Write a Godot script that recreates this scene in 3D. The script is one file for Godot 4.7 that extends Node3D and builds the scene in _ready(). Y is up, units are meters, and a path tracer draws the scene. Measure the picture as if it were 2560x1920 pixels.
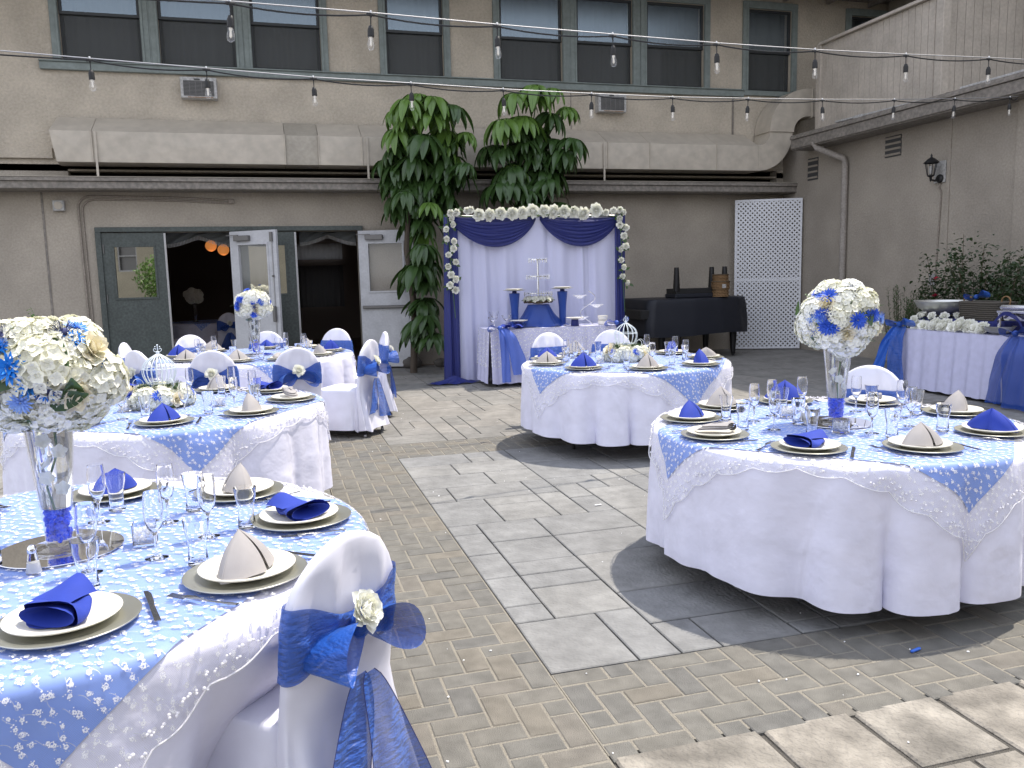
extends Node3D
# A courtyard set for a wedding reception: round tables, covered chairs, a draped backdrop and the stucco building behind.

class M:
	var v := PackedVector3Array()
	var n := PackedVector3Array()
	var t := PackedVector2Array()
	var i := PackedInt32Array()

	func tri(a: int, b: int, c: int) -> void:
		i.append(a); i.append(c); i.append(b)

	# f(u, v) -> Vector3 on a grid; du x dv points outwards, or inwards with flip
	func grid(nu: int, nv: int, f: Callable, flip := false, wrap_u := false, wrap_v := false) -> void:
		var base := v.size()
		var w := nv + 1
		var p := PackedVector3Array()
		for a in nu + 1:
			for b in w:
				p.append(f.call(float(a) / nu, float(b) / nv))
		for a in nu + 1:
			for b in w:
				var a0 := a - 1 if a > 0 else (nu - 1 if wrap_u else 0)
				var a1 := a + 1 if a < nu else (1 if wrap_u else nu)
				var b0 := b - 1 if b > 0 else (nv - 1 if wrap_v else 0)
				var b1 := b + 1 if b < nv else (1 if wrap_v else nv)
				var du := p[a1 * w + b] - p[a0 * w + b]
				var dv := p[a * w + b1] - p[a * w + b0]
				var c := du.cross(dv)
				if c.length_squared() < 1e-16:
					var bb := b + 1 if b < nv else b - 1
					c = (p[a1 * w + bb] - p[a0 * w + bb]).cross(dv)
					if c.length_squared() < 1e-16:
						var aa := a + 1 if a < nu else a - 1
						c = du.cross(p[aa * w + b1] - p[aa * w + b0])
				c = c.normalized() if c.length_squared() > 1e-20 else Vector3.UP
				v.append(p[a * w + b])
				n.append(-c if flip else c)
				t.append(Vector2(float(a) / nu, float(b) / nv))
		for a in nu:
			for b in nv:
				var q := base + a * w + b
				if flip:
					tri(q, q + 1, q + w)
					tri(q + 1, q + w + 1, q + w)
				else:
					tri(q, q + w, q + 1)
					tri(q + 1, q + w, q + w + 1)

	func face(pts: Array) -> void:  # flat convex polygon, counter-clockwise seen from outside
		var base := v.size()
		var nn: Vector3 = (pts[1] - pts[0]).cross(pts[2] - pts[0]).normalized()
		var ax: Vector3 = (pts[1] - pts[0]).normalized()
		var ay := nn.cross(ax)
		for q: Vector3 in pts:
			v.append(q); n.append(nn)
			var d: Vector3 = q - pts[0]
			t.append(Vector2(d.dot(ax), d.dot(ay)))
		for k in pts.size() - 2:
			tri(base, base + k + 1, base + k + 2)

	func box(c: Vector3, s: Vector3, b := Basis(), bev := 0.0) -> void:
		var h := s / 2
		for ax in 3:
			for sg in [-1.0, 1.0]:
				var u := Vector3(); var w := Vector3(); var d := Vector3()
				d[ax] = sg; u[(ax + 1) % 3] = 1; w[(ax + 2) % 3] = 1
				var o := c + b * (d * h[ax])
				var uu := b * (u * (h[(ax + 1) % 3] - bev)); var ww := b * (w * (h[(ax + 2) % 3] - bev))
				var l := [o - uu - ww, o + uu - ww, o + uu + ww, o - uu + ww]
				if sg < 0: l.reverse()
				face(l)
		if bev <= 0: return
		for ax in 3:
			var e1 := Vector3(); var e2 := Vector3(); var e3 := Vector3()
			e1[ax] = 1; e2[(ax + 1) % 3] = 1; e3[(ax + 2) % 3] = 1
			for s2 in [-1.0, 1.0]:
				for s3 in [-1.0, 1.0]:
					var A = c + b * (e2 * s2 * h[(ax + 1) % 3] + e3 * s3 * (h[(ax + 2) % 3] - bev))
					var B = c + b * (e2 * s2 * (h[(ax + 1) % 3] - bev) + e3 * s3 * h[(ax + 2) % 3])
					var L := b * (e1 * (h[ax] - bev))
					var l := [A - L, A + L, B + L, B - L]
					if s2 * s3 < 0: l.reverse()
					l.reverse()
					var nn: Vector3 = (l[1] - l[0]).cross(l[2] - l[0])
					if nn.dot(A + B - c * 2) < 0: l.reverse()
					face(l)
		for s1 in [-1.0, 1.0]:
			for s2 in [-1.0, 1.0]:
				for s3 in [-1.0, 1.0]:
					var q := Vector3(s1, s2, s3)
					var l := []
					for ax in 3:
						var e := h - Vector3.ONE * bev
						e[ax] = h[ax]
						l.append(c + b * (q * e))
					if s1 * s2 * s3 < 0: l.reverse()
					face(l)

	func lathe(prof: PackedVector2Array, seg: int, o := Vector3(), b := Basis()) -> void:  # (radius, height) pairs, upwards on the outside
		# repeat corner points to keep edges crisp
		var P := prof
		var k := P.size() - 1
		grid(seg, k, func(u: float, w: float) -> Vector3:
			var q := P[roundi(w * k)]
			return o + b * Vector3(cos(u * TAU) * q.x, q.y, -sin(u * TAU) * q.x), false, true)

	func tube(pts: PackedVector3Array, r: float, seg := 6, r2 := -1.0, closed := false) -> void:
		var k := pts.size() - 1
		var re := r if r2 < 0 else r2
		var P := pts
		var rights := PackedVector3Array()
		var ups := PackedVector3Array()
		var last := Vector3()
		for a in k + 1:
			var d := (P[mini(a + 1, k)] - P[maxi(a - 1, 0)])
			if closed and (a == 0 or a == k): d = P[1] - P[k - 1]
			d = d.normalized()
			var ref := last if last != Vector3() else (Vector3.UP if absf(d.y) < 0.9 else Vector3.RIGHT)
			var rt := (ref - d * ref.dot(d)).normalized()
			last = rt
			rights.append(rt); ups.append(d.cross(rt))
		grid(k, seg, func(u: float, w: float) -> Vector3:
			var a := roundi(u * k)
			var ang := w * TAU
			return P[a] + (rights[a] * cos(ang) + ups[a] * sin(ang)) * lerpf(r, re, u), true, false, true)
		if not closed:
			for e in 2:
				var a := 0 if e == 0 else k
				var l := []
				for s in seg:
					var ang := s * TAU / seg
					l.append(P[a] + (rights[a] * cos(ang) + ups[a] * sin(ang)) * (r if e == 0 else re))
				if e == 0: l.reverse()
				face(l)

	func prism(poly: PackedVector2Array, depth: float, xf := Transform3D()) -> void:  # outline in xy, pushed out along +z
		var q := poly
		if Geometry2D.is_polygon_clockwise(q): q.reverse()
		var idx := Geometry2D.triangulate_polygon(q)
		for side in 2:
			var base := v.size()
			var z := depth if side == 1 else 0.0
			for p in q:
				v.append(xf * Vector3(p.x, p.y, z)); n.append((xf.basis * Vector3(0, 0, 1 if side == 1 else -1)).normalized()); t.append(p)
			for k in idx.size() / 3:
				var a := base + idx[k * 3]; var b := base + idx[k * 3 + 1]; var c := base + idx[k * 3 + 2]
				var nn := (v[b] - v[a]).cross(v[c] - v[a])
				if nn.dot(n[a]) > 0: tri(a, b, c)
				else: tri(a, c, b)
		for k in q.size():
			var a := q[k]; var b := q[(k + 1) % q.size()]
			face([xf * Vector3(a.x, a.y, 0), xf * Vector3(b.x, b.y, 0), xf * Vector3(b.x, b.y, depth), xf * Vector3(a.x, a.y, depth)])

	func ball(c: Vector3, r: Vector3, seg := 10, rings := 6) -> void:
		grid(seg, rings, func(u: float, w: float) -> Vector3:
			var a := u * TAU; var e := (w - 0.5) * PI
			return c + Vector3(cos(a) * cos(e), sin(e), -sin(a) * cos(e)) * r, false, true)

	func add(o: M, xf: Transform3D) -> void:
		var base := v.size()
		var nb := xf.basis.inverse().transposed()
		for k in o.v.size():
			v.append(xf * o.v[k]); n.append((nb * o.n[k]).normalized())
		t.append_array(o.t)
		for k in o.i: i.append(base + k)

	func mesh() -> ArrayMesh:
		var arr := []
		arr.resize(Mesh.ARRAY_MAX)
		arr[Mesh.ARRAY_VERTEX] = v; arr[Mesh.ARRAY_NORMAL] = n; arr[Mesh.ARRAY_TEX_UV] = t; arr[Mesh.ARRAY_INDEX] = i
		var m := ArrayMesh.new()
		m.add_surface_from_arrays(Mesh.PRIMITIVE_TRIANGLES, arr)
		return m

var taken := {}
var rng := RandomNumberGenerator.new()
var mats := {}

func numbered(called: String) -> String:
	if not taken.has(called):
		taken[called] = 0
		return called
	taken[called] += 1
	return "%s_%03d" % [called, taken[called]]

func tag(o: Node3D, label: String, category: String, group := "") -> Node3D:
	o.set_meta("label", label)
	o.set_meta("category", category)
	if group: o.set_meta("group", group)
	return o

func thing(called: String, label: String, category: String, at := Vector3.ZERO, turn := 0.0, group := "") -> Node3D:
	var o := Node3D.new()
	o.name = numbered(called)
	add_child(o)
	o.position = at
	o.rotation.y = turn
	return tag(o, label, category, group)

func part(called: String, m: Variant, mt: Material, parent: Node, xf := Transform3D()) -> MeshInstance3D:
	var o := MeshInstance3D.new()
	var k := 0
	var nm := called
	while parent.has_node(nm):
		k += 1
		nm = "%s_%03d" % [called, k]
	o.name = nm
	o.mesh = m.mesh() if m is M else m
	o.material_override = mt
	o.transform = xf
	parent.add_child(o)
	return o

# many like parts under one parent: the name number is given, so that no search is needed
func piece(called: String, k: int, m: Mesh, mt: Material, parent: Node, xf: Transform3D) -> MeshInstance3D:
	var o := MeshInstance3D.new()
	o.name = called if k == 0 else "%s_%03d" % [called, k]
	o.mesh = m
	o.material_override = mt
	o.transform = xf
	parent.add_child(o)
	return o

func whole(called: String, m: Variant, mt: Material, label: String, category: String, xf := Transform3D(), group := "") -> MeshInstance3D:
	var o := MeshInstance3D.new()
	o.name = numbered(called)
	o.mesh = m.mesh() if m is M else m
	o.material_override = mt
	o.transform = xf
	add_child(o)
	tag(o, label, category, group)
	return o

func struct(called: String, m: Variant, mt: Material) -> Node3D:
	var o: Node3D
	if m == null: o = Node3D.new()
	else:
		var q := MeshInstance3D.new()
		q.mesh = m.mesh() if m is M else m
		q.material_override = mt
		o = q
	o.name = numbered(called)
	o.set_meta("kind", "structure")
	add_child(o)
	return o

func dup(o: Node3D, base: String, label: String, at: Vector3, turn: float, group := "") -> Node3D:
	var c: Node3D = o.duplicate()
	c.name = numbered(base)
	add_child(c)
	c.position = at
	c.rotation = Vector3(0, turn, 0)
	c.set_meta("label", label)
	if group: c.set_meta("group", group)
	return c

func fan(name_: String, copies: Array, m: Mesh, mt: Material, parent: Node) -> MultiMeshInstance3D:
	var mm := MultiMesh.new()
	mm.transform_format = MultiMesh.TRANSFORM_3D
	mm.mesh = m
	mm.instance_count = copies.size()
	for k in copies.size(): mm.set_instance_transform(k, copies[k])
	var o := MultiMeshInstance3D.new()
	o.multimesh = mm
	o.material_override = mt
	o.name = name_
	o.set_meta("kind", "stuff")
	parent.add_child(o)
	return o

func T(p: Vector3, b := Basis()) -> Transform3D:
	return Transform3D(b, p)

func pv(l: Array) -> PackedVector2Array:
	return PackedVector2Array(l)

func p3(l: Array) -> PackedVector3Array:
	return PackedVector3Array(l)

# ---------- materials: colours are linear base colours ----------
func noise(sd: int, freq: float, lo: float, hi: float, oct := 4, size := 512, cell := false) -> NoiseTexture2D:
	var f := FastNoiseLite.new()
	f.seed = sd
	f.frequency = freq
	f.fractal_octaves = oct
	f.noise_type = FastNoiseLite.TYPE_CELLULAR if cell else FastNoiseLite.TYPE_SIMPLEX_SMOOTH
	var x := NoiseTexture2D.new()
	x.width = size; x.height = size
	x.seamless = true
	x.noise = f
	var g := Gradient.new()
	g.set_color(0, Color(lo, lo, lo)); g.set_color(1, Color(hi, hi, hi))
	x.color_ramp = g
	return x

func mat(c: Color, rough := 0.8, metal := 0.0) -> StandardMaterial3D:
	var m := StandardMaterial3D.new()
	var a := c.a
	m.albedo_color = c.linear_to_srgb()
	m.albedo_color.a = a
	m.roughness = rough
	m.metallic = metal
	if a < 1.0: m.transparency = BaseMaterial3D.TRANSPARENCY_ALPHA
	return m

func grain(m: StandardMaterial3D, tex: Texture2D, scale: float, bump: Texture2D = null, cm := 0.0, world := true) -> StandardMaterial3D:
	m.uv1_triplanar = true
	m.uv1_world_triplanar = world
	m.uv1_scale = Vector3.ONE * scale
	if tex: m.albedo_texture = tex
	if bump:
		m.heightmap_enabled = true
		m.heightmap_texture = bump
		m.heightmap_scale = cm
	return m

func worn(m: StandardMaterial3D, tex: Texture2D, scale: float) -> StandardMaterial3D:
	m.detail_enabled = true
	m.detail_blend_mode = BaseMaterial3D.BLEND_MODE_MUL
	m.detail_uv_layer = BaseMaterial3D.DETAIL_UV_2
	m.detail_albedo = tex
	m.uv2_triplanar = true
	m.uv2_world_triplanar = true
	m.uv2_scale = Vector3.ONE * scale
	return m

func glassy(a := 0.04, tint := Color(1, 1, 1)) -> StandardMaterial3D:
	var m := mat(Color(tint.r, tint.g, tint.b, a), 0.02)
	return m

func make_mats() -> void:
	var fine := noise(3, 0.05, 0.72, 1.0, 4)
	var soft := noise(4, 0.05, 0.90, 1.0, 4)
	var blotch := noise(5, 0.012, 0.88, 1.0, 5)
	var speck := noise(8, 0.22, 0.62, 1.0, 2)
	var bumpy := noise(11, 0.06, 0.0, 1.0, 5)
	var rough_b := noise(12, 0.16, 0.0, 1.0, 3)
	var cloth_w := noise(21, 0.02, 0.93, 1.0, 3)
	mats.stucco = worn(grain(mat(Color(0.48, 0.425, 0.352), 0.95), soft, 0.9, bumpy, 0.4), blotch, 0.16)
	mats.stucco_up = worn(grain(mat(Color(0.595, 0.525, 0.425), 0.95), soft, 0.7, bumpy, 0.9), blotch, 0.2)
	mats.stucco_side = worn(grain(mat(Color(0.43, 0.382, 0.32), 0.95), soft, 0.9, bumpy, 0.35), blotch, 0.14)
	mats.fascia = worn(grain(mat(Color(0.34, 0.305, 0.265), 0.7), fine, 0.5), blotch, 0.4)
	mats.duct = worn(grain(mat(Color(0.58, 0.52, 0.43), 0.55), noise(31, 0.01, 0.93, 1.0, 4), 0.3), noise(32, 0.02, 0.90, 1.0, 5), 0.45)
	mats.duct_dull = worn(grain(mat(Color(0.47, 0.425, 0.35), 0.6), soft, 0.5), blotch, 0.4)
	mats.trim = worn(grain(mat(Color(0.245, 0.285, 0.27), 0.6), soft, 0.5), blotch, 0.6)
	mats.sash = mat(Color(0.022, 0.025, 0.027), 0.5)
	mats.pane = glassy(0.05)
	mats.upper_pane = mat(Color(0.30, 0.37, 0.43, 0.45), 0.27, 1.0)
	mats.screen = mat(Color(0.05, 0.055, 0.055, 0.62), 0.7)
	mats.curtain = grain(mat(Color(0.13, 0.14, 0.14), 0.9), cloth_w, 1.0)
	mats.sheer = mat(Color(0.5, 0.5, 0.5), 0.9)
	mats.sheer.backlight_enabled = true
	mats.sheer.backlight = Color(0.8, 0.8, 0.8)
	mats.thick_sheer = mat(Color(0.12, 0.12, 0.12), 0.9)
	mats.thick_sheer.backlight_enabled = true
	mats.thick_sheer.backlight = Color(0.12, 0.12, 0.12)
	mats.sheer.backlight = Color(0.4, 0.4, 0.4)
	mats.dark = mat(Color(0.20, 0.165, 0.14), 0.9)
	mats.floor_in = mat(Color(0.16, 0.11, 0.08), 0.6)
	mats.door = worn(grain(mat(Color(0.105, 0.125, 0.115), 0.55), fine, 0.8), blotch, 0.5)
	mats.door_in = worn(grain(mat(Color(0.66, 0.665, 0.69), 0.5), soft, 0.8), blotch, 0.5)
	mats.alu = mat(Color(0.42, 0.42, 0.42), 0.4, 0.7)
	mats.closer = mat(Color(0.17, 0.165, 0.16), 0.45, 0.5)
	mats.black = mat(Color(0.012, 0.012, 0.013), 0.5)
	mats.black_metal = mat(Color(0.015, 0.015, 0.016), 0.4, 0.6)
	mats.white_paint = worn(grain(mat(Color(0.66, 0.65, 0.63), 0.5), fine, 0.8), blotch, 0.7)
	mats.vinyl = mat(Color(0.70, 0.71, 0.74), 0.5)
	mats.grille = mat(Color(0.06, 0.06, 0.06), 0.6)
	mats.film_glass = mat(Color(0.62, 0.62, 0.60), 0.015, 1.0)
	mats.lace_rust = mat(Color(0.25, 0.14, 0.07), 0.9)
	mats.conduit = worn(grain(mat(Color(0.42, 0.36, 0.30), 0.7), fine, 0.9), blotch, 0.5)
	mats.pipe_paint = worn(grain(mat(Color(0.50, 0.45, 0.40), 0.7), fine, 0.9), blotch, 0.5)
	mats.siding = worn(grain(mat(Color(0.56, 0.50, 0.425), 0.75), soft, 0.6), blotch, 0.3)
	mats.roof = grain(mat(Color(0.12, 0.115, 0.11), 0.95), speck, 0.8)
	mats.steel_wire = mat(Color(0.40, 0.40, 0.41), 0.45, 0.7)
	mats.wire = mat(Color(0.014, 0.014, 0.014), 0.6)
	mats.bulb = glassy(0.03)
	mats.bulb_in = mat(Color(0.8, 0.75, 0.65), 0.4)
	mats.white_clip = mat(Color(0.75, 0.75, 0.75), 0.5)
	# pavement
	mats.sand = grain(mat(Color(0.385, 0.352, 0.29), 1.0), speck, 1.5, rough_b, 0.5)
	mats.dirt = grain(mat(Color(0.13, 0.12, 0.105), 1.0), speck, 1.5, rough_b, 0.5)
	mats.earth = grain(mat(Color(0.10, 0.095, 0.085), 1.0), fine, 0.3)
	var pits := noise(41, 0.09, 0.0, 1.0, 5)
	var p43 := noise(43, 0.03, 0.82, 1.0, 5)
	var p45 := noise(45, 0.02, 0.86, 1.0, 6)
	var p46 := noise(46, 0.012, 0.84, 1.0, 5)
	var p47 := noise(47, 0.007, 0.60, 1.0, 7)
	var p48 := noise(48, 0.03, 0.84, 1.0, 5)
	mats.pavers = []
	for c in [Color(0.325, 0.312, 0.276), Color(0.314, 0.302, 0.270), Color(0.332, 0.315, 0.275), Color(0.300, 0.291, 0.264), Color(0.342, 0.316, 0.272), Color(0.356, 0.325, 0.270), Color(0.284, 0.277, 0.256), Color(0.320, 0.307, 0.272)]:
		mats.pavers.append(worn(grain(mat(c, 0.95), speck, 2.6, rough_b, 0.35), p43, 0.55))
	mats.stones = []
	for c in [Color(0.292, 0.292, 0.286), Color(0.280, 0.282, 0.280), Color(0.304, 0.302, 0.292), Color(0.270, 0.272, 0.270)]:
		mats.stones.append(worn(grain(mat(c, 0.85), p45, 0.8, pits, 0.45), p46, 0.35))
	mats.pale_stones = []
	for c in [Color(0.47, 0.43, 0.37), Color(0.43, 0.395, 0.34), Color(0.45, 0.415, 0.36)]:
		mats.pale_stones.append(worn(grain(mat(c, 0.95), p47, 0.9, pits, 0.8), p48, 0.7))
	mats.back_stones = []
	for c in [Color(0.30, 0.29, 0.27), Color(0.275, 0.268, 0.25), Color(0.32, 0.305, 0.28)]:
		mats.back_stones.append(worn(grain(mat(c, 0.9), p45, 0.8, pits, 0.45), p46, 0.3))
	# cloth
	mats.cloth = grain(mat(Color(0.76, 0.76, 0.90), 0.75), cloth_w, 0.6, noise(24, 0.014, 0, 1, 5), 1.0)
	mats.cloth.rim_enabled = true
	mats.cloth.rim = 0.25
	mats.chair_cloth = grain(mat(Color(0.78, 0.78, 0.885), 0.55), cloth_w, 0.6, noise(25, 0.012, 0, 1, 2), 1.2)
	mats.satin = grain(mat(Color(0.195, 0.325, 0.775), 0.5), cloth_w, 0.8)
	mats.satin.rim_enabled = true
	mats.satin.rim = 0.5
	mats.royal = grain(mat(Color(0.014, 0.042, 0.35), 0.8), cloth_w, 1.5, noise(26, 0.3, 0, 1, 2), 0.03)
	mats.silver_napkin = grain(mat(Color(0.37, 0.35, 0.345), 0.85), cloth_w, 1.5, noise(26, 0.3, 0, 1, 2), 0.03)
	mats.organza = mat(Color(0.011, 0.088, 0.44, 0.80), 0.42)
	mats.organza.rim_enabled = true
	mats.organza.rim = 0.6
	var crinkle := noise(61, 0.02, 0, 1, 4)
	grain(mats.organza, null, 1.0, crinkle, 1.2, false)
	mats.organza.uv1_scale = Vector3(1.6, 4.0, 1.6)
	mats.organza_pale = mat(Color(0.055, 0.13, 0.55, 0.84), 0.42)
	mats.organza_dark = mat(Color(0.009, 0.055, 0.32, 0.80), 0.42)
	mats.organza_dark.rim_enabled = true
	mats.organza_dark.rim = 0.5
	mats.vase_glass = glassy(0.012)
	mats.navy = mat(Color(0.011, 0.019, 0.15, 0.93), 0.6)
	mats.backdrop = mat(Color(0.64, 0.655, 0.86), 0.85)
	mats.backdrop.backlight_enabled = true
	mats.backdrop.backlight = Color(0.55, 0.55, 0.62)
	mats.skirt = grain(mat(Color(0.62, 0.625, 0.84), 0.8), cloth_w, 0.8)
	mats.lace = mat(Color(0.92, 0.92, 0.95), 0.45)
	mats.lace.albedo_texture = lace_texture()
	mats.lace.transparency = BaseMaterial3D.TRANSPARENCY_ALPHA
	mats.lace_edge = mat(Color(0.88, 0.88, 0.92, 0.65), 0.45)
	mats.satin_print = mat(Color(0.03, 0.13, 0.55), 0.25)
	# tableware
	var ringed := Image.create(256, 8, false, Image.FORMAT_L8)
	for x in 256:
		for y in 8: ringed.set_pixel(x, y, Color.WHITE * (0.5 + 0.5 * sin(x * 0.9)))
	mats.charger = mat(Color(0.50, 0.50, 0.44), 0.34, 0.85)
	mats.plate = mat(Color(0.80, 0.77, 0.68), 0.22)
	mats.cutlery = mat(Color(0.30, 0.30, 0.31), 0.25, 1.0)
	mats.glass = mat(Color(1, 1, 1, 0.0), 0.01)
	mats.glass.transparency = BaseMaterial3D.TRANSPARENCY_ALPHA
	mats.glass.refraction_enabled = true
	mats.glass.refraction_scale = 0.05
	mats.thick_glass = mat(Color(0.95, 0.97, 0.98, 0.02), 0.02)
	mats.thick_glass.refraction_enabled = true
	mats.thick_glass.refraction_scale = 0.05
	mats.water = mat(Color(0.97, 0.99, 1.0, 0.02), 0.0)
	mats.water.refraction_enabled = true
	mats.water.refraction_scale = 0.033
	mats.gel = mat(Color(0.0, 0.09, 0.95), 0.15)
	mats.gel.backlight_enabled = true
	mats.gel.backlight = Color(0.1, 0.35, 1.0)
	mats.mirror = mat(Color(0.80, 0.80, 0.80), 0.02, 1.0)
	mats.salt = mat(Color(0.82, 0.82, 0.82), 0.9)
	mats.chrome = mat(Color(0.75, 0.75, 0.76), 0.15, 1.0)
	mats.crystal = glassy(0.25, Color(0.9, 0.92, 0.95))
	# flowers
	mats.ivory = mat(Color(0.86, 0.85, 0.76), 0.7)
	mats.cream = mat(Color(0.79, 0.715, 0.56), 0.7)
	mats.white_petal = mat(Color(0.92, 0.92, 0.90), 0.7)
	for k in ["ivory", "cream", "white_petal"]:
		mats[k].backlight_enabled = true
		mats[k].backlight = Color(0.55, 0.55, 0.42)
	mats.royal_petal = mat(Color(0.03, 0.105, 0.58), 0.6)
	mats.cyan_petal = mat(Color(0.005, 0.21, 0.72), 0.6)
	mats.pale_blue_petal = mat(Color(0.25, 0.40, 0.78), 0.6)
	mats.thistle = mat(Color(0.05, 0.06, 0.16), 0.8)
	mats.leaf = mat(Color(0.035, 0.075, 0.022), 0.45)
	mats.tree_leaf = mat(Color(0.038, 0.078, 0.021), 0.32)
	mats.young_leaf = mat(Color(0.098, 0.180, 0.034), 0.32)
	mats.rose_leaf = mat(Color(0.03, 0.05, 0.022), 0.55)
	mats.fern = mat(Color(0.045, 0.085, 0.03), 0.6)
	for k in ["leaf", "tree_leaf", "young_leaf", "rose_leaf", "fern"]:
		mats[k].backlight_enabled = true
		mats[k].backlight = Color(0.30, 0.45, 0.12) * 0.6
	mats.bark = grain(mat(Color(0.16, 0.125, 0.095), 0.9), speck, 2.0, rough_b, 1.0)
	mats.stem = mat(Color(0.06, 0.13, 0.03), 0.6)
	mats.pink = mat(Color(0.55, 0.03, 0.09), 0.6)
	mats.twig = mat(Color(0.09, 0.065, 0.04), 0.9)
	mats.wicker = grain(mat(Color(0.34, 0.20, 0.09), 0.8), speck, 3.0)
	mats.grey_wicker = grain(mat(Color(0.13, 0.115, 0.095), 0.85), speck, 3.0)
	mats.cover_black = mat(Color(0.010, 0.012, 0.020), 0.55)
	mats.cage = mat(Color(0.72, 0.78, 0.80), 0.35)
	mats.amber = mat(Color(0.75, 0.42, 0.18), 0.3)
	mats.rock = grain(mat(Color(0.20, 0.18, 0.16), 0.95), speck, 1.5, rough_b, 1.5)
	mats.blue_plastic = mat(Color(0.04, 0.16, 0.70), 0.35)
	mats.cream_wall = worn(grain(mat(Color(0.62, 0.55, 0.40), 0.95), fine, 0.9, bumpy, 1.0), blotch, 0.2)

# White vine embroidery on a fine net, drawn into the alpha of a square that repeats every 0.5 m.
func lace_texture() -> ImageTexture:
	var S := 512
	var a := PackedByteArray()
	a.resize(S * S)
	for y in S:
		for x in S:
			a[y * S + x] = 38 if (x % 5 == 0 or y % 5 == 0) else 9
	var r := RandomNumberGenerator.new()
	r.seed = 77
	var dot := func(px: float, py: float, rad: float, val: int) -> void:
		var k := ceili(rad)
		for dy in range(-k, k + 1):
			for dx in range(-k, k + 1):
				if dx * dx + dy * dy <= rad * rad:
					var q := posmod(int(py) + dy, S) * S + posmod(int(px) + dx, S)
					if a[q] < val: a[q] = val
	for row in 9:
		var y0 := row * S / 9.0 + 20
		var ph := r.randf() * TAU
		for k in 600:
			var x := k * S / 600.0
			if sin(k * 0.09 + ph) > 0.55: continue
			var y := y0 + sin(x * TAU / S * 3 + ph) * 11 + sin(x * TAU / S * 7 + ph * 2) * 5
			dot.call(x, y, 0.9, 215)
		for k in 15:
			var x := k * S / 15.0 + r.randf_range(-10, 10)
			var y := y0 + sin(x * TAU / S * 3 + ph) * 11 + sin(x * TAU / S * 7 + ph * 2) * 5
			var sg := -1.0 if k % 2 == 0 else 1.0
			var cx := x + r.randf_range(2, 10)
			var cy := y + sg * r.randf_range(5, 15)
			if k % 3 == 0:
				for s in 50:
					var w := s / 50.0
					var ang := w * 5.2
					dot.call(x + sin(ang) * 9 * (1 - w * 0.5), y + sg * (1 - cos(ang)) * 8, 1.1, 225)
			var rr := r.randf_range(3.6, 6.2)
			var tw := r.randf() * TAU
			for p in 5:
				var pa := tw + p * TAU / 5
				for s in 9:
					var sa := s * TAU / 9
					dot.call(cx + cos(pa) * rr + cos(sa) * rr * 0.42, cy + sin(pa) * rr + sin(sa) * rr * 0.42, 1.15, 222)
			for p in 9:
				dot.call(cx + r.randf_range(-15, 15), cy + r.randf_range(-11, 11), r.randf_range(0.9, 2.6), 240)
	var im := Image.create(S, S, false, Image.FORMAT_RGBA8)
	var raw := PackedByteArray()
	raw.resize(S * S * 4)
	raw.fill(255)
	for k in S * S: raw[k * 4 + 3] = a[k]
	im.set_data(S, S, false, Image.FORMAT_RGBA8, raw)
	return ImageTexture.create_from_image(im)

# ---------- ground ----------
var sized := {}

func paver_mesh(sx: float, sz: float, sy: float, bev: float) -> Mesh:
	var key := "%d_%d_%d" % [roundi(sx * 400), roundi(sz * 400), roundi(bev * 4000)]
	if not sized.has(key):
		var m := M.new()
		var h := Vector2(sx, sz) / 2
		var top := []
		var out := []
		for c: Vector2 in [Vector2(-1, 1), Vector2(1, 1), Vector2(1, -1), Vector2(-1, -1)]:
			top.append(Vector3(c.x * (h.x - bev), 0, c.y * (h.y - bev)))
			out.append(Vector3(c.x * h.x, -bev * 0.8, c.y * h.y))
		m.face(top)
		for k in 4:
			var j := (k + 1) % 4
			m.face([out[k], out[j], top[j], top[k]])
			m.face([out[k] + Vector3(0, -sy, 0), out[j] + Vector3(0, -sy, 0), out[j], out[k]])
		sized[key] = m.mesh()
	return sized[key]

# Rectangles laid as parts (the nearest of them), the rest joined into one
func lay(parent: Node3D, called: String, rects: Array, tones: Array, sy: float, bev: float, gap: float, most: int, eye: Vector2, wob: float) -> void:
	rects.sort_custom(func(a: Rect2, b: Rect2) -> bool: return a.get_center().distance_squared_to(eye) < b.get_center().distance_squared_to(eye))
	var rest := M.new()
	var tone := FastNoiseLite.new()
	tone.seed = 9
	tone.frequency = 1.1
	for k in rects.size():
		var r: Rect2 = rects[k]
		var c := r.get_center()
		var sx := r.size.x - gap
		var sz := r.size.y - gap
		if sx < 0.02 or sz < 0.02: continue
		var xf := T(Vector3(c.x, rng.randf_range(-wob, wob), c.y), Basis(Vector3.UP, rng.randf_range(-0.004, 0.004)) * Basis(Vector3(1, 0, 0), rng.randf_range(-1, 1) * wob * 1.5) * Basis(Vector3(0, 0, 1), rng.randf_range(-1, 1) * wob * 1.5))
		if k < most:
			piece(called, k, paver_mesh(sx, sz, sy, bev), tones[rng.randi() % tones.size()], parent, xf)
		else:
			var q := M.new()
			q.box(Vector3(0, -sy / 2, 0), Vector3(sx, sy, sz))
			rest.add(q, xf)
	if rest.v.size():
		part("joined_" + called, rest, tones[0], parent).set_meta("kind", "stuff")

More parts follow.
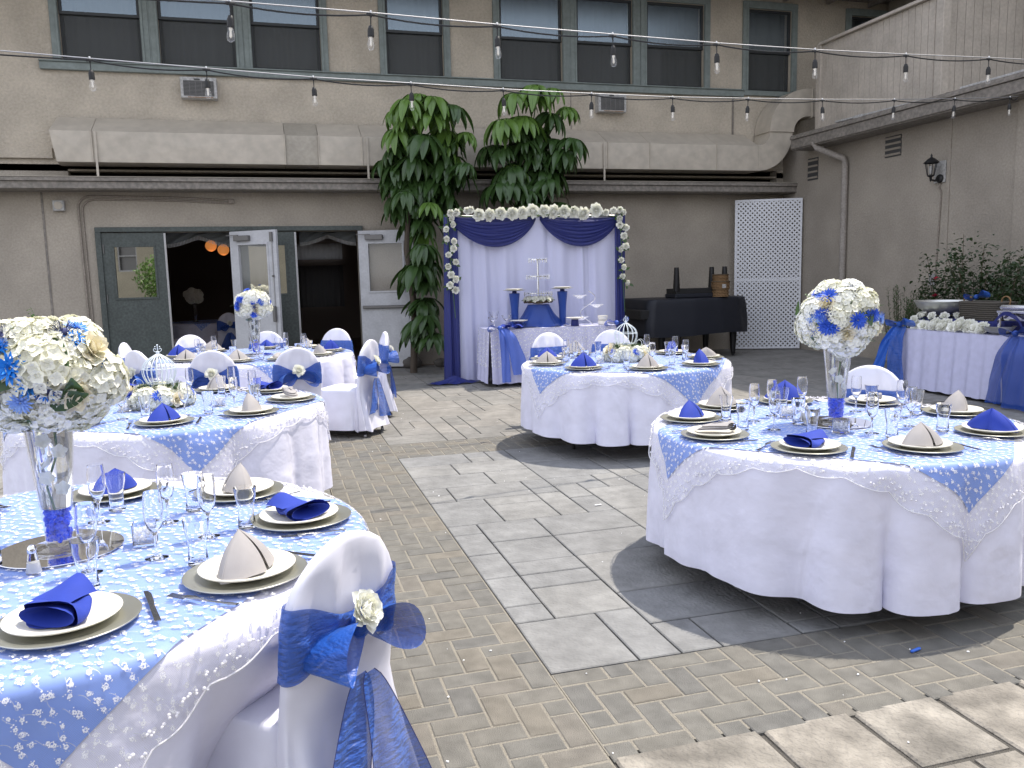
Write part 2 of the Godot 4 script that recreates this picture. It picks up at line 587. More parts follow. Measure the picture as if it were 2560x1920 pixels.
func herring(x0: float, x1: float, z0: float, z1: float, c: float) -> Array:
	var l := []
	var nx := roundi((x1 - x0) / c)
	var nz := roundi((z1 - z0) / c)
	for ix in range(-2, nx + 2):
		for iz in range(-2, nz + 2):
			var k := posmod(ix - iz, 4)
			var r := Rect2()
			if k == 0: r = Rect2(ix, iz, 2, 1)
			elif k == 3: r = Rect2(ix, iz, 1, 2)
			else: continue
			r = r.intersection(Rect2(0, 0, nx, nz))
			if r.size.x > 0.5 and r.size.y > 0.5:
				l.append(Rect2(x0 + r.position.x * c, z0 + r.position.y * c, r.size.x * c, r.size.y * c))
	return l

func ashlar(x0: float, x1: float, z0: float, z1: float, c: float, sd: int) -> Array:
	var r := RandomNumberGenerator.new()
	r.seed = sd
	var nx := ceili((x1 - x0) / c)
	var nz := ceili((z1 - z0) / c)
	var used := PackedByteArray()
	used.resize(nx * nz)
	var l := []
	var sizes := [Vector2i(2, 2), Vector2i(3, 2), Vector2i(2, 3), Vector2i(1, 1), Vector2i(2, 1), Vector2i(3, 2), Vector2i(1, 2), Vector2i(3, 3)]
	for z in nz:
		for x in nx:
			if used[z * nx + x]: continue
			var s: Vector2i = sizes[r.randi() % sizes.size()]
			s.x = mini(s.x, nx - x); s.y = mini(s.y, nz - z)
			var w := 0
			while w < s.x and not used[z * nx + x + w]: w += 1
			s.x = w
			for a in s.x:
				for b in s.y: used[(z + b) * nx + x + a] = 1
			var q := Rect2(x0 + x * c, z0 + z * c, s.x * c, s.y * c).intersection(Rect2(x0, z0, x1 - x0, z1 - z0))
			if q.size.x > 0.03 and q.size.y > 0.03: l.append(q)
	return l

func sheet(called: String, x0: float, x1: float, z0: float, z1: float, y: float, mt: Material) -> void:
	var m := M.new()
	m.box(Vector3((x0 + x1) / 2, y - 0.05, (z0 + z1) / 2), Vector3(x1 - x0, 0.1, z1 - z0))
	struct(called, m, mt)

func ground() -> void:
	var g := M.new()
	g.face([Vector3(-150, -0.12, 150), Vector3(150, -0.12, 150), Vector3(150, -0.12, -150), Vector3(-150, -0.12, -150)])
	struct("ground", g, mats.earth)
	sheet("mortar_bed", -9, 14, -14.6, 4.5, -0.011, mats.dirt)
	var eye := Vector2(0.9, -2.0)
	var c := 0.1035
	var b1 := struct("paver_band", null, null)
	var j1 := M.new()
	j1.box(Vector3(0.645, -0.03, -8.9), Vector3(0.625, 0.054, 14.6))
	part("joint_sand", j1, mats.sand, b1)
	lay(b1, "paver", herring(0.335, 0.955, -14.0, -1.0, c), mats.pavers, 0.02, 0.004, 0.0085, 300, eye, 0.0016)
	var b2 := struct("paver_band", null, null)
	var j2 := M.new()
	j2.box(Vector3(4.2, -0.03, -2.62), Vector3(6.48, 0.054, 0.575))
	part("joint_sand", j2, mats.sand, b2)
	lay(b2, "paver", herring(0.96, 7.4, -2.91, -2.33, c), mats.pavers, 0.02, 0.004, 0.0085, 240, Vector2(1.9, -2.6), 0.0016)
	var b3 := struct("paver_band", null, null)
	var j3 := M.new()
	j3.box(Vector3(4.2, -0.03, -7.33), Vector3(6.48, 0.054, 0.61))
	part("joint_sand", j3, mats.sand, b3)
	lay(b3, "paver", herring(0.96, 7.4, -7.64, -7.02, c), mats.pavers, 0.02, 0.004, 0.0085, 130, Vector2(1.6, -7.3), 0.0016)
	var s1 := struct("stamped_pavement", null, null)
	lay(s1, "stone", ashlar(0.96, 7.4, -7.02, -2.915, 0.19, 4), mats.stones, 0.02, 0.005, 0.0085, 300, Vector2(1.8, -4.2), 0.0012)
	var s2 := struct("stamped_pavement", null, null)
	lay(s2, "stone", ashlar(0.96, 9.75, -14.5, -7.645, 0.19, 6), mats.back_stones, 0.02, 0.005, 0.0085, 250, Vector2(1.9, -8.8), 0.0012)
	var s3 := struct("stamped_pavement", null, null)
	lay(s3, "stone", ashlar(0.96, 6.5, -2.325, -0.5, 0.18, 11), mats.pale_stones, 0.02, 0.008, 0.02, 90, Vector2(2.0, -2.0), 0.0016)
	var s4 := struct("stamped_pavement", null, null)
	lay(s4, "stone", ashlar(-7.0, 0.33, -14.5, -0.6, 0.175, 15), mats.back_stones, 0.02, 0.005, 0.0085, 60, Vector2(0.2, -5.5), 0.0012)
	sheet("pavement", 7.4, 9.8, -7.64, -2.0, 0.0, mats.back_stones[1])

# ---------- buildings ----------
# a wall whose front lies in a plane of constant z, pierced by [x0, x1, y0, y1] openings
func pierced(m: M, x0: float, x1: float, y0: float, y1: float, holes: Array, z: float, th: float, sg := -1.0) -> void:
	var xs := [x0, x1]
	var ys := [y0, y1]
	for h in holes:
		xs.append_array([h[0], h[1]]); ys.append_array([h[2], h[3]])
	xs.sort(); ys.sort()
	for b in ys.size() - 1:
		if ys[b + 1] - ys[b] < 1e-4: continue
		var run := -1.0
		for a in xs.size() - 1:
			if xs[a + 1] - xs[a] < 1e-4: continue
			var cx: float = (xs[a] + xs[a + 1]) / 2
			var cy: float = (ys[b] + ys[b + 1]) / 2
			var open := false
			for h in holes:
				if cx > h[0] and cx < h[1] and cy > h[2] and cy < h[3]: open = true
			if open: continue
			m.box(Vector3(cx, cy, z + sg * th / 2), Vector3(xs[a + 1] - xs[a], ys[b + 1] - ys[b], th))

func frame4(m: M, x0: float, x1: float, y0: float, y1: float, z: float, w: float, d: float) -> void:
	m.box(Vector3((x0 + x1) / 2, y0 + w / 2, z), Vector3(x1 - x0, w, d), Basis(), 0.003)
	m.box(Vector3((x0 + x1) / 2, y1 - w / 2, z), Vector3(x1 - x0, w, d), Basis(), 0.003)
	m.box(Vector3(x0 + w / 2, (y0 + y1) / 2, z), Vector3(w, y1 - y0 - 2 * w, d), Basis(), 0.003)
	m.box(Vector3(x1 - w / 2, (y0 + y1) / 2, z), Vector3(w, y1 - y0 - 2 * w, d), Basis(), 0.003)

const WZ := -14.5

func curtain_mesh(x0: float, x1: float, y0: float, y1: float, z: float, amp: float, k: float, sd: float) -> M:
	var m := M.new()
	m.grid(int((x1 - x0) * 40) + 4, 4, func(u: float, w: float) -> Vector3:
		var x := lerpf(x0, x1, u)
		return Vector3(x, lerpf(y0, y1, w), z + amp * sin(x * k + sd + sin(x * 7 + sd) * 1.2)))
	return m

func main_building() -> void:
	var b := thing("stucco_building", "two storey beige stucco building with green trimmed windows and open double doors", "building", Vector3(3, 0, WZ))
	var o := T(Vector3(-3, 0, -WZ))
	var wins := [[-2.86, -1.72], [-1.46, -0.33], [-0.08, 1.0], [2.08, 3.05], [4.05, 5.2], [5.47, 6.55], [6.83, 8.0], [8.93, 9.87], [11.2, 12.3]]
	var y0 := 4.93
	var y1 := 6.42
	var holes := []
	for w in wins: holes.append([w[0], w[1], y0, y1])
	holes.append([-2.92, 9.6, 3.33, 3.44])
	var low := M.new()
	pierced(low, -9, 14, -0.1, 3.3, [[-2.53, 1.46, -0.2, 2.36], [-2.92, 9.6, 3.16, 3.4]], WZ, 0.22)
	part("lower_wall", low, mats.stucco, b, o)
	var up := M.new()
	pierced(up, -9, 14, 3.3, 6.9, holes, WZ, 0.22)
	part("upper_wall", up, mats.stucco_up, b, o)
	# closed shell behind the facade
	var sh := M.new()
	sh.box(Vector3(2.5, 6.98, -18.6), Vector3(23.4, 0.15, 10.6))
	sh.box(Vector3(2.5, 3.02, -18.4), Vector3(23, 0.16, 7.3))
	sh.box(Vector3(2.5, 5.0, -16.6), Vector3(23, 3.8, 0.1))
	sh.box(Vector3(-9.05, 3.45, -18.3), Vector3(0.1, 7.1, 7.2))
	sh.box(Vector3(14.05, 3.45, -18.3), Vector3(0.1, 7.1, 7.2))
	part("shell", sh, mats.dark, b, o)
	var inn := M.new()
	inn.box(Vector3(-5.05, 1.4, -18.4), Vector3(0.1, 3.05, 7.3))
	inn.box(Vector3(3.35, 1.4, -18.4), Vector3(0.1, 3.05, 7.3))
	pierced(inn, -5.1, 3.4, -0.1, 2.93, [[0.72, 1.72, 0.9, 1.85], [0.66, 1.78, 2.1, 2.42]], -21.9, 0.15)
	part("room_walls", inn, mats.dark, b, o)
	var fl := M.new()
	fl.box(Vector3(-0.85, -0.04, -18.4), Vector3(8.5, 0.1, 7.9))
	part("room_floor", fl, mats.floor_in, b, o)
	part("room_curtain", curtain_mesh(0.66, 1.78, 2.05, 2.45, -21.82, 0.015, 55, 0.3), mats.sheer, b, o)
	part("room_curtain", curtain_mesh(0.66, 1.78, 0.85, 1.9, -21.82, 0.02, 40, 0.9), mats.thick_sheer, b, o)
	var rf := M.new()
	rf.box(Vector3(2.5, 7.12, -17.3), Vector3(24.4, 0.12, 9.1))
	part("roof", rf, mats.roof, b, o)
	var sof := M.new()
	sof.box(Vector3(2.5, 6.72, -13.62), Vector3(24.4, 0.06, 1.76))
	sof.box(Vector3(2.5, 6.9, -12.73), Vector3(24.4, 0.42, 0.06))
	for k in 26: sof.box(Vector3(-9.3 + k * 0.95, 6.64, -13.62), Vector3(0.07, 0.1, 1.7))
	part("eave", sof, mats.fascia, b, o)
	# trim: one board under all the sills, boards round the openings
	var sill := M.new()
	sill.box(Vector3(2.83, 4.855, WZ + 0.035), Vector3(12.0, 0.115, 0.07), Basis(), 0.006)
	sill.box(Vector3(2.83, 4.92, WZ + 0.05), Vector3(12.0, 0.02, 0.1), Basis(), 0.004)
	part("sill_board", sill, mats.trim, b, o)
	for k in wins.size():
		var x0: float = wins[k][0]
		var x1: float = wins[k][1]
		var f := M.new()
		for s in [[x0 - 0.06, 0.12], [x1 + 0.06, 0.12]]:
			f.box(Vector3(s[0], (4.93 + 6.55) / 2, WZ + 0.02), Vector3(s[1], 6.55 - 4.93, 0.044), Basis(), 0.005)
			f.box(Vector3(s[0] + (0.035 if s[0] < (x0 + x1) / 2 else -0.035), (4.93 + 6.42) / 2, WZ + 0.045), Vector3(0.035, 6.42 - 4.93, 0.03), Basis(), 0.004)
		f.box(Vector3((x0 + x1) / 2, 6.49, WZ + 0.021), Vector3(x1 - x0, 0.13, 0.05), Basis(), 0.005)
		if k in [0, 1, 4, 5]:
			f.box(Vector3(x1 + 0.13, (4.93 + 6.55) / 2, WZ + 0.016), Vector3(0.05, 6.55 - 4.93, 0.03), Basis(), 0.004)
		if k == 7: f.box(Vector3((x0 + x1) / 2, 4.88, WZ + 0.03), Vector3(x1 - x0 + 0.24, 0.09, 0.06), Basis(), 0.005)
		var win := part("window", f, mats.trim, b, o)
		var sa := M.new()
		frame4(sa, x0, x1, 5.63, 6.42, WZ - 0.05, 0.045, 0.05)
		frame4(sa, x0, x1, 4.93, 5.68, WZ - 0.095, 0.055, 0.04)
		part("sash", sa, mats.sash, win)
		var gl := M.new()
		gl.face([Vector3(x0 + 0.04, 5.67, WZ - 0.05), Vector3(x1 - 0.04, 5.67, WZ - 0.05), Vector3(x1 - 0.04, 6.38, WZ - 0.05), Vector3(x0 + 0.04, 6.38, WZ - 0.05)])
		part("pane", gl, mats.upper_pane, win)
		var g2 := M.new()
		g2.face([Vector3(x0 + 0.05, 4.98, WZ - 0.095), Vector3(x1 - 0.05, 4.98, WZ - 0.095), Vector3(x1 - 0.05, 5.63, WZ - 0.095), Vector3(x0 + 0.05, 5.63, WZ - 0.095)])
		part("pane", g2, mats.pane, win)
		var sc := M.new()
		sc.face([Vector3(x0 + 0.03, 4.96, WZ - 0.065), Vector3(x1 - 0.03, 4.96, WZ - 0.065), Vector3(x1 - 0.03, 5.64, WZ - 0.065), Vector3(x0 + 0.03, 5.64, WZ - 0.065)])
		part("insect_screen", sc, mats.screen, win)
		part("curtain", curtain_mesh(x0 - 0.05, x1 + 0.05, 4.85, 6.5, WZ - 0.3, 0.03, 28, k * 1.7), mats.curtain, win)
	# the low eave with its gutter boards
	var fa := M.new()
	fa.box(Vector3(0.7, 3.13, -14.26), Vector3(19.4, 0.03, 0.44))
	fa.box(Vector3(0.7, 3.045, -14.06), Vector3(19.4, 0.105, 0.03), Basis(), 0.004)
	fa.box(Vector3(0.7, 3.128, -14.04), Vector3(19.4, 0.055, 0.05), Basis(), 0.004)
	fa.box(Vector3(0.7, 2.99, -14.28), Vector3(19.4, 0.02, 0.4))
	part("low_eave", fa, mats.fascia, b, o)
	var cp := M.new()
	cp.box(Vector3(0.7, 3.165, -14.055), Vector3(19.4, 0.012, 0.09), Basis(), 0.003)
	part("drip_edge", cp, mats.duct_dull, b, o)
	var rl := M.new()
	rl.box(Vector3(-6.1, 3.56, WZ + 0.03), Vector3(6, 0.16, 0.06), Basis(), 0.006)
	part("ledge", rl, mats.stucco_up, b, o)
	for q in [[Vector3(-3.32, 1.55, WZ + 0.005), Vector3(0.03, 2.9, 0.012)], [Vector3(8.62, 4.1, WZ + 0.012), Vector3(0.03, 1.4, 0.024)], [Vector3(5.35, 4.45, WZ + 0.004), Vector3(0.012, 0.65, 0.01)]]:
		var seam := M.new()
		seam.box(q[0], q[1])
		part("seam_strip", seam, mats.fascia, b, o)
	doors(b, o)

func door_leaf(parent: Node3D, called: String, xf: Transform3D, inner_front: bool, bar: bool) -> void:
	# a leaf 0.94 wide standing from its hinge along +x, its shown face towards +z
	var w := 0.94
	var y1 := 2.35
	var th := 0.045
	var m := M.new()
	pierced(m, 0.0, w, 0.03, y1, [[0.17, 0.75, 1.33, 2.13]], th / 2, th)
	var leaf := part(called, m, mats.door_in if inner_front else mats.door, parent, xf)
	if inner_front:
		var back := M.new()
		pierced(back, 0.0, w, 0.03, y1, [[0.17, 0.75, 1.33, 2.13]], -th / 2 - 0.001, 0.004)
		part("outer_skin", back, mats.door, leaf)
	var fr := M.new()
	frame4(fr, 0.14, 0.78, 1.30, 2.16, th / 2 + 0.004, 0.032, 0.02)
	part("glazing_bead", fr, mats.door_in if inner_front else mats.door, leaf)
	var gl := M.new()
	gl.face([Vector3(0.16, 1.32, 0.004), Vector3(0.76, 1.32, 0.004), Vector3(0.76, 2.14, 0.004), Vector3(0.16, 2.14, 0.004)])
	part("pane", gl, mats.pane if inner_front else mats.film_glass, leaf)
	if inner_front:
		var c := M.new()
		c.box(Vector3(0.28, 2.235, th / 2 + 0.035), Vector3(0.30, 0.085, 0.07), Basis(), 0.006)
		part("door_closer", c, mats.closer, leaf)
		var arm := M.new()
		arm.box(Vector3(0.1, 2.285, th / 2 + 0.05), Vector3(0.24, 0.012, 0.02))
		part("closer_arm", arm, mats.closer, leaf)
		var rod := M.new()
		rod.tube(p3([Vector3(0.86, 0.12, th / 2 + 0.012), Vector3(0.86, 2.25, th / 2 + 0.012)]), 0.008, 6)
		part("bolt_rod", rod, mats.alu, leaf)
		for yy in [2.24, 0.55, 1.62]:
			var lt := M.new()
			lt.box(Vector3(0.86, yy, th / 2 + 0.02), Vector3(0.05 if yy > 2 else 0.03, 0.15 if yy > 2 else 0.03, 0.035), Basis(), 0.004)
			part("latch", lt, mats.closer, leaf)
		var hd := M.new()
		hd.box(Vector3(0.86, 1.02, th / 2 + 0.035), Vector3(0.055, 0.25, 0.055), Basis(), 0.01)
		part("lock_case", hd, mats.closer, leaf)
		if bar:
			var pb := M.new()
			pb.box(Vector3(0.44, 1.06, th / 2 + 0.04), Vector3(0.80, 0.05, 0.045), Basis(), 0.008)
			pb.box(Vector3(0.58, 1.06, th / 2 + 0.066), Vector3(0.42, 0.034, 0.012), Basis(), 0.003)
			part("panic_bar", pb, mats.closer, leaf)
	else:
		for yy in [2.1, 1.32, 0.4]:
			var hg := M.new()
			hg.tube(p3([Vector3(0.02, yy - 0.07, th / 2 + 0.008), Vector3(0.02, yy + 0.07, th / 2 + 0.008)]), 0.011, 6)
			part("hinge", hg, mats.closer, leaf)
		var ed := M.new()
		ed.box(Vector3(w - 0.012, 1.19, th / 2 + 0.008), Vector3(0.03, 2.3, 0.014))
		part("meeting_strip", ed, mats.alu, leaf)

func doors(b: Node3D, o: Transform3D) -> void:
	var m := M.new()
	m.box(Vector3(-0.535, 2.4, WZ + 0.01), Vector3(4.15, 0.075, 0.13), Basis(), 0.004)
	for x in [-2.57, -0.55, 1.5]:
		m.box(Vector3(x, 1.18, WZ + 0.008), Vector3(0.085, 2.364, 0.125), Basis(), 0.004)
	part("door_frame", m, mats.door, b, o)
	door_leaf(b, "door", o * T(Vector3(-2.527, 0, WZ + 0.02)), false, false)
	door_leaf(b, "door", o * T(Vector3(-0.505, 0, WZ + 0.02)), false, false)
	door_leaf(b, "door", o * T(Vector3(-0.60, 0, WZ + 0.06), Basis(Vector3.UP, -deg_to_rad(40))), true, false)
	door_leaf(b, "door", o * T(Vector3(1.46, 0, WZ + 0.06), Basis(Vector3.UP, -deg_to_rad(20))), true, true)

func side_building() -> void:
	var X := 9.75
	var b := thing("side_building", "beige stucco side building with a boarded balcony above a low eave", "building", Vector3(X, 0, -9))
	var o := T(Vector3(-X, 0, 9))
	var w := M.new()
	w.box(Vector3(X + 0.15, 1.95, -9.0), Vector3(0.3, 4.1, 11.0))
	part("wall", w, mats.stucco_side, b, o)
	var pl := M.new()
	pl.box(Vector3(X - 0.008, 1.85, -10.30), Vector3(0.02, 3.9, 0.06), Basis(), 0.004)
	pl.box(Vector3(X - 0.03, 1.85, -8.6), Vector3(0.06, 3.9, 1.0), Basis(), 0.006)
	part("pilaster", pl, mats.stucco_side, b, o)
	var e := M.new()
	e.box(Vector3(X - 0.2, 3.93, -9.6), Vector3(0.52, 0.04, 8.0))
	e.box(Vector3(X - 0.44, 3.79, -9.6), Vector3(0.03, 0.16, 8.0), Basis(), 0.004)
	e.box(Vector3(X - 0.45, 3.90, -9.6), Vector3(0.06, 0.05, 8.0), Basis(), 0.004)
	e.box(Vector3(X - 0.2, 3.70, -9.6), Vector3(0.45, 0.02, 8.0))
	part("eave", e, mats.fascia, b, o)
	var flash := M.new()
	flash.box(Vector3(X - 0.3, 3.985, -11.3), Vector3(0.10, 0.03, 2.4), Basis(Vector3.RIGHT, 0.02), 0.004)
	flash.box(Vector3(X - 0.24, 4.0, -8.9), Vector3(0.14, 0.03, 1.9), Basis(), 0.004)
	flash.box(Vector3(X - 0.34, 3.98, -11.9), Vector3(0.06, 0.07, 0.2), Basis(), 0.004)
	part("roof_flashing", flash, mats.white_paint, b, o)
	var rf := M.new()
	rf.box(Vector3(12, 3.9, -9.0), Vector3(4.2, 0.1, 11.0))
	part("low_roof", rf, mats.roof, b, o)
	# the balcony parapet: boards on two faces, corner post, cap rails
	for q in [[-10.55, 1.62, 0.14], [-13.42, 1.5, 0.12]]:
		var post := M.new()
		post.box(Vector3(X + 0.02, 4.79, q[0]), Vector3(q[2], q[1], q[2]), Basis(), 0.006)
		part("post", post, mats.siding, b, o)
	var cap := M.new()
	cap.box(Vector3(X + 0.02, 5.53, -12.0), Vector3(0.16, 0.05, 2.8), Basis(), 0.006)
	cap.box(Vector3(11.9, 5.60, -10.55), Vector3(4.2, 0.05, 0.16), Basis(), 0.006)
	cap.box(Vector3(11.9, 4.07, -10.52), Vector3(4.2, 0.06, 0.08), Basis(), 0.006)
	part("cap_rail", cap, mats.siding, b, o)
	for k in 20:
		var q := M.new()
		q.box(Vector3(X + 0.02, 4.78, -13.29 + k * 0.14), Vector3(0.03, 1.44, 0.132), Basis(), 0.004)
		part("siding_board", q, mats.siding, b, o)
	for k in 26:
		var q := M.new()
		q.box(Vector3(X + 0.17 + k * 0.155, 4.83, -10.55), Vector3(0.146, 1.46, 0.03), Basis(), 0.004)
		part("siding_board", q, mats.siding, b, o)
	var up := M.new()
	up.box(Vector3(13.2, 7.3, -9.6), Vector3(2.4, 6.8, 9.6))
	up.box(Vector3(12.6, 10.75, -9.6), Vector3(4.6, 0.2, 10.6))
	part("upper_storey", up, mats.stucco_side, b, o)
	for v in [[-11.48, 3.46, 0.36, 0.33], [-13.55, 3.36, 0.3, 0.4]]:
		var f := M.new()
		f.box(Vector3(X - 0.004, v[1], v[0]), Vector3(0.012, v[3], v[2]))
		var vent := part("wall_vent", f, mats.grille, b, o)
		for k in 4:
			var s := M.new()
			s.box(Vector3(X - 0.02, v[1] + (k - 1.5) * v[3] * 0.26, v[0]), Vector3(0.014, 0.034, v[2]), Basis(Vector3(0, 0, 1), 0.5), 0.002)
			part("slat", s, mats.stucco_side, vent)
	# downspout in three bends
	var d := M.new()
	d.tube(p3([Vector3(X - 0.4, 3.82, -12.96), Vector3(X - 0.4, 3.70, -12.96), Vector3(X - 0.38, 3.64, -12.93), Vector3(X - 0.08, 3.42, -12.60), Vector3(X - 0.065, 3.33, -12.57), Vector3(X - 0.065, 0.05, -12.57)]), 0.055, 10)
	d.tube(p3([Vector3(X - 0.4, 3.75, -12.96), Vector3(X - 0.4, 3.70, -12.96)]), 0.064, 10)
	d.tube(p3([Vector3(X - 0.34, 3.61, -12.89), Vector3(X - 0.31, 3.59, -12.86)]), 0.064, 10)
	part("downspout", d, mats.pipe_paint, b, o)

func far_building() -> void:
	var b := thing("cream_building", "cream building facing the courtyard, mirrored in the door glass", "building", Vector3(-4, 0, 11), 0.5)
	var holes := [[-8.2, -7.2, 2.1, 3.5], [-7.0, -6.0, 2.1, 3.5], [-2.0, -1.0, 2.1, 3.5], [3.0, 4.0, 2.1, 3.5], [-5.3, -4.4, 0.0, 2.1]]
	var m := M.new()
	for h in holes: h[0] += 4; h[1] += 4
	pierced(m, -12, 18, -0.1, 4.3, holes, 0, 0.25, 1.0)
	part("wall", m, mats.cream_wall, b)
	var t := M.new()
	t.box(Vector3(3, 4.4, 0.8), Vector3(31, 0.2, 2.6))
	part("roof", t, mats.roof, b)
	for h in holes:
		if h[2] < 1: continue
		var f := M.new()
		frame4(f, h[0], h[1], h[2], h[3], 0.05, 0.06, 0.06)
		f.box(Vector3((h[0] + h[1]) / 2, 2.8, 0.05), Vector3(h[1] - h[0], 0.05, 0.05))
		var w := part("window", f, mats.white_paint, b)
		var g := M.new()
		g.box(Vector3((h[0] + h[1]) / 2, 2.8, 0.14), Vector3(h[1] - h[0], 1.4, 0.02))
		part("pane", g, mats.closer, w)
	var dk := M.new()
	dk.box(Vector3(3, 2.0, 0.6), Vector3(30, 4.2, 0.1))
	part("room_back", dk, mats.dark, b)
	var tree := thing("garden_tree", "bushy garden tree before the cream building, mirrored in the door glass", "tree", Vector3(-4.4, 0, 8.6))
	var tr := M.new()
	tr.tube(p3([Vector3(0, 0, 0), Vector3(0.05, 0.6, 0), Vector3(0.0, 1.5, 0.05)]), 0.09, 8, 0.04)
	part("trunk", tr, mats.bark, tree)
	var lf := leaf_mesh(0.16, 0.06, 0.02)
	var l := []
	for k in 1500:
		var d := Vector3(rng.randfn(), rng.randfn(), rng.randfn()).normalized() * pow(rng.randf(), 0.4)
		l.append(T(Vector3(0, 1.75, 0) + d * Vector3(1.05, 0.95, 1.0), Basis.from_euler(Vector3(rng.randf() * TAU, rng.randf() * TAU, rng.randf() * TAU))))
	fan("crown", l, lf.mesh(), mats.young_leaf, tree)

# ---------- on and before the buildings ----------
func duct() -> void:
	var d := thing("ventilation_duct", "long beige sheet metal duct above the low eave ending in a curved elbow", "duct", Vector3(3, 3.3, -14.2))
	var o := T(Vector3(-3, -3.3, 14.2))
	var xs := [-3.0, -2.45, 0.33, 0.85, 1.54, 4.5, 5.83, 6.64, 7.98, 8.85]
	for k in xs.size() - 1:
		var a: float = xs[k] + 0.004
		var c: float = xs[k + 1] - 0.004
		var m := M.new()
		var zf := -13.95 if k != 2 else -13.965
		var A := Vector3(a, 3.37, zf); var B := Vector3(c, 3.37, zf); var C := Vector3(c, 3.82, zf); var D := Vector3(a, 3.82, zf)
		if k == 0: A = Vector3(a + 0.05, 3.37, zf); D = Vector3(a - 0.02, 3.82, zf)
		var mid := (A + B + C + D) / 4 + Vector3(0, 0, 0.016)
		m.face([A, B, mid]); m.face([B, C, mid]); m.face([C, D, mid]); m.face([D, A, mid])
		var E1 := Vector3(a, 4.10, -14.47); var F := Vector3(c, 4.10, -14.47)
		m.face([D, C, F, E1])
		var G := Vector3(a, 3.37, -14.47); var H := Vector3(c, 3.37, -14.47)
		m.face([G, H, B, A]); m.face([E1, G, A, D]); m.face([H, F, C, B])
		part("duct_section", m, mats.duct_dull if k == 2 else mats.duct, d, o)
		if k > 0:
			var fl := M.new()
			fl.box(Vector3(xs[k], 3.60, -13.945), Vector3(0.014, 0.47, 0.03), Basis(), 0.003)
			part("flange", fl, mats.duct, d, o)
	for x in [-2.4, 1.62, 5.75]:
		var s := M.new()
		s.box(Vector3(x, 3.49, -13.918), Vector3(0.032, 0.66, 0.006))
		part("strap", s, mats.duct, d, o)
	var pts := []
	for k in 15:
		var a := -PI / 2 + k * PI / 28
		pts.append(Vector2(8.85 + cos(a) * 0.72, 4.09 + sin(a) * 0.72))
	for k in 15:
		var a := PI - k * PI / 28
		pts.append(Vector2(9.9 + cos(a) * 0.30, 4.10 + sin(a) * 0.28))
	pts.append(Vector2(10.1, 4.38)); pts.append(Vector2(10.1, 4.88))
	for k in 15:
		var a := PI / 2 + k * PI / 28
		pts.append(Vector2(9.9 + cos(a) * 0.81, 4.10 + sin(a) * 0.78))
	for k in 15:
		var a := -k * PI / 28
		pts.append(Vector2(8.85 + cos(a) * 0.24, 4.07 + sin(a) * 0.24))
	var e := M.new()
	e.prism(pv(pts), 0.52, T(Vector3(0, 0, -14.47)))
	part("elbow", e, mats.duct, d, o)
	var f2 := M.new()
	f2.box(Vector3(9.33, 4.09, -14.2), Vector3(0.52, 0.016, 0.55), Basis(), 0.003)
	f2.box(Vector3(9.98, 4.63, -14.2), Vector3(0.016, 0.55, 0.55), Basis(), 0.003)
	part("flange", f2, mats.duct, d, o)

func conditioner(x: float, label: String) -> void:
	var a := thing("air_conditioner", label, "air conditioner", Vector3(x, 4.58, WZ), 0, "air conditioners through the upper wall")
	var m := M.new()
	m.box(Vector3(0, 0, 0.07), Vector3(0.54, 0.32, 0.2), Basis(), 0.008)
	part("case", m, mats.white_paint, a)
	var g := M.new()
	g.box(Vector3(0, -0.01, 0.172), Vector3(0.45, 0.23, 0.006))
	part("grille", g, mats.grille, a)
	for k in 11:
		var s := M.new()
		s.box(Vector3(0, -0.11 + k * 0.02, 0.179), Vector3(0.45, 0.007, 0.012))
		part("louvre", s, mats.closer, a)
	for k in 4:
		var s := M.new()
		s.box(Vector3(-0.135 + k * 0.09, -0.01, 0.186), Vector3(0.007, 0.23, 0.006))
		part("rib", s, mats.closer, a)
	var r := M.new()
	r.box(Vector3(0.02, -0.145, 0.171), Vector3(0.38, 0.012, 0.004))
	part("rust_edge", r, mats.lace_rust, a)
	var t := M.new()
	t.box(Vector3(-0.02, 0.125, 0.174), Vector3(0.09, 0.022, 0.008))
	part("badge", t, mats.grille, a)

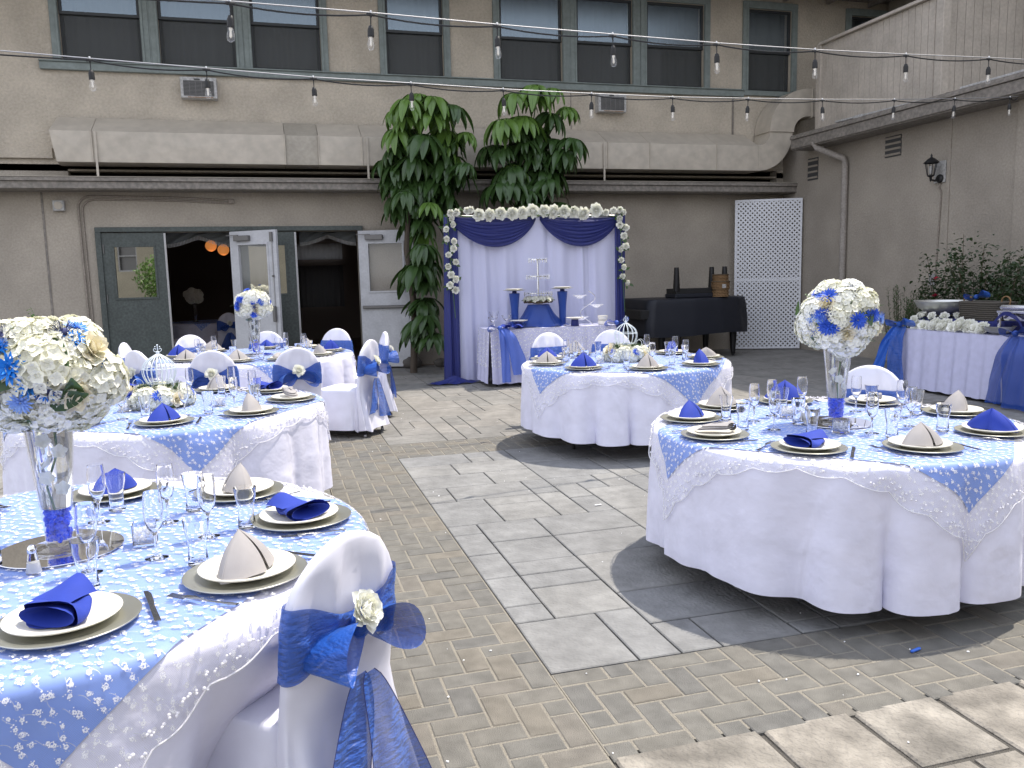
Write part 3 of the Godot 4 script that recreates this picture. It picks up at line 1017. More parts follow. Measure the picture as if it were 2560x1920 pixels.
func wall_things() -> void:
	conditioner(-0.92, "white louvred air conditioner in the wall above the left end of the duct")
	conditioner(6.09, "white louvred air conditioner in the wall right of the taller leafy tree")
	var s := thing("speaker_box", "small white speaker box high on the wall left of the doors", "speaker", Vector3(-3.08, 2.77, WZ))
	var m := M.new()
	m.box(Vector3(0, 0, 0.05), Vector3(0.16, 0.16, 0.1), Basis(), 0.008)
	part("case", m, mats.white_paint, s)
	m = M.new()
	m.lathe(pv([Vector2(0.06, 0), Vector2(0.06, 0.006), Vector2(0.05, 0.008), Vector2(0, 0.006)]), 16, Vector3(0, 0, 0.1), Basis(Vector3.RIGHT, PI / 2))
	part("cone_cover", m, mats.duct, s)
	m = M.new()
	var arc := [Vector3(-2.80, 0.1, 0), Vector3(-2.82, 2.72, 0)]
	for k in 7: arc.append(Vector3(-2.62 - cos(k * PI / 12) * 0.2, 2.74 + sin(k * PI / 12) * 0.18, 0))
	arc.append_array([Vector3(-1.4, 2.90, 0), Vector3(-0.6, 2.86, 0)])
	var arc2 := []
	for q: Vector3 in arc: arc2.append(q + Vector3(0.055, -0.05 if q.y > 2.6 else 0.0, 0))
	m.tube(p3(arc), 0.016, 6)
	m.tube(p3(arc2), 0.014, 6)
	m.box(Vector3(-0.55, 2.84, 0), Vector3(0.09, 0.07, 0.05), Basis(), 0.006)
	whole("conduit", m, mats.conduit, "pair of painted conduits bending along the wall above the doors", "conduit", T(Vector3(0, 0, WZ + 0.018)))
	m = M.new()
	arc = [Vector3(3.6, 2.93, 0), Vector3(5.15, 2.93, 0)]
	for k in 5: arc.append(Vector3(5.18 + sin(k * PI / 8) * 0.1, 2.83 + cos(k * PI / 8) * 0.1, 0))
	arc.append(Vector3(5.30, 0.1, 0))
	m.tube(p3(arc), 0.011, 6)
	whole("conduit", m, mats.conduit, "thin painted conduit dropping down the wall right of the draped backdrop", "conduit", T(Vector3(0, 0, WZ + 0.012)))
	# lantern
	var l := thing("wall_lantern", "black coach lantern on a white plate on the side wall", "lantern", Vector3(9.75, 2.95, -10.44))
	m = M.new()
	m.box(Vector3(-0.012, -0.02, -0.02), Vector3(0.024, 0.32, 0.22), Basis(), 0.005)
	part("wall_plate", m, mats.white_paint, l)
	m = M.new()
	m.lathe(pv([Vector2(0.0, 0.05), Vector2(0.05, 0.045), Vector2(0.065, 0.02), Vector2(0.065, 0)]), 14, Vector3(-0.02, -0.12, 0), Basis(Vector3(0, 0, 1), PI / 2))
	m.tube(p3([Vector3(-0.05, -0.12, 0), Vector3(-0.12, -0.15, 0), Vector3(-0.19, -0.14, 0), Vector3(-0.20, -0.10, 0)]), 0.016, 8)
	part("bracket", m, mats.black, l)
	m = M.new()
	m.lathe(pv([Vector2(0, -0.17), Vector2(0.015, -0.15), Vector2(0.02, -0.10), Vector2(0.05, -0.085), Vector2(0.055, -0.08), Vector2(0.055, -0.07), Vector2(0.0, -0.068)]), 6, Vector3(-0.2, 0, 0))
	for k in 6:
		var a := k * TAU / 6
		m.tube(p3([Vector3(-0.2 + cos(a) * 0.05, -0.07, sin(a) * 0.05), Vector3(-0.2 + cos(a) * 0.085, 0.11, sin(a) * 0.085)]), 0.006, 5)
	part("cage", m, mats.black, l)
	m = M.new()
	m.lathe(pv([Vector2(0.11, 0.10), Vector2(0.115, 0.115), Vector2(0.115, 0.115), Vector2(0.05, 0.17), Vector2(0.02, 0.185), Vector2(0.012, 0.20), Vector2(0.016, 0.215), Vector2(0.006, 0.235), Vector2(0, 0.25)]), 6, Vector3(-0.2, 0, 0))
	part("cap", m, mats.black, l)
	m = M.new()
	m.lathe(pv([Vector2(0, -0.06), Vector2(0.028, -0.05), Vector2(0.03, 0.06), Vector2(0, 0.07)]), 10, Vector3(-0.2, 0, 0))
	part("candle_lamp", m, mats.white_paint, l)
	m = M.new()
	m.tube(p3([Vector3(-0.01, -0.18, 0.0), Vector3(-0.02, -0.24, -0.02), Vector3(-0.012, -0.32, 0.02), Vector3(-0.012, -0.6, 0.01), Vector3(-0.012, -1.58, -0.03)]), 0.012, 6)
	whole("lantern_cable", m, mats.conduit, "grey cable running down the side wall from the lantern", "cable", T(Vector3(9.75, 2.95, -10.44)))
	var ob := thing("outlet_box", "small grey outlet box on the side wall at the cable's lower end", "outlet", Vector3(9.75, 1.33, -10.5))
	m = M.new()
	m.box(Vector3(-0.03, 0, 0), Vector3(0.06, 0.16, 0.09), Basis(), 0.006)
	part("case", m, mats.conduit, ob)
	m = M.new()
	m.box(Vector3(-0.065, 0, 0.02), Vector3(0.012, 0.17, 0.10), Basis(Vector3.UP, 0.2), 0.004)
	part("lid", m, mats.alu, ob)

func strand(label: String, bulbs: Array, ends: Array, drop: float) -> void:
	var s := thing("string_lights", label, "string lights", bulbs[0])
	var o := T(-bulbs[0])
	var line := [ends[0]]
	line.append_array(bulbs)
	line.append(ends[1])
	var c := M.new()
	c.tube(p3(line), 0.0045, 5)
	part("steel_cable", c, mats.steel_wire, s, o)
	var w := M.new()
	var pts := []
	for k in line.size() - 1:
		for q in 8:
			var u := q / 8.0
			pts.append((line[k] as Vector3).lerp(line[k + 1], u) - Vector3(0, 0.014 + 0.028 * 4 * u * (1 - u), 0))
	pts.append(line[-1] - Vector3(0, 0.014, 0))
	w.tube(p3(pts), 0.006, 5)
	part("black_wire", w, mats.wire, s, o)
	for p: Vector3 in bulbs:
		var h := M.new()
		var tilt := Basis(Vector3(0, 0, 1), rng.randf_range(-0.06, 0.06)) * Basis(Vector3.RIGHT, rng.randf_range(-0.05, 0.05))
		h.lathe(pv([Vector2(0.0, -0.155), Vector2(0.021, -0.153), Vector2(0.022, -0.15), Vector2(0.021, -0.105), Vector2(0.017, -0.098), Vector2(0.014, -0.085), Vector2(0.004, -0.08), Vector2(0.004, -0.035), Vector2(0.010, -0.02), Vector2(0.012, -0.005), Vector2(0, 0)]), 12)
		h.box(Vector3(0, -0.014, 0), Vector3(0.06, 0.016, 0.018), Basis(), 0.004)
		var b := part("lamp_holder", h, mats.wire, s, o * T(p, tilt))
		var g := M.new()
		g.lathe(pv([Vector2(0.0, -0.238), Vector2(0.010, -0.236), Vector2(0.020, -0.227), Vector2(0.0245, -0.212), Vector2(0.0235, -0.196), Vector2(0.018, -0.172), Vector2(0.017, -0.153)]), 14)
		part("bulb", g, mats.bulb, b)
		var f := M.new()
		f.lathe(pv([Vector2(0.002, -0.215), Vector2(0.008, -0.205), Vector2(0.006, -0.175), Vector2(0.011, -0.16), Vector2(0.010, -0.153)]), 8)
		part("filament_stem", f, mats.bulb_in, b)
		var cl := M.new()
		cl.box(Vector3(0, 0.004, 0), Vector3(0.012, 0.02, 0.012), Basis(), 0.003)
		part("clip", cl, mats.white_clip, b)

func string_lights() -> void:
	strand("nearer strand of clear pendant bulbs on a steel cable high across the courtyard", [Vector3(-0.14, 3.225, -5.51), Vector3(0.73, 3.28, -5.74), Vector3(1.65, 3.32, -5.96), Vector3(2.6, 3.345, -6.11), Vector3(3.57, 3.37, -6.26), Vector3(4.56, 3.39, -6.35), Vector3(5.56, 3.42, -6.43), Vector3(6.57, 3.46, -6.52)], [Vector3(-3.6, 2.98, -4.5), Vector3(7.6, 3.49, -6.6)], 0.2)
	strand("farther strand of clear pendant bulbs running to the side building's eave", [Vector3(-1.21, 3.23, -7.08), Vector3(-0.4, 3.24, -7.27), Vector3(0.44, 3.245, -7.45), Vector3(1.3, 3.27, -7.63), Vector3(2.2, 3.285, -7.79), Vector3(3.15, 3.31, -7.94), Vector3(4.11, 3.34, -8.09), Vector3(5.09, 3.39, -8.24), Vector3(6.12, 3.44, -8.37), Vector3(7.2, 3.5, -8.49), Vector3(8.2, 3.57, -8.62), Vector3(9.15, 3.64, -8.72)], [Vector3(-4.6, 3.2, -6.28), Vector3(9.3, 3.66, -8.74)], 0.2)

# ---------- plants ----------
func leaf_mesh(ln: float, wid: float, sag: float, nv := 4) -> M:
	var m := M.new()
	m.grid(2, nv, func(u: float, w: float) -> Vector3:
		var sh := pow(sin(PI * clampf(pow(w, 0.8), 0.02, 0.985)), 0.8)
		return Vector3((u - 0.5) * wid * sh, -sag * w * w + absf(u - 0.5) * wid * sh * 0.35, w * ln), true)
	return m

func umbrella_cluster(sd: int, ln: float) -> M:
	var r := RandomNumberGenerator.new()
	r.seed = sd
	var m := M.new()
	var k := 13
	for q in k:
		var az := q * TAU / k + r.randf_range(-0.15, 0.15)
		var out := Vector3(cos(az), 0, sin(az))
		var side := Vector3(-sin(az), 0, cos(az))
		var L := ln * r.randf_range(0.72, 1.1)
		var W := L * r.randf_range(0.24, 0.31)
		var p0 := r.randf_range(-0.05, 0.25)
		var p1 := r.randf_range(1.2, 1.5)
		var spine := PackedVector3Array()
		var ups := PackedVector3Array()
		var pos := out * 0.015
		for s in 9:
			var w := s / 8.0
			var pitch := lerpf(p0, p1, pow(w, 0.5))
			var d := out * cos(pitch) - Vector3.UP * sin(pitch)
			spine.append(pos)
			ups.append(out * sin(pitch) + Vector3.UP * cos(pitch))
			pos += d * L / 8.0
		m.grid(4, 8, func(u: float, w: float) -> Vector3:
			var i := roundi(w * 8)
			var sh := 0.07 if i == 0 else pow(sin(PI * clampf(pow(w, 0.85), 0.03, 0.98)), 0.75)
			if w < 0.13: sh = 0.06
			var x := (u - 0.5) * 2
			return spine[i] + side * x * W * 0.5 * sh + ups[i] * (absf(x) * W * 0.13 * sh + sin(w * 40 + x * 2) * 0.0025), true)
		var rib := M.new()
		var rp := PackedVector3Array()
		for i in 9: rp.append(spine[i] + ups[i] * 0.002)
		rib.tube(rp, 0.0035, 4, 0.001)
		m.add(rib, Transform3D())
	return m

func umbrella_tree(label: String, base: Vector3, tips: Array, extra: Array, sd: int) -> void:
	rng.seed = sd
	var t := thing("umbrella_tree", label, "tree", base, 0, "umbrella trees behind the draped backdrop")
	var tr := M.new()
	tr.tube(p3([Vector3.ZERO, Vector3(0.05, 1.0, 0.03), Vector3(-0.04, 2.0, 0), Vector3(0.04, 2.9, 0.05), Vector3(0.0, 3.6, 0)]), 0.06, 8, 0.03)
	part("trunk", tr, mats.bark, t)
	var vars := [umbrella_cluster(sd, 0.50).mesh(), umbrella_cluster(sd + 1, 0.55).mesh(), umbrella_cluster(sd + 2, 0.42).mesh()]
	var limbs := M.new()
	var all := []
	for q in tips: all.append([q, 0])
	for q in extra: all.append([q, 1])
	var k := 0
	for e in all:
		var p: Vector3 = e[0] - base
		var st := Vector3(0, clampf(p.y - 0.55, 0.3, 3.5), 0)
		limbs.tube(p3([st, st.lerp(p, 0.5) + Vector3(0, -0.06, 0), p + Vector3(0, -0.05, 0), p]), 0.014, 5, 0.007)
		var sc := rng.randf_range(0.75, 1.15)
		var young: bool = (e[1] == 0 and e[0].y > 3.7 and k % 6 != 4) or k % 13 == 5
		var bs := Basis(Vector3.UP, rng.randf() * TAU)
		var lean := Vector3(p.x, 0, p.z)
		if lean.length() > 0.1:
			bs = Basis(Vector3.UP.cross(lean.normalized()).normalized(), rng.randf_range(0.05, 0.3)) * bs
		piece("leaf_cluster", k, vars[k % 3], mats.young_leaf if young else mats.tree_leaf, t, T(p, bs.scaled(Vector3.ONE * sc)))
		k += 1
	part("limbs", limbs, mats.stem, t)

func trees() -> void:
	var L := []
	rng.seed = 5
	for q in [[2.34, 4.36], [2.55, 4.30], [1.86, 4.13], [2.15, 4.24], [2.86, 4.18], [2.12, 3.99], [2.54, 4.09], [2.81, 3.88], [3.09, 3.80], [1.78, 3.83], [2.39, 3.72], [1.82, 3.58], [2.76, 3.53], [2.24, 3.41], [3.04, 3.30], [1.76, 3.30], [2.64, 3.08], [2.08, 2.88], [2.45, 2.70]]:
		L.append(Vector3(maxf(q[0], 1.98), q[1], -13.2 + rng.randf_range(-0.25, 0.25)))
	var ex := []
	for k in 34:
		var y := rng.randf_range(0.6, 3.6)
		ex.append(Vector3(2.05 + clampf(rng.randfn(), -1.3, 1.4) * (0.10 if y < 2.8 else 0.35) + (0.28 if y < 2.8 else 0.25), y, -13.35 + clampf(rng.randfn(), -1.5, 1.5) * 0.24))
	for k in 34: ex.append(Vector3(rng.randf_range(2.0, 2.95), rng.randf_range(2.7, 3.9), -13.5 + rng.randf_range(-0.2, 0.2)))
	umbrella_tree("tall dark umbrella tree beside the open doors, foliage almost to the ground", Vector3(2.15, 0, -13.4), L, ex, 51)
	var R := []
	rng.seed = 6
	for q in [[3.86, 4.40], [4.18, 4.52], [4.53, 4.50], [4.23, 4.37], [4.52, 4.15], [4.82, 4.25], [3.67, 4.0], [4.0, 4.06], [3.57, 3.65], [4.07, 3.69], [4.82, 3.72], [4.6, 3.44], [4.09, 3.24], [3.61, 3.02], [4.43, 3.08]]:
		R.append(Vector3(q[0], q[1], -13.2 + rng.randf_range(-0.25, 0.25)))
	ex = []
	for k in 40: ex.append(Vector3(4.2 + rng.randf_range(-0.55, 0.55), rng.randf_range(2.5, 4.0), -13.4 + clampf(rng.randfn(), -1.5, 1.5) * 0.2))
	umbrella_tree("shorter umbrella tree rising right above the draped backdrop", Vector3(4.2, 0, -13.5), R, ex, 61)

func shrubs() -> void:
	rng.seed = 71
	var r := thing("rose_bush", "dark rose bush with pink blooms against the side wall", "shrub", Vector3(9.25, 0, -9.0))
	var st := M.new()
	var leaves := []
	for k in 34:
		var top := Vector3(rng.randf_range(-0.4, 0.3), rng.randf_range(1.0, 1.98), rng.randf_range(-0.95, 0.95))
		var b := Vector3(top.x * 0.25, 0, top.z * 0.3)
		var mid := b.lerp(top, 0.5) + Vector3(rng.randf_range(-0.1, 0.1), 0.1, rng.randf_range(-0.1, 0.1))
		st.tube(p3([b, mid, top]), 0.011, 5, 0.003)
		for q in 170:
			var w := pow(rng.randf(), 0.6)
			var p := b.lerp(mid, w * 2) if w < 0.5 else mid.lerp(top, w * 2 - 1)
			p += Vector3(rng.randfn(), rng.randfn() * 0.7, rng.randfn()) * 0.085
			if p.y < 0.2: continue
			leaves.append(T(p, Basis.from_euler(Vector3(rng.randf_range(-0.8, 0.9), rng.randf() * TAU, rng.randf_range(-0.6, 0.6))).scaled(Vector3.ONE * rng.randf_range(0.8, 1.4))))
	part("stems", st, mats.twig, r)
	fan("leaves", leaves, leaf_mesh(0.05, 0.034, 0.01, 3).mesh(), mats.rose_leaf, r)
	for p in [Vector3(-0.3, 1.36, -0.60), Vector3(0.0, 0.95, 0.5), Vector3(-0.2, 1.12, -0.72)]:
		part("rose_bloom", rose_m(0.045, 3), mats.pink, r, T(p))
	for e in [[Vector3(9.25, 0, -10.35), 1.25, 0.5, "tall feathery rosemary bush between the outlet box and buffet"], [Vector3(8.95, 0, -9.7), 0.85, 0.42, "low feathery rosemary bush behind the buffet's left corner"]]:
		var s := thing("rosemary_bush", e[3], "shrub", e[0], 0, "rosemary bushes along the side wall")
		var sm := M.new()
		var nl := []
		for k in 80:
			var a := rng.randf() * TAU
			var d := Vector3(cos(a), 0, sin(a))
			var h: float = e[1] * rng.randf_range(0.55, 1.0)
			var rad: float = e[2] * rng.randf_range(0.1, 0.9)
			var p0 := d * rad * 0.2
			var p1 := d * rad + Vector3(0, h, 0)
			var pm := p0.lerp(p1, 0.5) + d * rad * 0.25
			sm.tube(p3([p0, pm, p1]), 0.006, 4, 0.002)
			for q in 60:
				var w := 0.2 + 0.8 * q / 60.0
				var p := p0.lerp(pm, w * 2) if w < 0.5 else pm.lerp(p1, w * 2 - 1)
				nl.append(T(p, Basis(Vector3.UP, rng.randf() * TAU) * Basis(Vector3.RIGHT, rng.randf_range(-1.2, -0.3))))
		part("stems", sm, mats.twig, s)
		fan("needles", nl, leaf_mesh(0.06, 0.014, 0.006, 2).mesh(), mats.fern, s)
	for p in [[Vector3(2.25, 0, -14.15), 0.17, "rounded stone at the wall foot right of the doors"], [Vector3(2.75, 0, -14.1), 0.13, "smaller rounded stone by the backdrop's left edge"]]:
		var m := M.new()
		var f := FastNoiseLite.new()
		f.seed = 4; f.frequency = 2.0
		m.grid(14, 9, func(u: float, w: float) -> Vector3:
			var a := u * TAU; var e := (w - 0.5) * PI
			var d := Vector3(cos(a) * cos(e), sin(e) * 0.62 + 0.5, -sin(a) * cos(e))
			return d * p[1] * (1.0 + 0.25 * f.get_noise_3dv(d + p[0])), false, true)
		whole("boulder", m, mats.rock, p[2], "stone", T(p[0]))

# ---------- flowers ----------
func petal(m: M, o: Vector3, b: Basis, ln: float, wid: float, cup: float, nv := 3) -> void:
	# a petal from o along b.z, curling up along b.y, its tip rounded
	m.grid(2, nv, func(u: float, w: float) -> Vector3:
		var x := (u - 0.5) * 2
		var sh := sqrt(clampf(sin(PI * (0.12 + 0.72 * w)), 0.0, 1.0))
		return o + b * Vector3(x * wid * 0.5 * sh, cup * w * w + x * x * wid * 0.16 * sh, w * ln * (1.0 - 0.22 * x * x * w)), true)

func rose_m(r: float, sd: int) -> M:
	var g := RandomNumberGenerator.new()
	g.seed = sd
	var m := M.new()
	for layer in 4:
		var k: int = [3, 4, 5, 6][layer]
		var tilt: float = [1.42, 1.2, 0.95, 0.62][layer]
		for q in k:
			var az := q * TAU / k + layer * 0.7 + g.randf_range(-0.15, 0.15)
			var b := Basis(Vector3.UP, az) * Basis(Vector3.RIGHT, -tilt)
			petal(m, Vector3(0, -r * 0.35, 0) + Basis(Vector3.UP, az) * Vector3(0, 0, r * [0.06, 0.16, 0.24, 0.28][layer]), b, r * [1.05, 1.05, 1.05, 1.0][layer], r * [0.6, 0.85, 1.05, 1.15][layer], -r * [0.0, 0.05, 0.18, 0.3][layer])
	return m

func peony_m(r: float, sd: int) -> M:
	var g := RandomNumberGenerator.new()
	g.seed = sd
	var m := M.new()
	for layer in 6:
		var k: int = [4, 6, 8, 9, 9, 8][layer]
		for q in k:
			var az := q * TAU / k + layer * 0.5 + g.randf_range(-0.25, 0.25)
			var tilt: float = [1.4, 1.15, 0.9, 0.6, 0.28, -0.05][layer] + g.randf_range(-0.12, 0.12)
			petal(m, Basis(Vector3.UP, az) * Vector3(0, -r * 0.1, r * (0.08 + 0.06 * layer)), Basis(Vector3.UP, az) * Basis(Vector3.RIGHT, -tilt), r * (0.55 + 0.03 * layer) * g.randf_range(0.85, 1.1), r * g.randf_range(0.6, 0.8), r * 0.16, 4)
	return m

func daisy_m(r: float, sd: int) -> M:
	var g := RandomNumberGenerator.new()
	g.seed = sd
	var m := M.new()
	for layer in 3:
		var k: int = [8, 12, 14][layer]
		for q in k:
			var az := q * TAU / k + layer * 0.3 + g.randf_range(-0.08, 0.08)
			petal(m, Basis(Vector3.UP, az) * Vector3(0, 0, r * 0.08), Basis(Vector3.UP, az) * Basis(Vector3.RIGHT, -[1.0, 0.6, 0.22][layer] + g.randf_range(-0.1, 0.1)), r * [0.6, 0.82, 1.0][layer], r * 0.24, -r * 0.08, 2)
	return m

func hydrangea_m(r: float, sd: int) -> M:
	var g := RandomNumberGenerator.new()
	g.seed = sd
	var m := M.new()
	var k := 170
	for q in k:
		var y := 1.0 - 1.55 * (q + 0.5) / k
		var az := q * 2.39996
		var rr := sqrt(1 - y * y)
		var d := Vector3(cos(az) * rr, y, sin(az) * rr)
		var c := d * r * g.randf_range(0.88, 1.05)
		var zt := d.cross(Vector3.RIGHT if absf(d.x) < 0.8 else Vector3.UP).normalized()
		var b0 := Basis(d.cross(zt).normalized() * -1.0, d, zt)
		b0 = b0 * Basis(Vector3.UP, g.randf() * TAU) * Basis(Vector3.RIGHT, g.randf_range(-0.35, 0.35)) * Basis(Vector3(0, 0, 1), g.randf_range(-0.35, 0.35))
		for p in 4:
			var b := b0 * Basis(Vector3.UP, p * TAU / 4) * Basis(Vector3.RIGHT, -0.25)
			petal(m, c, b, r * 0.25, r * 0.26, r * 0.02, 2)
	return m

var fl := {}

func flower_kit() -> void:
	fl.hyd = [hydrangea_m(0.075, 1).mesh(), hydrangea_m(0.07, 2).mesh(), hydrangea_m(0.08, 3).mesh()]
	fl.rose = [rose_m(0.042, 4).mesh(), rose_m(0.046, 5).mesh()]
	fl.daisy = [daisy_m(0.036, 6).mesh(), daisy_m(0.042, 7).mesh()]
	fl.peony = [peony_m(0.098, 8).mesh(), peony_m(0.104, 9).mesh(), peony_m(0.094, 10).mesh()]
	fl.small = [peony_m(0.055, 11).mesh(), peony_m(0.05, 12).mesh()]
	fl.leaf = leaf_mesh(0.12, 0.075, 0.03).mesh()
	fl.small_leaf = leaf_mesh(0.075, 0.04, 0.02).mesh()
	var s := M.new()
	var g := RandomNumberGenerator.new()
	g.seed = 14
	for k in 42:
		var d := Vector3(g.randfn(), absf(g.randfn()), g.randfn()).normalized()
		s.tube(p3([d * 0.006, d * 0.035]), 0.0012, 3, 0.0006)
	s.ball(Vector3(0, 0.006, 0), Vector3.ONE * 0.012, 8, 5)
	fl.thistle = s.mesh()

func upon(d: Vector3, spin: float) -> Basis:
	var z := d.cross(Vector3.RIGHT if absf(d.x) < 0.8 else Vector3.UP).normalized()
	return Basis(z.cross(d).normalized() * -1.0, d, z).orthonormalized() * Basis(Vector3.UP, spin)

# A dome of flowers round c. Blooms of the side towards the courtyard's open end are listed as [sideways, up, kind] on the dome's
# disc seen along "face"; the far side is filled with hydrangeas.
func flower_ball(parent: Node3D, c: Vector3, r: Vector3, spots: Array, face: Vector3, blue: Material) -> void:
	var core := M.new()
	core.ball(c, r * 0.70, 14, 8)
	part("moss_core", core, mats.leaf, parent)
	var right := Vector3.UP.cross(face).normalized()
	var all := []
	for s in spots:
		var q := Vector2(s[0], s[1])
		if q.length() > 0.97: q = q.normalized() * 0.97
		all.append([right * q.x + Vector3.UP * q.y + face * sqrt(1 - q.length_squared()), s[2]])
	for k in 11:
		var a := k * 2.4
		var y := 0.75 - 0.13 * k
		all.append([(right * cos(a) * 0.75 - face * (0.45 + 0.3 * absf(sin(a))) + Vector3.UP * y).normalized(), "h"])
	for k in 9:
		var d := Vector3(rng.randfn(), rng.randfn() * 0.8 + 0.2, rng.randfn()).normalized()
		var sg := M.new()
		var q0 := c + d * r * 0.8
		var q1 := c + d * r * rng.randf_range(1.2, 1.34) + Vector3(rng.randfn(), rng.randfn(), rng.randfn()) * 0.012
		sg.tube(p3([q0, q0.lerp(q1, 0.5) + Vector3(0, 0.008, 0), q1]), 0.0012, 3, 0.0006)
		for t in 5:
			var u := 0.5 + t * 0.11
			petal(sg, q0.lerp(q1, u), Basis.from_euler(Vector3(rng.randf_range(-1, 1), rng.randf() * TAU, 0)), 0.016, 0.009, 0.002, 2)
		part("sprig", sg, mats.fern, parent)
	for s in all:
		var d: Vector3 = s[0]
		var sp := rng.randf() * TAU
		match s[1]:
			"h": part("hydrangea", fl.hyd[rng.randi() % 3], mats.ivory if rng.randf() < 0.75 else mats.white_petal, parent, T(c + d * r * rng.randf_range(0.68, 0.84), upon(d, sp).scaled(Vector3.ONE * rng.randf_range(0.85, 1.2))))
			"r": part("rose", fl.rose[rng.randi() % 2], mats.cream, parent, T(c + d * r * 1.06, upon(d, sp).scaled(Vector3.ONE * 1.1)))
			"b":
				for q in 3:
					var d2 := (d + Vector3(rng.randfn(), rng.randfn(), rng.randfn()) * 0.13).normalized()
					part("blue_daisy", fl.daisy[rng.randi() % 2], blue if rng.randf() < 0.85 else mats.pale_blue_petal, parent, T(c + d2 * r * rng.randf_range(1.06, 1.12), upon(d2, rng.randf() * TAU).scaled(Vector3.ONE * rng.randf_range(0.75, 1.0))))
			"d": part("blue_daisy", fl.daisy[1], blue, parent, T(c + d * r * 1.13, upon(d, sp).scaled(Vector3.ONE * 1.1)))
			"t": part("thistle", fl.thistle, mats.thistle, parent, T(c + d * r * 1.05, upon(d, sp).scaled(Vector3.ONE * 1.3)))
			"l": part("leaf", fl.leaf, mats.leaf, parent, T(c + d * r * 0.98, upon(d, sp) * Basis(Vector3.RIGHT, -0.3)))

func centerpiece(label: String, at: Vector3, spots: Array, face: Vector3, blue: Material, sd: int) -> void:
	rng.seed = sd
	var mi := M.new()
	mi.lathe(pv([Vector2(0, 0), Vector2(0.178, 0), Vector2(0.180, 0.002), Vector2(0.178, 0.004), Vector2(0.178, 0.004), Vector2(0, 0.004)]), 40)
	whole("mirror_disc", mi, mats.mirror, "round mirror under the " + label, "mirror", T(at))
	var v := thing("flower_vase", label, "vase", at + Vector3(0, 0.004, 0))
	var g := M.new()
	g.lathe(pv([Vector2(0.0, 0.0), Vector2(0.078, 0.0), Vector2(0.08, 0.005), Vector2(0.078, 0.010), Vector2(0.04, 0.014), Vector2(0.038, 0.02), Vector2(0.045, 0.12), Vector2(0.056, 0.25), Vector2(0.070, 0.38), Vector2(0.078, 0.44), Vector2(0.076, 0.44), Vector2(0.067, 0.38), Vector2(0.053, 0.25), Vector2(0.042, 0.12), Vector2(0.035, 0.024), Vector2(0, 0.022)]), 28)
	part("glass", g, mats.vase_glass, v)
	var wt := M.new()
	wt.lathe(pv([Vector2(0, 0.13), Vector2(0.0415, 0.13), Vector2(0.0525, 0.25), Vector2(0.0655, 0.375), Vector2(0.0655, 0.375), Vector2(0, 0.375)]), 24)
	part("water", wt, mats.water, v)
	var beads := []
	for k in 230:
		var y := rng.randf_range(0.03, 0.125)
		var rr := lerpf(0.030, 0.036, y / 0.12) * sqrt(rng.randf_range(0.3, 1.0))
		var a := rng.randf() * TAU
		beads.append(T(Vector3(cos(a) * rr, y, sin(a) * rr)))
	var bm := M.new()
	bm.ball(Vector3.ZERO, Vector3.ONE * 0.0075, 7, 5)
	fan("gel_beads", beads, bm.mesh(), mats.gel, v)
	# the orchid stem under water
	var st := M.new()
	st.tube(p3([Vector3(0.0, 0.12, 0.01), Vector3(-0.012, 0.2, 0.02), Vector3(0.012, 0.3, 0.0), Vector3(0.01, 0.43, 0)]), 0.003, 5)
	part("orchid_stem", st, mats.stem, v)
	var om := M.new()
	for p in 5: petal(om, Vector3.ZERO, Basis(Vector3.UP, p * TAU / 5) * Basis(Vector3.RIGHT, -0.25), 0.026, 0.024, 0.003, 2)
	for k in 5:
		var w := k / 5.0
		var a := k * 2.1
		part("orchid_bloom", om, mats.white_petal, v, T(Vector3(cos(a) * 0.014, 0.19 + w * 0.19, sin(a) * 0.014 + 0.008), upon(Vector3(cos(a) * 0.7, 0.2, sin(a) * 0.7 + 0.6).normalized(), a)))
	flower_ball(v, Vector3(0, 0.545, 0), Vector3(0.185, 0.15, 0.185), spots, face, blue)

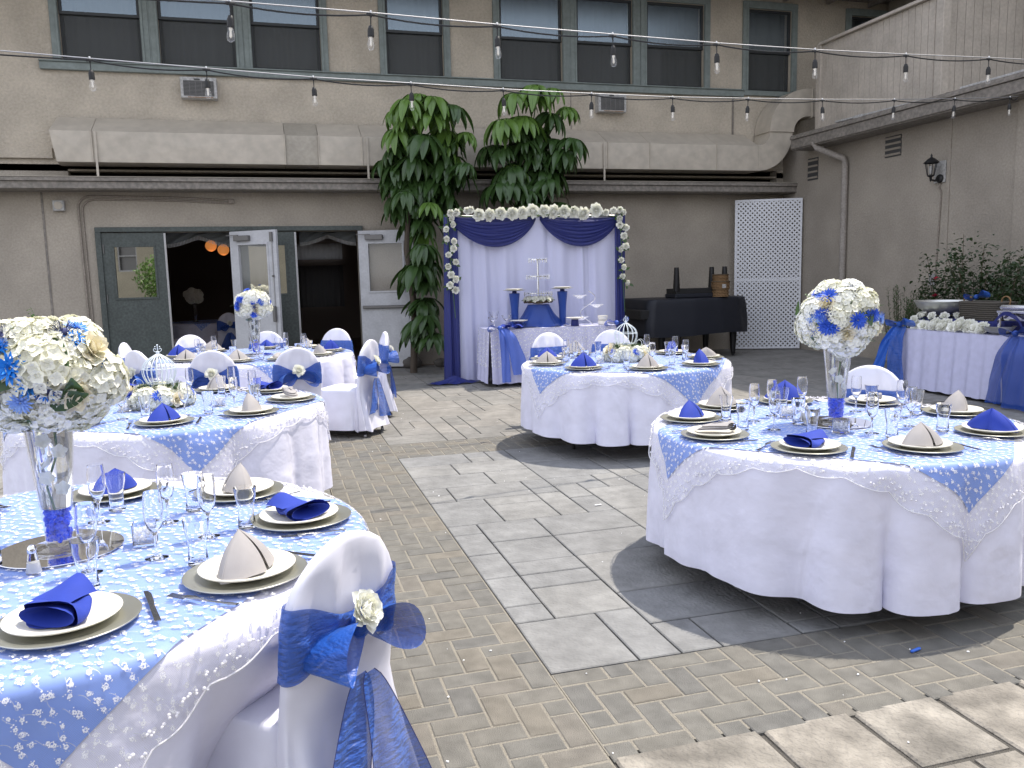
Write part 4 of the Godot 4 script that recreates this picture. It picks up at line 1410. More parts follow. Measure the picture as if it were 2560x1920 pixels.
func cage_piece(label: String, at: Vector3, sd: int, bars: int) -> void:
	rng.seed = sd
	var c := thing("birdcage_centrepiece", label, "centrepiece", at)
	var base := M.new()
	base.lathe(pv([Vector2(0, 0), Vector2(0.15, 0), Vector2(0.155, 0.01), Vector2(0.12, 0.06), Vector2(0, 0.07)]), 20)
	part("moss_base", base, mats.leaf, c)
	var m := M.new()
	for k in bars:
		var a := k * TAU / bars
		var l := []
		for q in 13:
			var w := q / 12.0
			var r := 0.075 + 0.03 * sin(PI * minf(1.0, w * 1.25)) if w < 0.55 else 0.0985 * cos((w - 0.55) / 0.45 * PI / 2)
			var y := 0.15 + w * 0.2
			l.append(Vector3(cos(a) * r, y, sin(a) * r))
		m.tube(p3(l), 0.0028, 5)
	for e in [[0.076, 0.155], [0.103, 0.25]]:
		var l := []
		for q in 25: l.append(Vector3(cos(q * TAU / 24) * e[0], e[1], sin(q * TAU / 24) * e[0]))
		m.tube(p3(l), 0.0026, 5, -1, true)
	part("cage", m, mats.cage, c)
	m = M.new()
	m.ball(Vector3(0, 0.355, 0), Vector3(0.012, 0.01, 0.012), 8, 5)
	for s in [-1.0, 1.0]:
		var l := []
		for q in 12:
			var a := q / 11.0 * 4.4
			l.append(Vector3(s * (0.006 + sin(a) * 0.016 * (1 - q / 26.0) + q * 0.0012), 0.358 + (1 - cos(a)) * 0.012, 0))
		m.tube(p3(l), 0.0024, 5)
	m.tube(p3([Vector3(0, 0.355, 0), Vector3(0, 0.40, 0)]), 0.003, 5)
	m.ball(Vector3(0, 0.402, 0), Vector3.ONE * 0.006, 6, 4)
	for s in [-1.0, 1.0]: m.ball(Vector3(s * 0.014, 0.392, 0), Vector3.ONE * 0.004, 6, 4)
	part("finial", m, mats.cage, c)
	m = M.new()
	for e in [[-1, 0.3], [1, -0.2], [-1, 2.2], [1, 1.8]]:
		var l := []
		for q in 16:
			var a := q / 15.0 * 4.2
			var rr := 0.05 * (1.0 - q / 30.0)
			l.append(Basis(Vector3.UP, e[1]) * Vector3(e[0] * (0.10 + rr * (1 - cos(a))), 0.12 + sin(a) * rr + 0.03, 0))
		m.tube(p3(l), 0.002, 5)
	part("wire_scroll", m, mats.cage, c)
	for k in 15:
		var a := k * TAU / 15 + rng.randf_range(-0.1, 0.1)
		var el := 0.25 + 0.5 * float(k % 2)
		var d := Vector3(cos(a) * cos(el), sin(el), sin(a) * cos(el))
		var p := Vector3(cos(a) * 0.15, 0.045 + 0.03 * (k % 2), sin(a) * 0.15)
		if k % 5 == 2: part("rose", fl.rose[k % 2], mats.cream, c, T(p + d * 0.05, upon(d, a)))
		else: part("hydrangea", fl.hyd[k % 3], mats.ivory, c, T(p, upon(d, a * 3).scaled(Vector3.ONE * 0.8)))
		if k % 3 == 0:
			var d2 := Vector3(cos(a + 0.2) * 0.8, 0.55, sin(a + 0.2) * 0.8).normalized()
			part("blue_daisy", fl.daisy[k % 2], mats.royal_petal, c, T(Vector3(cos(a + 0.2) * 0.19, 0.09, sin(a + 0.2) * 0.19), upon(d2, a)))
	for k in 10:
		var a := k * TAU / 10
		var d := Vector3(cos(a) * 0.6, 0.8, sin(a) * 0.6).normalized()
		part("sprig", fl.thistle, mats.fern, c, T(Vector3(cos(a) * 0.12, 0.12, sin(a) * 0.12), upon(d, a).scaled(Vector3.ONE * 1.2)))

# ---------- tables ----------
const TOP := 0.735

# how far the hanging cloth stands out at angle a, d below the rim (x), and how far it slides along the rim (y)
func fold(a: float, d: float, tb: Dictionary) -> Vector2:
	var k := clampf(d / 0.62, 0.0, 1.1)
	var n: float = tb.folds
	var s: float = tb.seed
	var x := n * a + s + 0.9 * sin(2 * a + s * 2) + 0.5 * sin(5 * a + s)
	var big := 0.65 + 0.35 * sin(3 * a + s)
	var kk := pow(k, 0.8)
	var out := 0.010 + 0.004 * k + kk * (0.056 * big * cos(x) + 0.008 * sin(2.3 * x + s) + 0.005 * sin(6.0 * d + 3 * a + s))
	if tb.has("dent"):
		# a chair seat pushes the cloth in under the table
		var da := wrapf(a - tb.dent, -PI, PI)
		out -= 0.30 * exp(-pow(da / 0.46, 4.0)) * smoothstep(0.05, 0.55, d)
	# fold lines from storage
	var q = Vector2.from_angle(a + s) * (tb.r + d)
	for v: float in [q.x, q.y]:
		var m := absf(wrapf(v + 0.11, -0.19, 0.19))
		out += 0.0035 * exp(-m * m / 0.00012) * smoothstep(0.03, 0.12, d)
	return Vector2(out, kk * big * 0.92 * sin(x) / n)

func drape(p: Vector2, tb: Dictionary, lift: float) -> Vector3:
	var r := p.length()
	var R: float = tb.r
	if r <= R - 0.012:
		return Vector3(p.x, TOP + lift, p.y)
	var a := p.angle()
	var d := r - (R - 0.012)
	var rim := 0.03
	var out: float
	var y: float
	if d < rim:
		var q := d / rim * PI / 2
		out = R - 0.012 + sin(q) * 0.016
		y = TOP - (1 - cos(q)) * 0.016
	else:
		out = R + 0.004
		y = TOP - 0.016 - (d - rim)
	var e := smoothstep(0.0, 0.1, d)
	var fo := fold(a, maxf(0, d - 0.01), tb)
	out += fo.x * e + lift * minf(1.0, d / rim)
	a += fo.y * e
	y += lift * (1 - minf(1.0, d / rim))
	return Vector3(cos(a) * out, y, sin(a) * out)

func table(tb: Dictionary) -> void:
	var at: Vector3 = tb.at
	var R: float = tb.r
	var t := thing("round_table", "round folding table under the white cloth, " + tb.name, "table", at, 0, "round banquet tables")
	var m := M.new()
	m.lathe(pv([Vector2(0, TOP - 0.025), Vector2(R - 0.06, TOP - 0.025), Vector2(R - 0.045, TOP - 0.012), Vector2(R - 0.06, TOP - 0.004), Vector2(0, TOP - 0.004)]), 40)
	part("tabletop", m, mats.wicker, t)
	for k in 4:
		var a: float = tb.leg + k * PI / 2
		var l := M.new()
		l.tube(p3([Vector3(cos(a) * 0.62, 0, sin(a) * 0.62), Vector3(cos(a) * 0.60, TOP - 0.03, sin(a) * 0.60)]), 0.014, 8)
		part("leg", l, mats.black_metal, t)
	m = M.new()
	var len: float = tb.drop
	m.grid(400, 26, func(u: float, w: float) -> Vector3:
		var a := u * TAU
		var r := 0.0
		if w < 0.2: r = (R - 0.013) * w * 5
		else: r = R - 0.013 + (w - 0.2) / 0.8 * (len + 0.015 * sin(a * 3 + tb.seed))
		return drape(Vector2(cos(a), sin(a)) * r, tb, 0.0), true, true)
	whole("tablecloth", m, mats.cloth, "white floor length cloth on the round table, " + tb.name, "tablecloth", T(at), "white round tablecloths")
	for o in [["blue_overlay", tb.blue, 0.005, mats.satin, "periwinkle blue satin square laid over the white cloth, " + tb.name, "blue satin overlays"], ["lace_overlay", tb.lace, 0.010, mats.lace, "sheer white embroidered lace square over the blue overlay, " + tb.name, "lace overlays"]]:
		m = M.new()
		var L: float = o[1]
		var rot: float = tb.rot
		var sh: Vector2 = tb.shift
		var N := 84
		var isl: bool = o[0] == "lace_overlay"
		m.grid(N, N, func(u: float, w: float) -> Vector3:
			var q := Vector2(u * 2 - 1, w * 2 - 1)
			q = Vector2(signf(q.x) * pow(absf(q.x), 0.85), signf(q.y) * pow(absf(q.y), 0.85))
			var e := maxf(absf(q.x), absf(q.y))
			var s := L
			if isl and e > 0.93:
				var along := q.y if absf(q.x) > absf(q.y) else q.x
				s += (e - 0.93) / 0.07 * 0.022 * absf(sin(along * 15.0))
			var pos := q.rotated(rot) * s + sh
			return drape(pos, tb, o[2] + (0.002 * sin(q.x * 9) * sin(q.y * 8) if isl else 0.0)), true)
		for k in m.t.size():
			var uv := m.t[k] * 2 - Vector2.ONE
			uv = Vector2(signf(uv.x) * pow(absf(uv.x), 0.85), signf(uv.y) * pow(absf(uv.y), 0.85))
			m.t[k] = uv * L / 0.37
		var ov := whole(o[0], m, o[3], o[4], "overlay", T(at), o[5])
		if isl:
			# a corded scalloped edge
			var edge := M.new()
			for side in 4:
				var line := PackedVector3Array()
				for k in 121:
					var c := k / 60.0 - 1.0
					var q := Vector2(1, c).rotated(side * PI / 2)
					var s := L + 0.022 * absf(sin(c * 15.0))
					line.append(drape(q.rotated(rot) * s + sh, tb, o[2] + 0.002))
				edge.tube(line, 0.0028, 4)
			part("scalloped_edge", edge, mats.lace_edge, ov)
			var em := M.new()
			for side in 4:
				for k in 84:
					var c := k / 42.0 - 0.98 + rng.randf_range(-0.008, 0.008)
					var inn := rng.randf_range(0.955, 0.995)
					var q := Vector2(inn, c * inn).rotated(side * PI / 2)
					var pos := drape(q.rotated(rot) * L + sh, tb, o[2] + 0.0025)
					var pos2 := drape(q.rotated(rot) * L * 1.012 + sh, tb, o[2] + 0.0025)
					var dr := (pos2 - pos).normalized()
					em.ball(pos, Vector3.ONE * rng.randf_range(0.003, 0.006), 5, 3)
					em.ball(pos + dr.cross(Vector3(0.3, 1, 0.2)).normalized() * 0.010, Vector3.ONE * 0.004, 5, 3)
			part("bead_trim", em, mats.lace_edge, ov).set_meta("kind", "stuff")

# ---------- covered chairs: the sitter looks along -z, the base lies at the middle of the seat ----------
func chair_back(a: float, y: float, grow: float) -> Vector3:
	var w := 0.212 + maxf(0.0, 0.5 - y) * 0.10
	var dp := 0.034 + maxf(0.0, 0.45 - y) * 0.16
	if y > 0.72:
		var q := clampf((y - 0.72) / 0.23, 0.0, 1.0)
		var cc := sqrt(1.0 - q * q)
		w = 0.212 * cc
		dp = 0.034 * pow(cc, 0.5)
	var zc := 0.225 + (y - 0.45) * 0.13 if y > 0.45 else 0.225 + (0.45 - y) * 0.10
	var n := 3.2
	var ca := cos(a); var sa := sin(a)
	var x := signf(ca) * pow(absf(ca), 2.0 / n) * (w + grow)
	var z := signf(sa) * pow(absf(sa), 2.0 / n) * (dp + grow)
	var k := clampf((0.50 - y) / 0.42, 0.0, 1.0)
	var rip := sin(a * 9 + 1.0 + sin(a * 2)) * 0.020 * k
	var up := clampf((y - 0.55) / 0.3, 0.0, 1.0) * clampf((0.94 - y) / 0.1, 0.0, 1.0)
	z += (rip + 0.010 * up * (sin(x * 34 + y * 5) + 0.5 * sin(x * 71 - y * 7))) * (1.0 if grow < 0.003 or sa > 0 else 1.0)
	x += rip * 0.6 * signf(ca)
	return Vector3(x, y, zc + z)

var chair0: Node3D
var chair_count := 0

func make_chair() -> Node3D:
	var c := thing("covered_chair", "", "chair", Vector3.ZERO)
	var m := M.new()
	var ys := [0.07, 0.12, 0.18, 0.25, 0.32, 0.40, 0.48, 0.56, 0.62, 0.68, 0.72, 0.76, 0.80, 0.84, 0.875, 0.905, 0.928, 0.942, 0.949, 0.95]
	m.grid(72, ys.size() - 1, func(u: float, w: float) -> Vector3:
		var y: float = ys[roundi(w * (ys.size() - 1))]
		var q := chair_back(u * TAU, y, 0.0)
		if y < 0.1: q.y += 0.012 * sin(u * TAU * 5)
		return q, true, true)
	var lv := [[0.075, 1.16], [0.13, 1.13], [0.2, 1.10], [0.28, 1.06], [0.36, 1.03], [0.42, 1.01], [0.448, 1.0], [0.462, 0.985], [0.470, 0.95], [0.478, 0.8], [0.484, 0.5], [0.486, 0.02]]
	m.grid(80, lv.size() - 1, func(u: float, w: float) -> Vector3:
		var e: Array = lv[roundi(w * (lv.size() - 1))]
		var a := u * TAU
		var ca := cos(a); var sa := sin(a)
		var x := signf(ca) * pow(absf(ca), 0.42) * 0.222
		var z := signf(sa) * pow(absf(sa), 0.42) * 0.225
		var k := clampf((0.42 - e[0]) / 0.35, 0.0, 1.0)
		var rip: float = 1.0 + k * 0.055 * sin(a * 8 + 2.0 + sin(a * 3)) + k * 0.02 * sin(a * 19)
		var pk := 0.004 * sin(a * 34) if e[0] > 0.40 and e[0] < 0.465 else 0.0
		return Vector3(x * e[1] * rip, e[0] + pk, z * e[1] * rip - 0.005), true, true)
	part("chair_cover", m, mats.chair_cloth, c)
	for s in [Vector3(-0.19, 0, -0.2), Vector3(0.19, 0, -0.2), Vector3(-0.20, 0, 0.25), Vector3(0.20, 0, 0.25)]:
		var l := M.new()
		l.tube(p3([s + Vector3(0, 0.012, 0.03 * signf(s.z)), s * 0.93 + Vector3(0, 0.4, 0)]), 0.0125, 8)
		var leg := part("leg", l, mats.black_metal, c)
		var g := M.new()
		g.lathe(pv([Vector2(0, 0), Vector2(0.016, 0), Vector2(0.017, 0.02), Vector2(0.013, 0.03), Vector2(0, 0.03)]), 10, s + Vector3(0, 0, 0.03 * signf(s.z)))
		part("glide", g, mats.alu, leg)
	# organza sash: a band round the back that narrows to the knot behind
	var b := M.new()
	b.grid(96, 8, func(u: float, w: float) -> Vector3:
		var a := u * TAU
		var q0 := chair_back(a, 0.6, 0.0)
		var t := clampf(absf(q0.x) / 0.2, 0.0, 1.0)
		var lo := 0.61; var hi := 0.805
		if sin(a) > 0.0:
			t = smoothstep(0.0, 1.0, t)
			lo = lerpf(0.66, 0.605, t); hi = lerpf(0.735, 0.805, t)
		var y := lerpf(lo, hi, w)
		var q := chair_back(a, y, 0.006 + 0.006 * absf(sin(w * 9.4 + q0.x * 7.0)) * (1.0 - 0.6 * t))
		q.z += 0.004 * sin(w * 11 + q.x * 20) * (1 if sin(a) > 0 else 0)
		return q, true, true)
	part("sash", b, mats.organza, c)
	var kz := chair_back(PI / 2, 0.695, 0.0).z
	for s in [-1.0, 1.0]:
		var lp := M.new()
		lp.grid(26, 8, func(u: float, w: float) -> Vector3:
			var a := u * TAU
			var rr := 0.5 - 0.5 * cos(a)
			var x: float = s * (0.012 + 0.15 * rr)
			var y := 0.695 - 0.05 * rr + sin(a) * 0.068 * pow(rr, 0.4)
			var wid := 0.03 + 0.06 * rr
			return Vector3(x + (w - 0.5) * 0.02, y + (w - 0.5) * 0.03 * sin(a), kz + 0.026 + 0.028 * rr + (w - 0.5) * wid * 1.5 + 0.004 * sin(a * 3 + w * 9)), false, true)
		part("bow_loop", lp, mats.organza, c)
		var tl := M.new()
		tl.grid(18, 10, func(u: float, w: float) -> Vector3:
			var wd := 0.04 + 0.19 * pow(u, 0.6)
			var x: float = s * (0.012 + 0.11 * u) + (w - 0.5) * wd
			var y = 0.565 - u * (0.40 if s > 0 else 0.33) - 0.03 * u * (w - 0.5) * s
			var z := kz + 0.034 + 0.05 * u - 0.03 * u * u + 0.012 * sin(w * 9 + u * 4 + s) * u + (0.012 if s > 0 else 0.0)
			return Vector3(x, y, z), false)
		var tail := part("bow_tail", tl, mats.organza, c)
		var hm := M.new()
		for e in [0, 1]:
			var line := PackedVector3Array()
			for k in 19: line.append(tl.v[k * 11 + e * 10])
			hm.tube(line, 0.0014, 3)
		part("hem", hm, mats.navy, tail)
	var kn := M.new()
	kn.ball(Vector3(0, 0.695, kz + 0.03), Vector3(0.028, 0.034, 0.028), 12, 8)
	part("knot", kn, mats.organza, c)
	part("silk_flower", peony_m(0.058, 31), mats.white_petal, c, T(Vector3(0.0, 0.745, kz + 0.055), upon(Vector3(0.1, 0.45, 1).normalized(), 0.4)))
	return c

# top: where the middle of the top of the back stands; to: the point the sitter looks at
func chair(top: Vector2, to: Vector2, label: String, group: String, y := 0.0) -> Node3D:
	var d := (to - top).normalized()
	var turn := atan2(-d.x, -d.y)
	var at := top + d * 0.29
	var p := Vector3(at.x, y, at.y)
	if chair0 == null:
		chair0 = make_chair()
		chair0.position = p
		chair0.rotation.y = turn
		chair0.set_meta("label", label)
		chair0.set_meta("group", group)
		return chair0
	var r := dup(chair0, "covered_chair", label, p, turn, group)
	r.scale = Vector3.ONE
	return r

# ---------- place settings ----------
var kit := {}

func napkin_pyramid() -> M:
	# a square of cloth folded into a standing tent: two flared flanks, a slot in front with the inner folds showing
	var m := M.new()
	var apex := Vector3(0, 0.098, -0.012)
	var flank := func(a0: float, a1: float, r0: float, r1: float, up: float, tuck: float) -> void:
		m.grid(14, 8, func(u: float, w: float) -> Vector3:
			var a := lerpf(a0, a1, u)
			var r := lerpf(r0, r1, u)
			var base := Vector3(sin(a) * r, 0.004 + up * pow(sin(PI * u), 2.0), cos(a) * r * 0.82)
			var q := apex.lerp(base, w)
			var bulge := sin(PI * w) * 0.010
			q += Vector3(sin(a), 0.35, cos(a)) * bulge
			q -= Vector3(sin(a), 0, cos(a)) * tuck * (1 - w) * 0.3
			return q, false)
	flank.call(0.10, 1.75, 0.075, 0.115, 0.006, 0.0)
	flank.call(1.70, PI, 0.115, 0.05, 0.0, 0.0)
	flank.call(PI, TAU - 1.70, 0.05, 0.115, 0.0, 0.0)
	flank.call(TAU - 1.75, TAU - 0.10, 0.115, 0.075, 0.006, 0.0)
	flank.call(0.02, 0.75, 0.03, 0.075, 0.008, 0.02)
	flank.call(TAU - 0.75, TAU - 0.02, 0.075, 0.03, 0.008, 0.02)
	return m

func napkin_pouch() -> M:
	# the tent laid on its side: a rounded pouch with a rolled open mouth
	var m := M.new()
	m.grid(26, 14, func(u: float, w: float) -> Vector3:
		var a := u * TAU
		var L := lerpf(-0.075, 0.095, w)
		var wd := lerpf(0.088, 0.030, pow(w, 1.6))
		var h := lerpf(0.027, 0.010, w)
		var y := sin(a) * h
		var mouth := 0.012 * cos(a * 3) if w < 0.08 else 0.0
		return Vector3(cos(a) * wd + 0.03 * w * w, maxf(0.003, 0.026 - 0.012 * w + y + 0.006 * sin(w * 7 + a)), L + mouth + 0.02 * absf(cos(a)) * (1 - w)), true, true)
	m.grid(16, 6, func(u: float, w: float) -> Vector3:
		var a := u * TAU
		return Vector3(cos(a) * lerpf(0.082, 0.03, w), 0.026 + sin(a) * lerpf(0.022, 0.006, w), -0.072 + w * 0.07), false, true)
	m.grid(10, 6, func(u: float, w: float) -> Vector3:
		return Vector3(lerpf(-0.03, 0.09, u), 0.040 + 0.035 * sin(PI * u) * w - 0.01 * w * w, lerpf(-0.02, 0.085, w) + 0.03 * u * w), false)
	return m

func napkin_flat() -> M:
	# folded over twice, its rolled end on one side
	var m := M.new()
	for layer in 3:
		var y0 := 0.010 + layer * 0.009
		m.grid(18, 8, func(u: float, w: float) -> Vector3:
			var a := u * TAU
			var r := 0.108 - layer * 0.010
			var x := cos(a) * r
			var z := sin(a) * r * 0.42
			var e := sqrt(1.0 - pow(1 - w, 2.0))
			return Vector3(x * e + 0.008 * layer, y0 + (1 - pow(e, 3.0)) * 0.010 + 0.010 * cos(x * 14) + (0.014 * smoothstep(0.03, 0.1, x)), z * e), true, true)
	m.grid(18, 10, func(u: float, w: float) -> Vector3:
		var a := u * TAU
		return Vector3(0.085 + cos(a) * 0.022, 0.036 + sin(a) * 0.018, lerpf(-0.035, 0.035, w)), true, true)
	return m

func flute_m() -> M:
	var m := M.new()
	m.lathe(pv([Vector2(0, 0.0), Vector2(0.033, 0.0), Vector2(0.033, 0.002), Vector2(0.012, 0.006), Vector2(0.005, 0.012), Vector2(0.0042, 0.03), Vector2(0.0045, 0.065), Vector2(0.009, 0.076), Vector2(0.019, 0.092), Vector2(0.026, 0.115), Vector2(0.0285, 0.14), Vector2(0.0275, 0.17), Vector2(0.0245, 0.20), Vector2(0.0232, 0.2005), Vector2(0.0262, 0.17), Vector2(0.027, 0.14), Vector2(0.0245, 0.115), Vector2(0.017, 0.093), Vector2(0.006, 0.082), Vector2(0, 0.081)]), 22)
	return m

func tumbler_m() -> M:
	var m := M.new()
	m.lathe(pv([Vector2(0, 0.0), Vector2(0.027, 0.0), Vector2(0.029, 0.004), Vector2(0.028, 0.02), Vector2(0.0245, 0.045), Vector2(0.0265, 0.075), Vector2(0.033, 0.105), Vector2(0.0365, 0.135), Vector2(0.0350, 0.1355), Vector2(0.0312, 0.105), Vector2(0.0247, 0.075), Vector2(0.0227, 0.045), Vector2(0.024, 0.022), Vector2(0.020, 0.014), Vector2(0, 0.013)]), 22)
	return m

func setting_kit() -> void:
	var m := M.new()
	m.lathe(pv([Vector2(0, 0.0), Vector2(0.11, 0.0), Vector2(0.163, 0.010), Vector2(0.165, 0.013), Vector2(0.162, 0.0145), Vector2(0.150, 0.0115), Vector2(0.147, 0.0125), Vector2(0.137, 0.009), Vector2(0.134, 0.010), Vector2(0.124, 0.0065), Vector2(0.110, 0.005), Vector2(0, 0.0045)]), 44)
	kit.charger = m.mesh()
	m = M.new()
	m.lathe(pv([Vector2(0, 0.0), Vector2(0.075, 0.0), Vector2(0.082, 0.005), Vector2(0.127, 0.019), Vector2(0.130, 0.0225), Vector2(0.128, 0.025), Vector2(0.120, 0.0235), Vector2(0.094, 0.0165), Vector2(0.086, 0.0115), Vector2(0.075, 0.009), Vector2(0, 0.009)]), 44)
	kit.plate = m.mesh()
	kit.P = napkin_pyramid().mesh()
	kit.F = napkin_pouch().mesh()
	kit.R = napkin_flat().mesh()
	m = flute_m()
	kit.flute = m.mesh()
	kit.tumbler = tumbler_m().mesh()
	# fork along -z from its handle
	m = M.new()
	m.grid(6, 14, func(u: float, w: float) -> Vector3:
		var a := u * TAU
		var wd := lerpf(0.0085, 0.0035, smoothstep(0.1, 0.55, w)) if w < 0.7 else lerpf(0.0035, 0.0115, smoothstep(0.7, 0.86, w))
		return Vector3(cos(a) * wd, 0.004 + sin(a) * 0.0016 + 0.006 * smoothstep(0.5, 0.85, w), 0.10 - w * 0.155), true, true)
	for k in 4: m.box(Vector3(-0.0093 + k * 0.0062, 0.0085, -0.078), Vector3(0.003, 0.002, 0.05), Basis(Vector3.RIGHT, 0.08))
	kit.fork = m.mesh()
	m = M.new()
	m.prism(pv([Vector2(-0.008, -0.11), Vector2(0.007, -0.11), Vector2(0.006, 0.0), Vector2(0.009, 0.03), Vector2(0.010, 0.09), Vector2(0.004, 0.112), Vector2(-0.006, 0.115), Vector2(-0.006, 0.0)]), 0.003, T(Vector3(0, 0.0055, 0), Basis(Vector3.RIGHT, -PI / 2)))
	kit.knife = m.mesh()

func setting(tb: Dictionary, p: Vector2, style: String, blue: bool, spin: float, who: String, cutlery := true) -> void:
	var at: Vector3 = tb.at
	var out := (p - Vector2(at.x, at.z)).normalized()
	var turn := atan2(out.x, out.y)
	var y := TOP + 0.0135
	var P := Vector3(p.x, y, p.y)
	whole("charger_plate", kit.charger, mats.charger, "silver charger at %s, %s" % [who, tb.short], "charger", T(P), "silver charger plates")
	whole("dinner_plate", kit.plate, mats.plate, "cream dinner plate at %s, %s" % [who, tb.short], "plate", T(P + Vector3(rng.randf_range(-0.008, 0.008), 0.0055, rng.randf_range(-0.008, 0.008))), "cream dinner plates")
	var col := "royal blue" if blue else "silver grey"
	var how: String = {"P": "tented napkin", "F": "slumped napkin", "R": "flat folded napkin"}[style]
	var sc := rng.randf_range(0.92, 1.1)
	var b := Basis(Vector3.UP, turn + spin + rng.randf_range(-0.2, 0.2)).scaled(Vector3(sc * rng.randf_range(0.9, 1.1), sc * rng.randf_range(0.92, 1.2), sc))
	whole("napkin", kit[style], mats.royal if blue else mats.silver_napkin, "%s %s, %s, %s" % [col, how, who, tb.short], "napkin", T(P + Vector3(0, 0.0155, 0), b), "folded napkins")
	if cutlery:
		var side := Vector2(out.y, -out.x)
		var f := p - side * 0.186 + out * 0.02
		var k := p + side * 0.186 + out * 0.01
		var cen := Vector2(at.x, at.z)
		if f.distance_to(cen) < tb.r - 0.06: whole("fork", kit.fork, mats.cutlery, "fork left of %s, %s" % [who, tb.short], "fork", T(Vector3(f.x, TOP + 0.0115, f.y), Basis(Vector3.UP, turn + rng.randf_range(-0.12, 0.12))), "forks")
		if k.distance_to(cen) < tb.r - 0.06: whole("knife", kit.knife, mats.cutlery, "knife right of %s, %s" % [who, tb.short], "knife", T(Vector3(k.x, TOP + 0.0115, k.y), Basis(Vector3.UP, turn + rng.randf_range(-0.12, 0.12))), "knives")

func glass(kind: String, p: Vector2, label: String) -> void:
	whole("champagne_flute" if kind == "flute" else "water_glass", kit[kind], mats.glass, label, "glass", T(Vector3(p.x, TOP + 0.0125, p.y), Basis(Vector3.UP, rng.randf() * TAU)), "champagne flutes" if kind == "flute" else "water glasses")

func candle_cube(p: Vector2, label: String, square: bool) -> void:
	var c := thing("candle_holder", label, "candle holder", Vector3(p.x, TOP + 0.0125, p.y), rng.randf(), "glass candle holders")
	var m := M.new()
	var n := 4 if square else 24
	var r := 0.05 if square else 0.042
	m.lathe(pv([Vector2(0, 0), Vector2(r, 0), Vector2(r, 0.0), Vector2(r, 0.065), Vector2(r - 0.004, 0.065), Vector2(r - 0.004, 0.008), Vector2(r - 0.004, 0.008), Vector2(0, 0.008)]), n)
	part("glass", m, mats.glass, c)
	var l := []
	for k in 70:
		var a := rng.randf() * TAU
		var q := sqrt(rng.randf()) * (r * 0.66 if square else r - 0.01)
		l.append(T(Vector3(cos(a) * q, rng.randf_range(0.014, 0.045), sin(a) * q), Basis.from_euler(Vector3(rng.randf() * 6, rng.randf() * 6, 0))))
	m = M.new()
	m.ball(Vector3.ZERO, Vector3(0.008, 0.006, 0.007), 5, 3)
	fan("crystals", l, m.mesh(), mats.crystal, c)

func salt_shaker(p: Vector2, label: String) -> void:
	var c := thing("salt_shaker", label, "salt shaker", Vector3(p.x, TOP + 0.0125, p.y))
	var m := M.new()
	m.lathe(pv([Vector2(0, 0), Vector2(0.020, 0), Vector2(0.021, 0.004), Vector2(0.0115, 0.062), Vector2(0.0115, 0.062), Vector2(0, 0.062)]), 12)
	part("glass", m, mats.glass, c)
	m = M.new()
	m.lathe(pv([Vector2(0, 0.004), Vector2(0.0175, 0.004), Vector2(0.0145, 0.032), Vector2(0.0145, 0.032), Vector2(0, 0.036)]), 12)
	part("salt", m, mats.salt, c)
	m = M.new()
	m.lathe(pv([Vector2(0.0125, 0.060), Vector2(0.013, 0.068), Vector2(0.011, 0.076), Vector2(0.006, 0.082), Vector2(0, 0.083)]), 12)
	part("cap", m, mats.chrome, c)

func auto_glasses(tb: Dictionary, seats: Array) -> void:
	var cen := Vector2(tb.at.x, tb.at.z)
	for s in seats:
		var p := Vector2(s[0], s[1])
		var d := (p - cen)
		var a := d.angle()
		var r := d.length()
		glass("flute", cen + Vector2.from_angle(a + rng.randf_range(-0.30, -0.18)) * (r - rng.randf_range(0.20, 0.26)), "champagne flute before %s, %s" % [s[5], tb.short])
		glass("tumbler", cen + Vector2.from_angle(a + rng.randf_range(0.12, 0.30)) * (r - rng.randf_range(0.18, 0.24)), "water glass before %s, %s" % [s[5], tb.short])

# ---------- the draped backdrop ----------
func bz(sx: float) -> float: return 2.43 + (sx - 1111.0) * 0.00619
func by(sy: float) -> float: return 2.42 - (sy - 538.0) * 0.00576

func hanging(x0: float, x1: float, y0: float, y1: float, z: float, k: float, amp: float, sd: float, flare := 0.0) -> M:
	var m := M.new()
	m.grid(int((x1 - x0) * 90) + 8, 10, func(u: float, w: float) -> Vector3:
		var x := lerpf(x0, x1, u)
		var ph := x * k + sd + 1.3 * sin(x * 4.1 + sd) + 0.5 * sin(x * 11.0)
		var a := amp * (0.55 + 0.45 * (1 - w))
		return Vector3(x + 0.012 * sin(ph * 0.5 + w * 2) - flare * (1 - w) * (1 - u), lerpf(y0, y1, w) + (0.012 * sin(ph) if w < 0.05 else 0.0), z + a * sin(ph) + a * 0.35 * sin(ph * 2.3 + w * 1.5)))
	return m

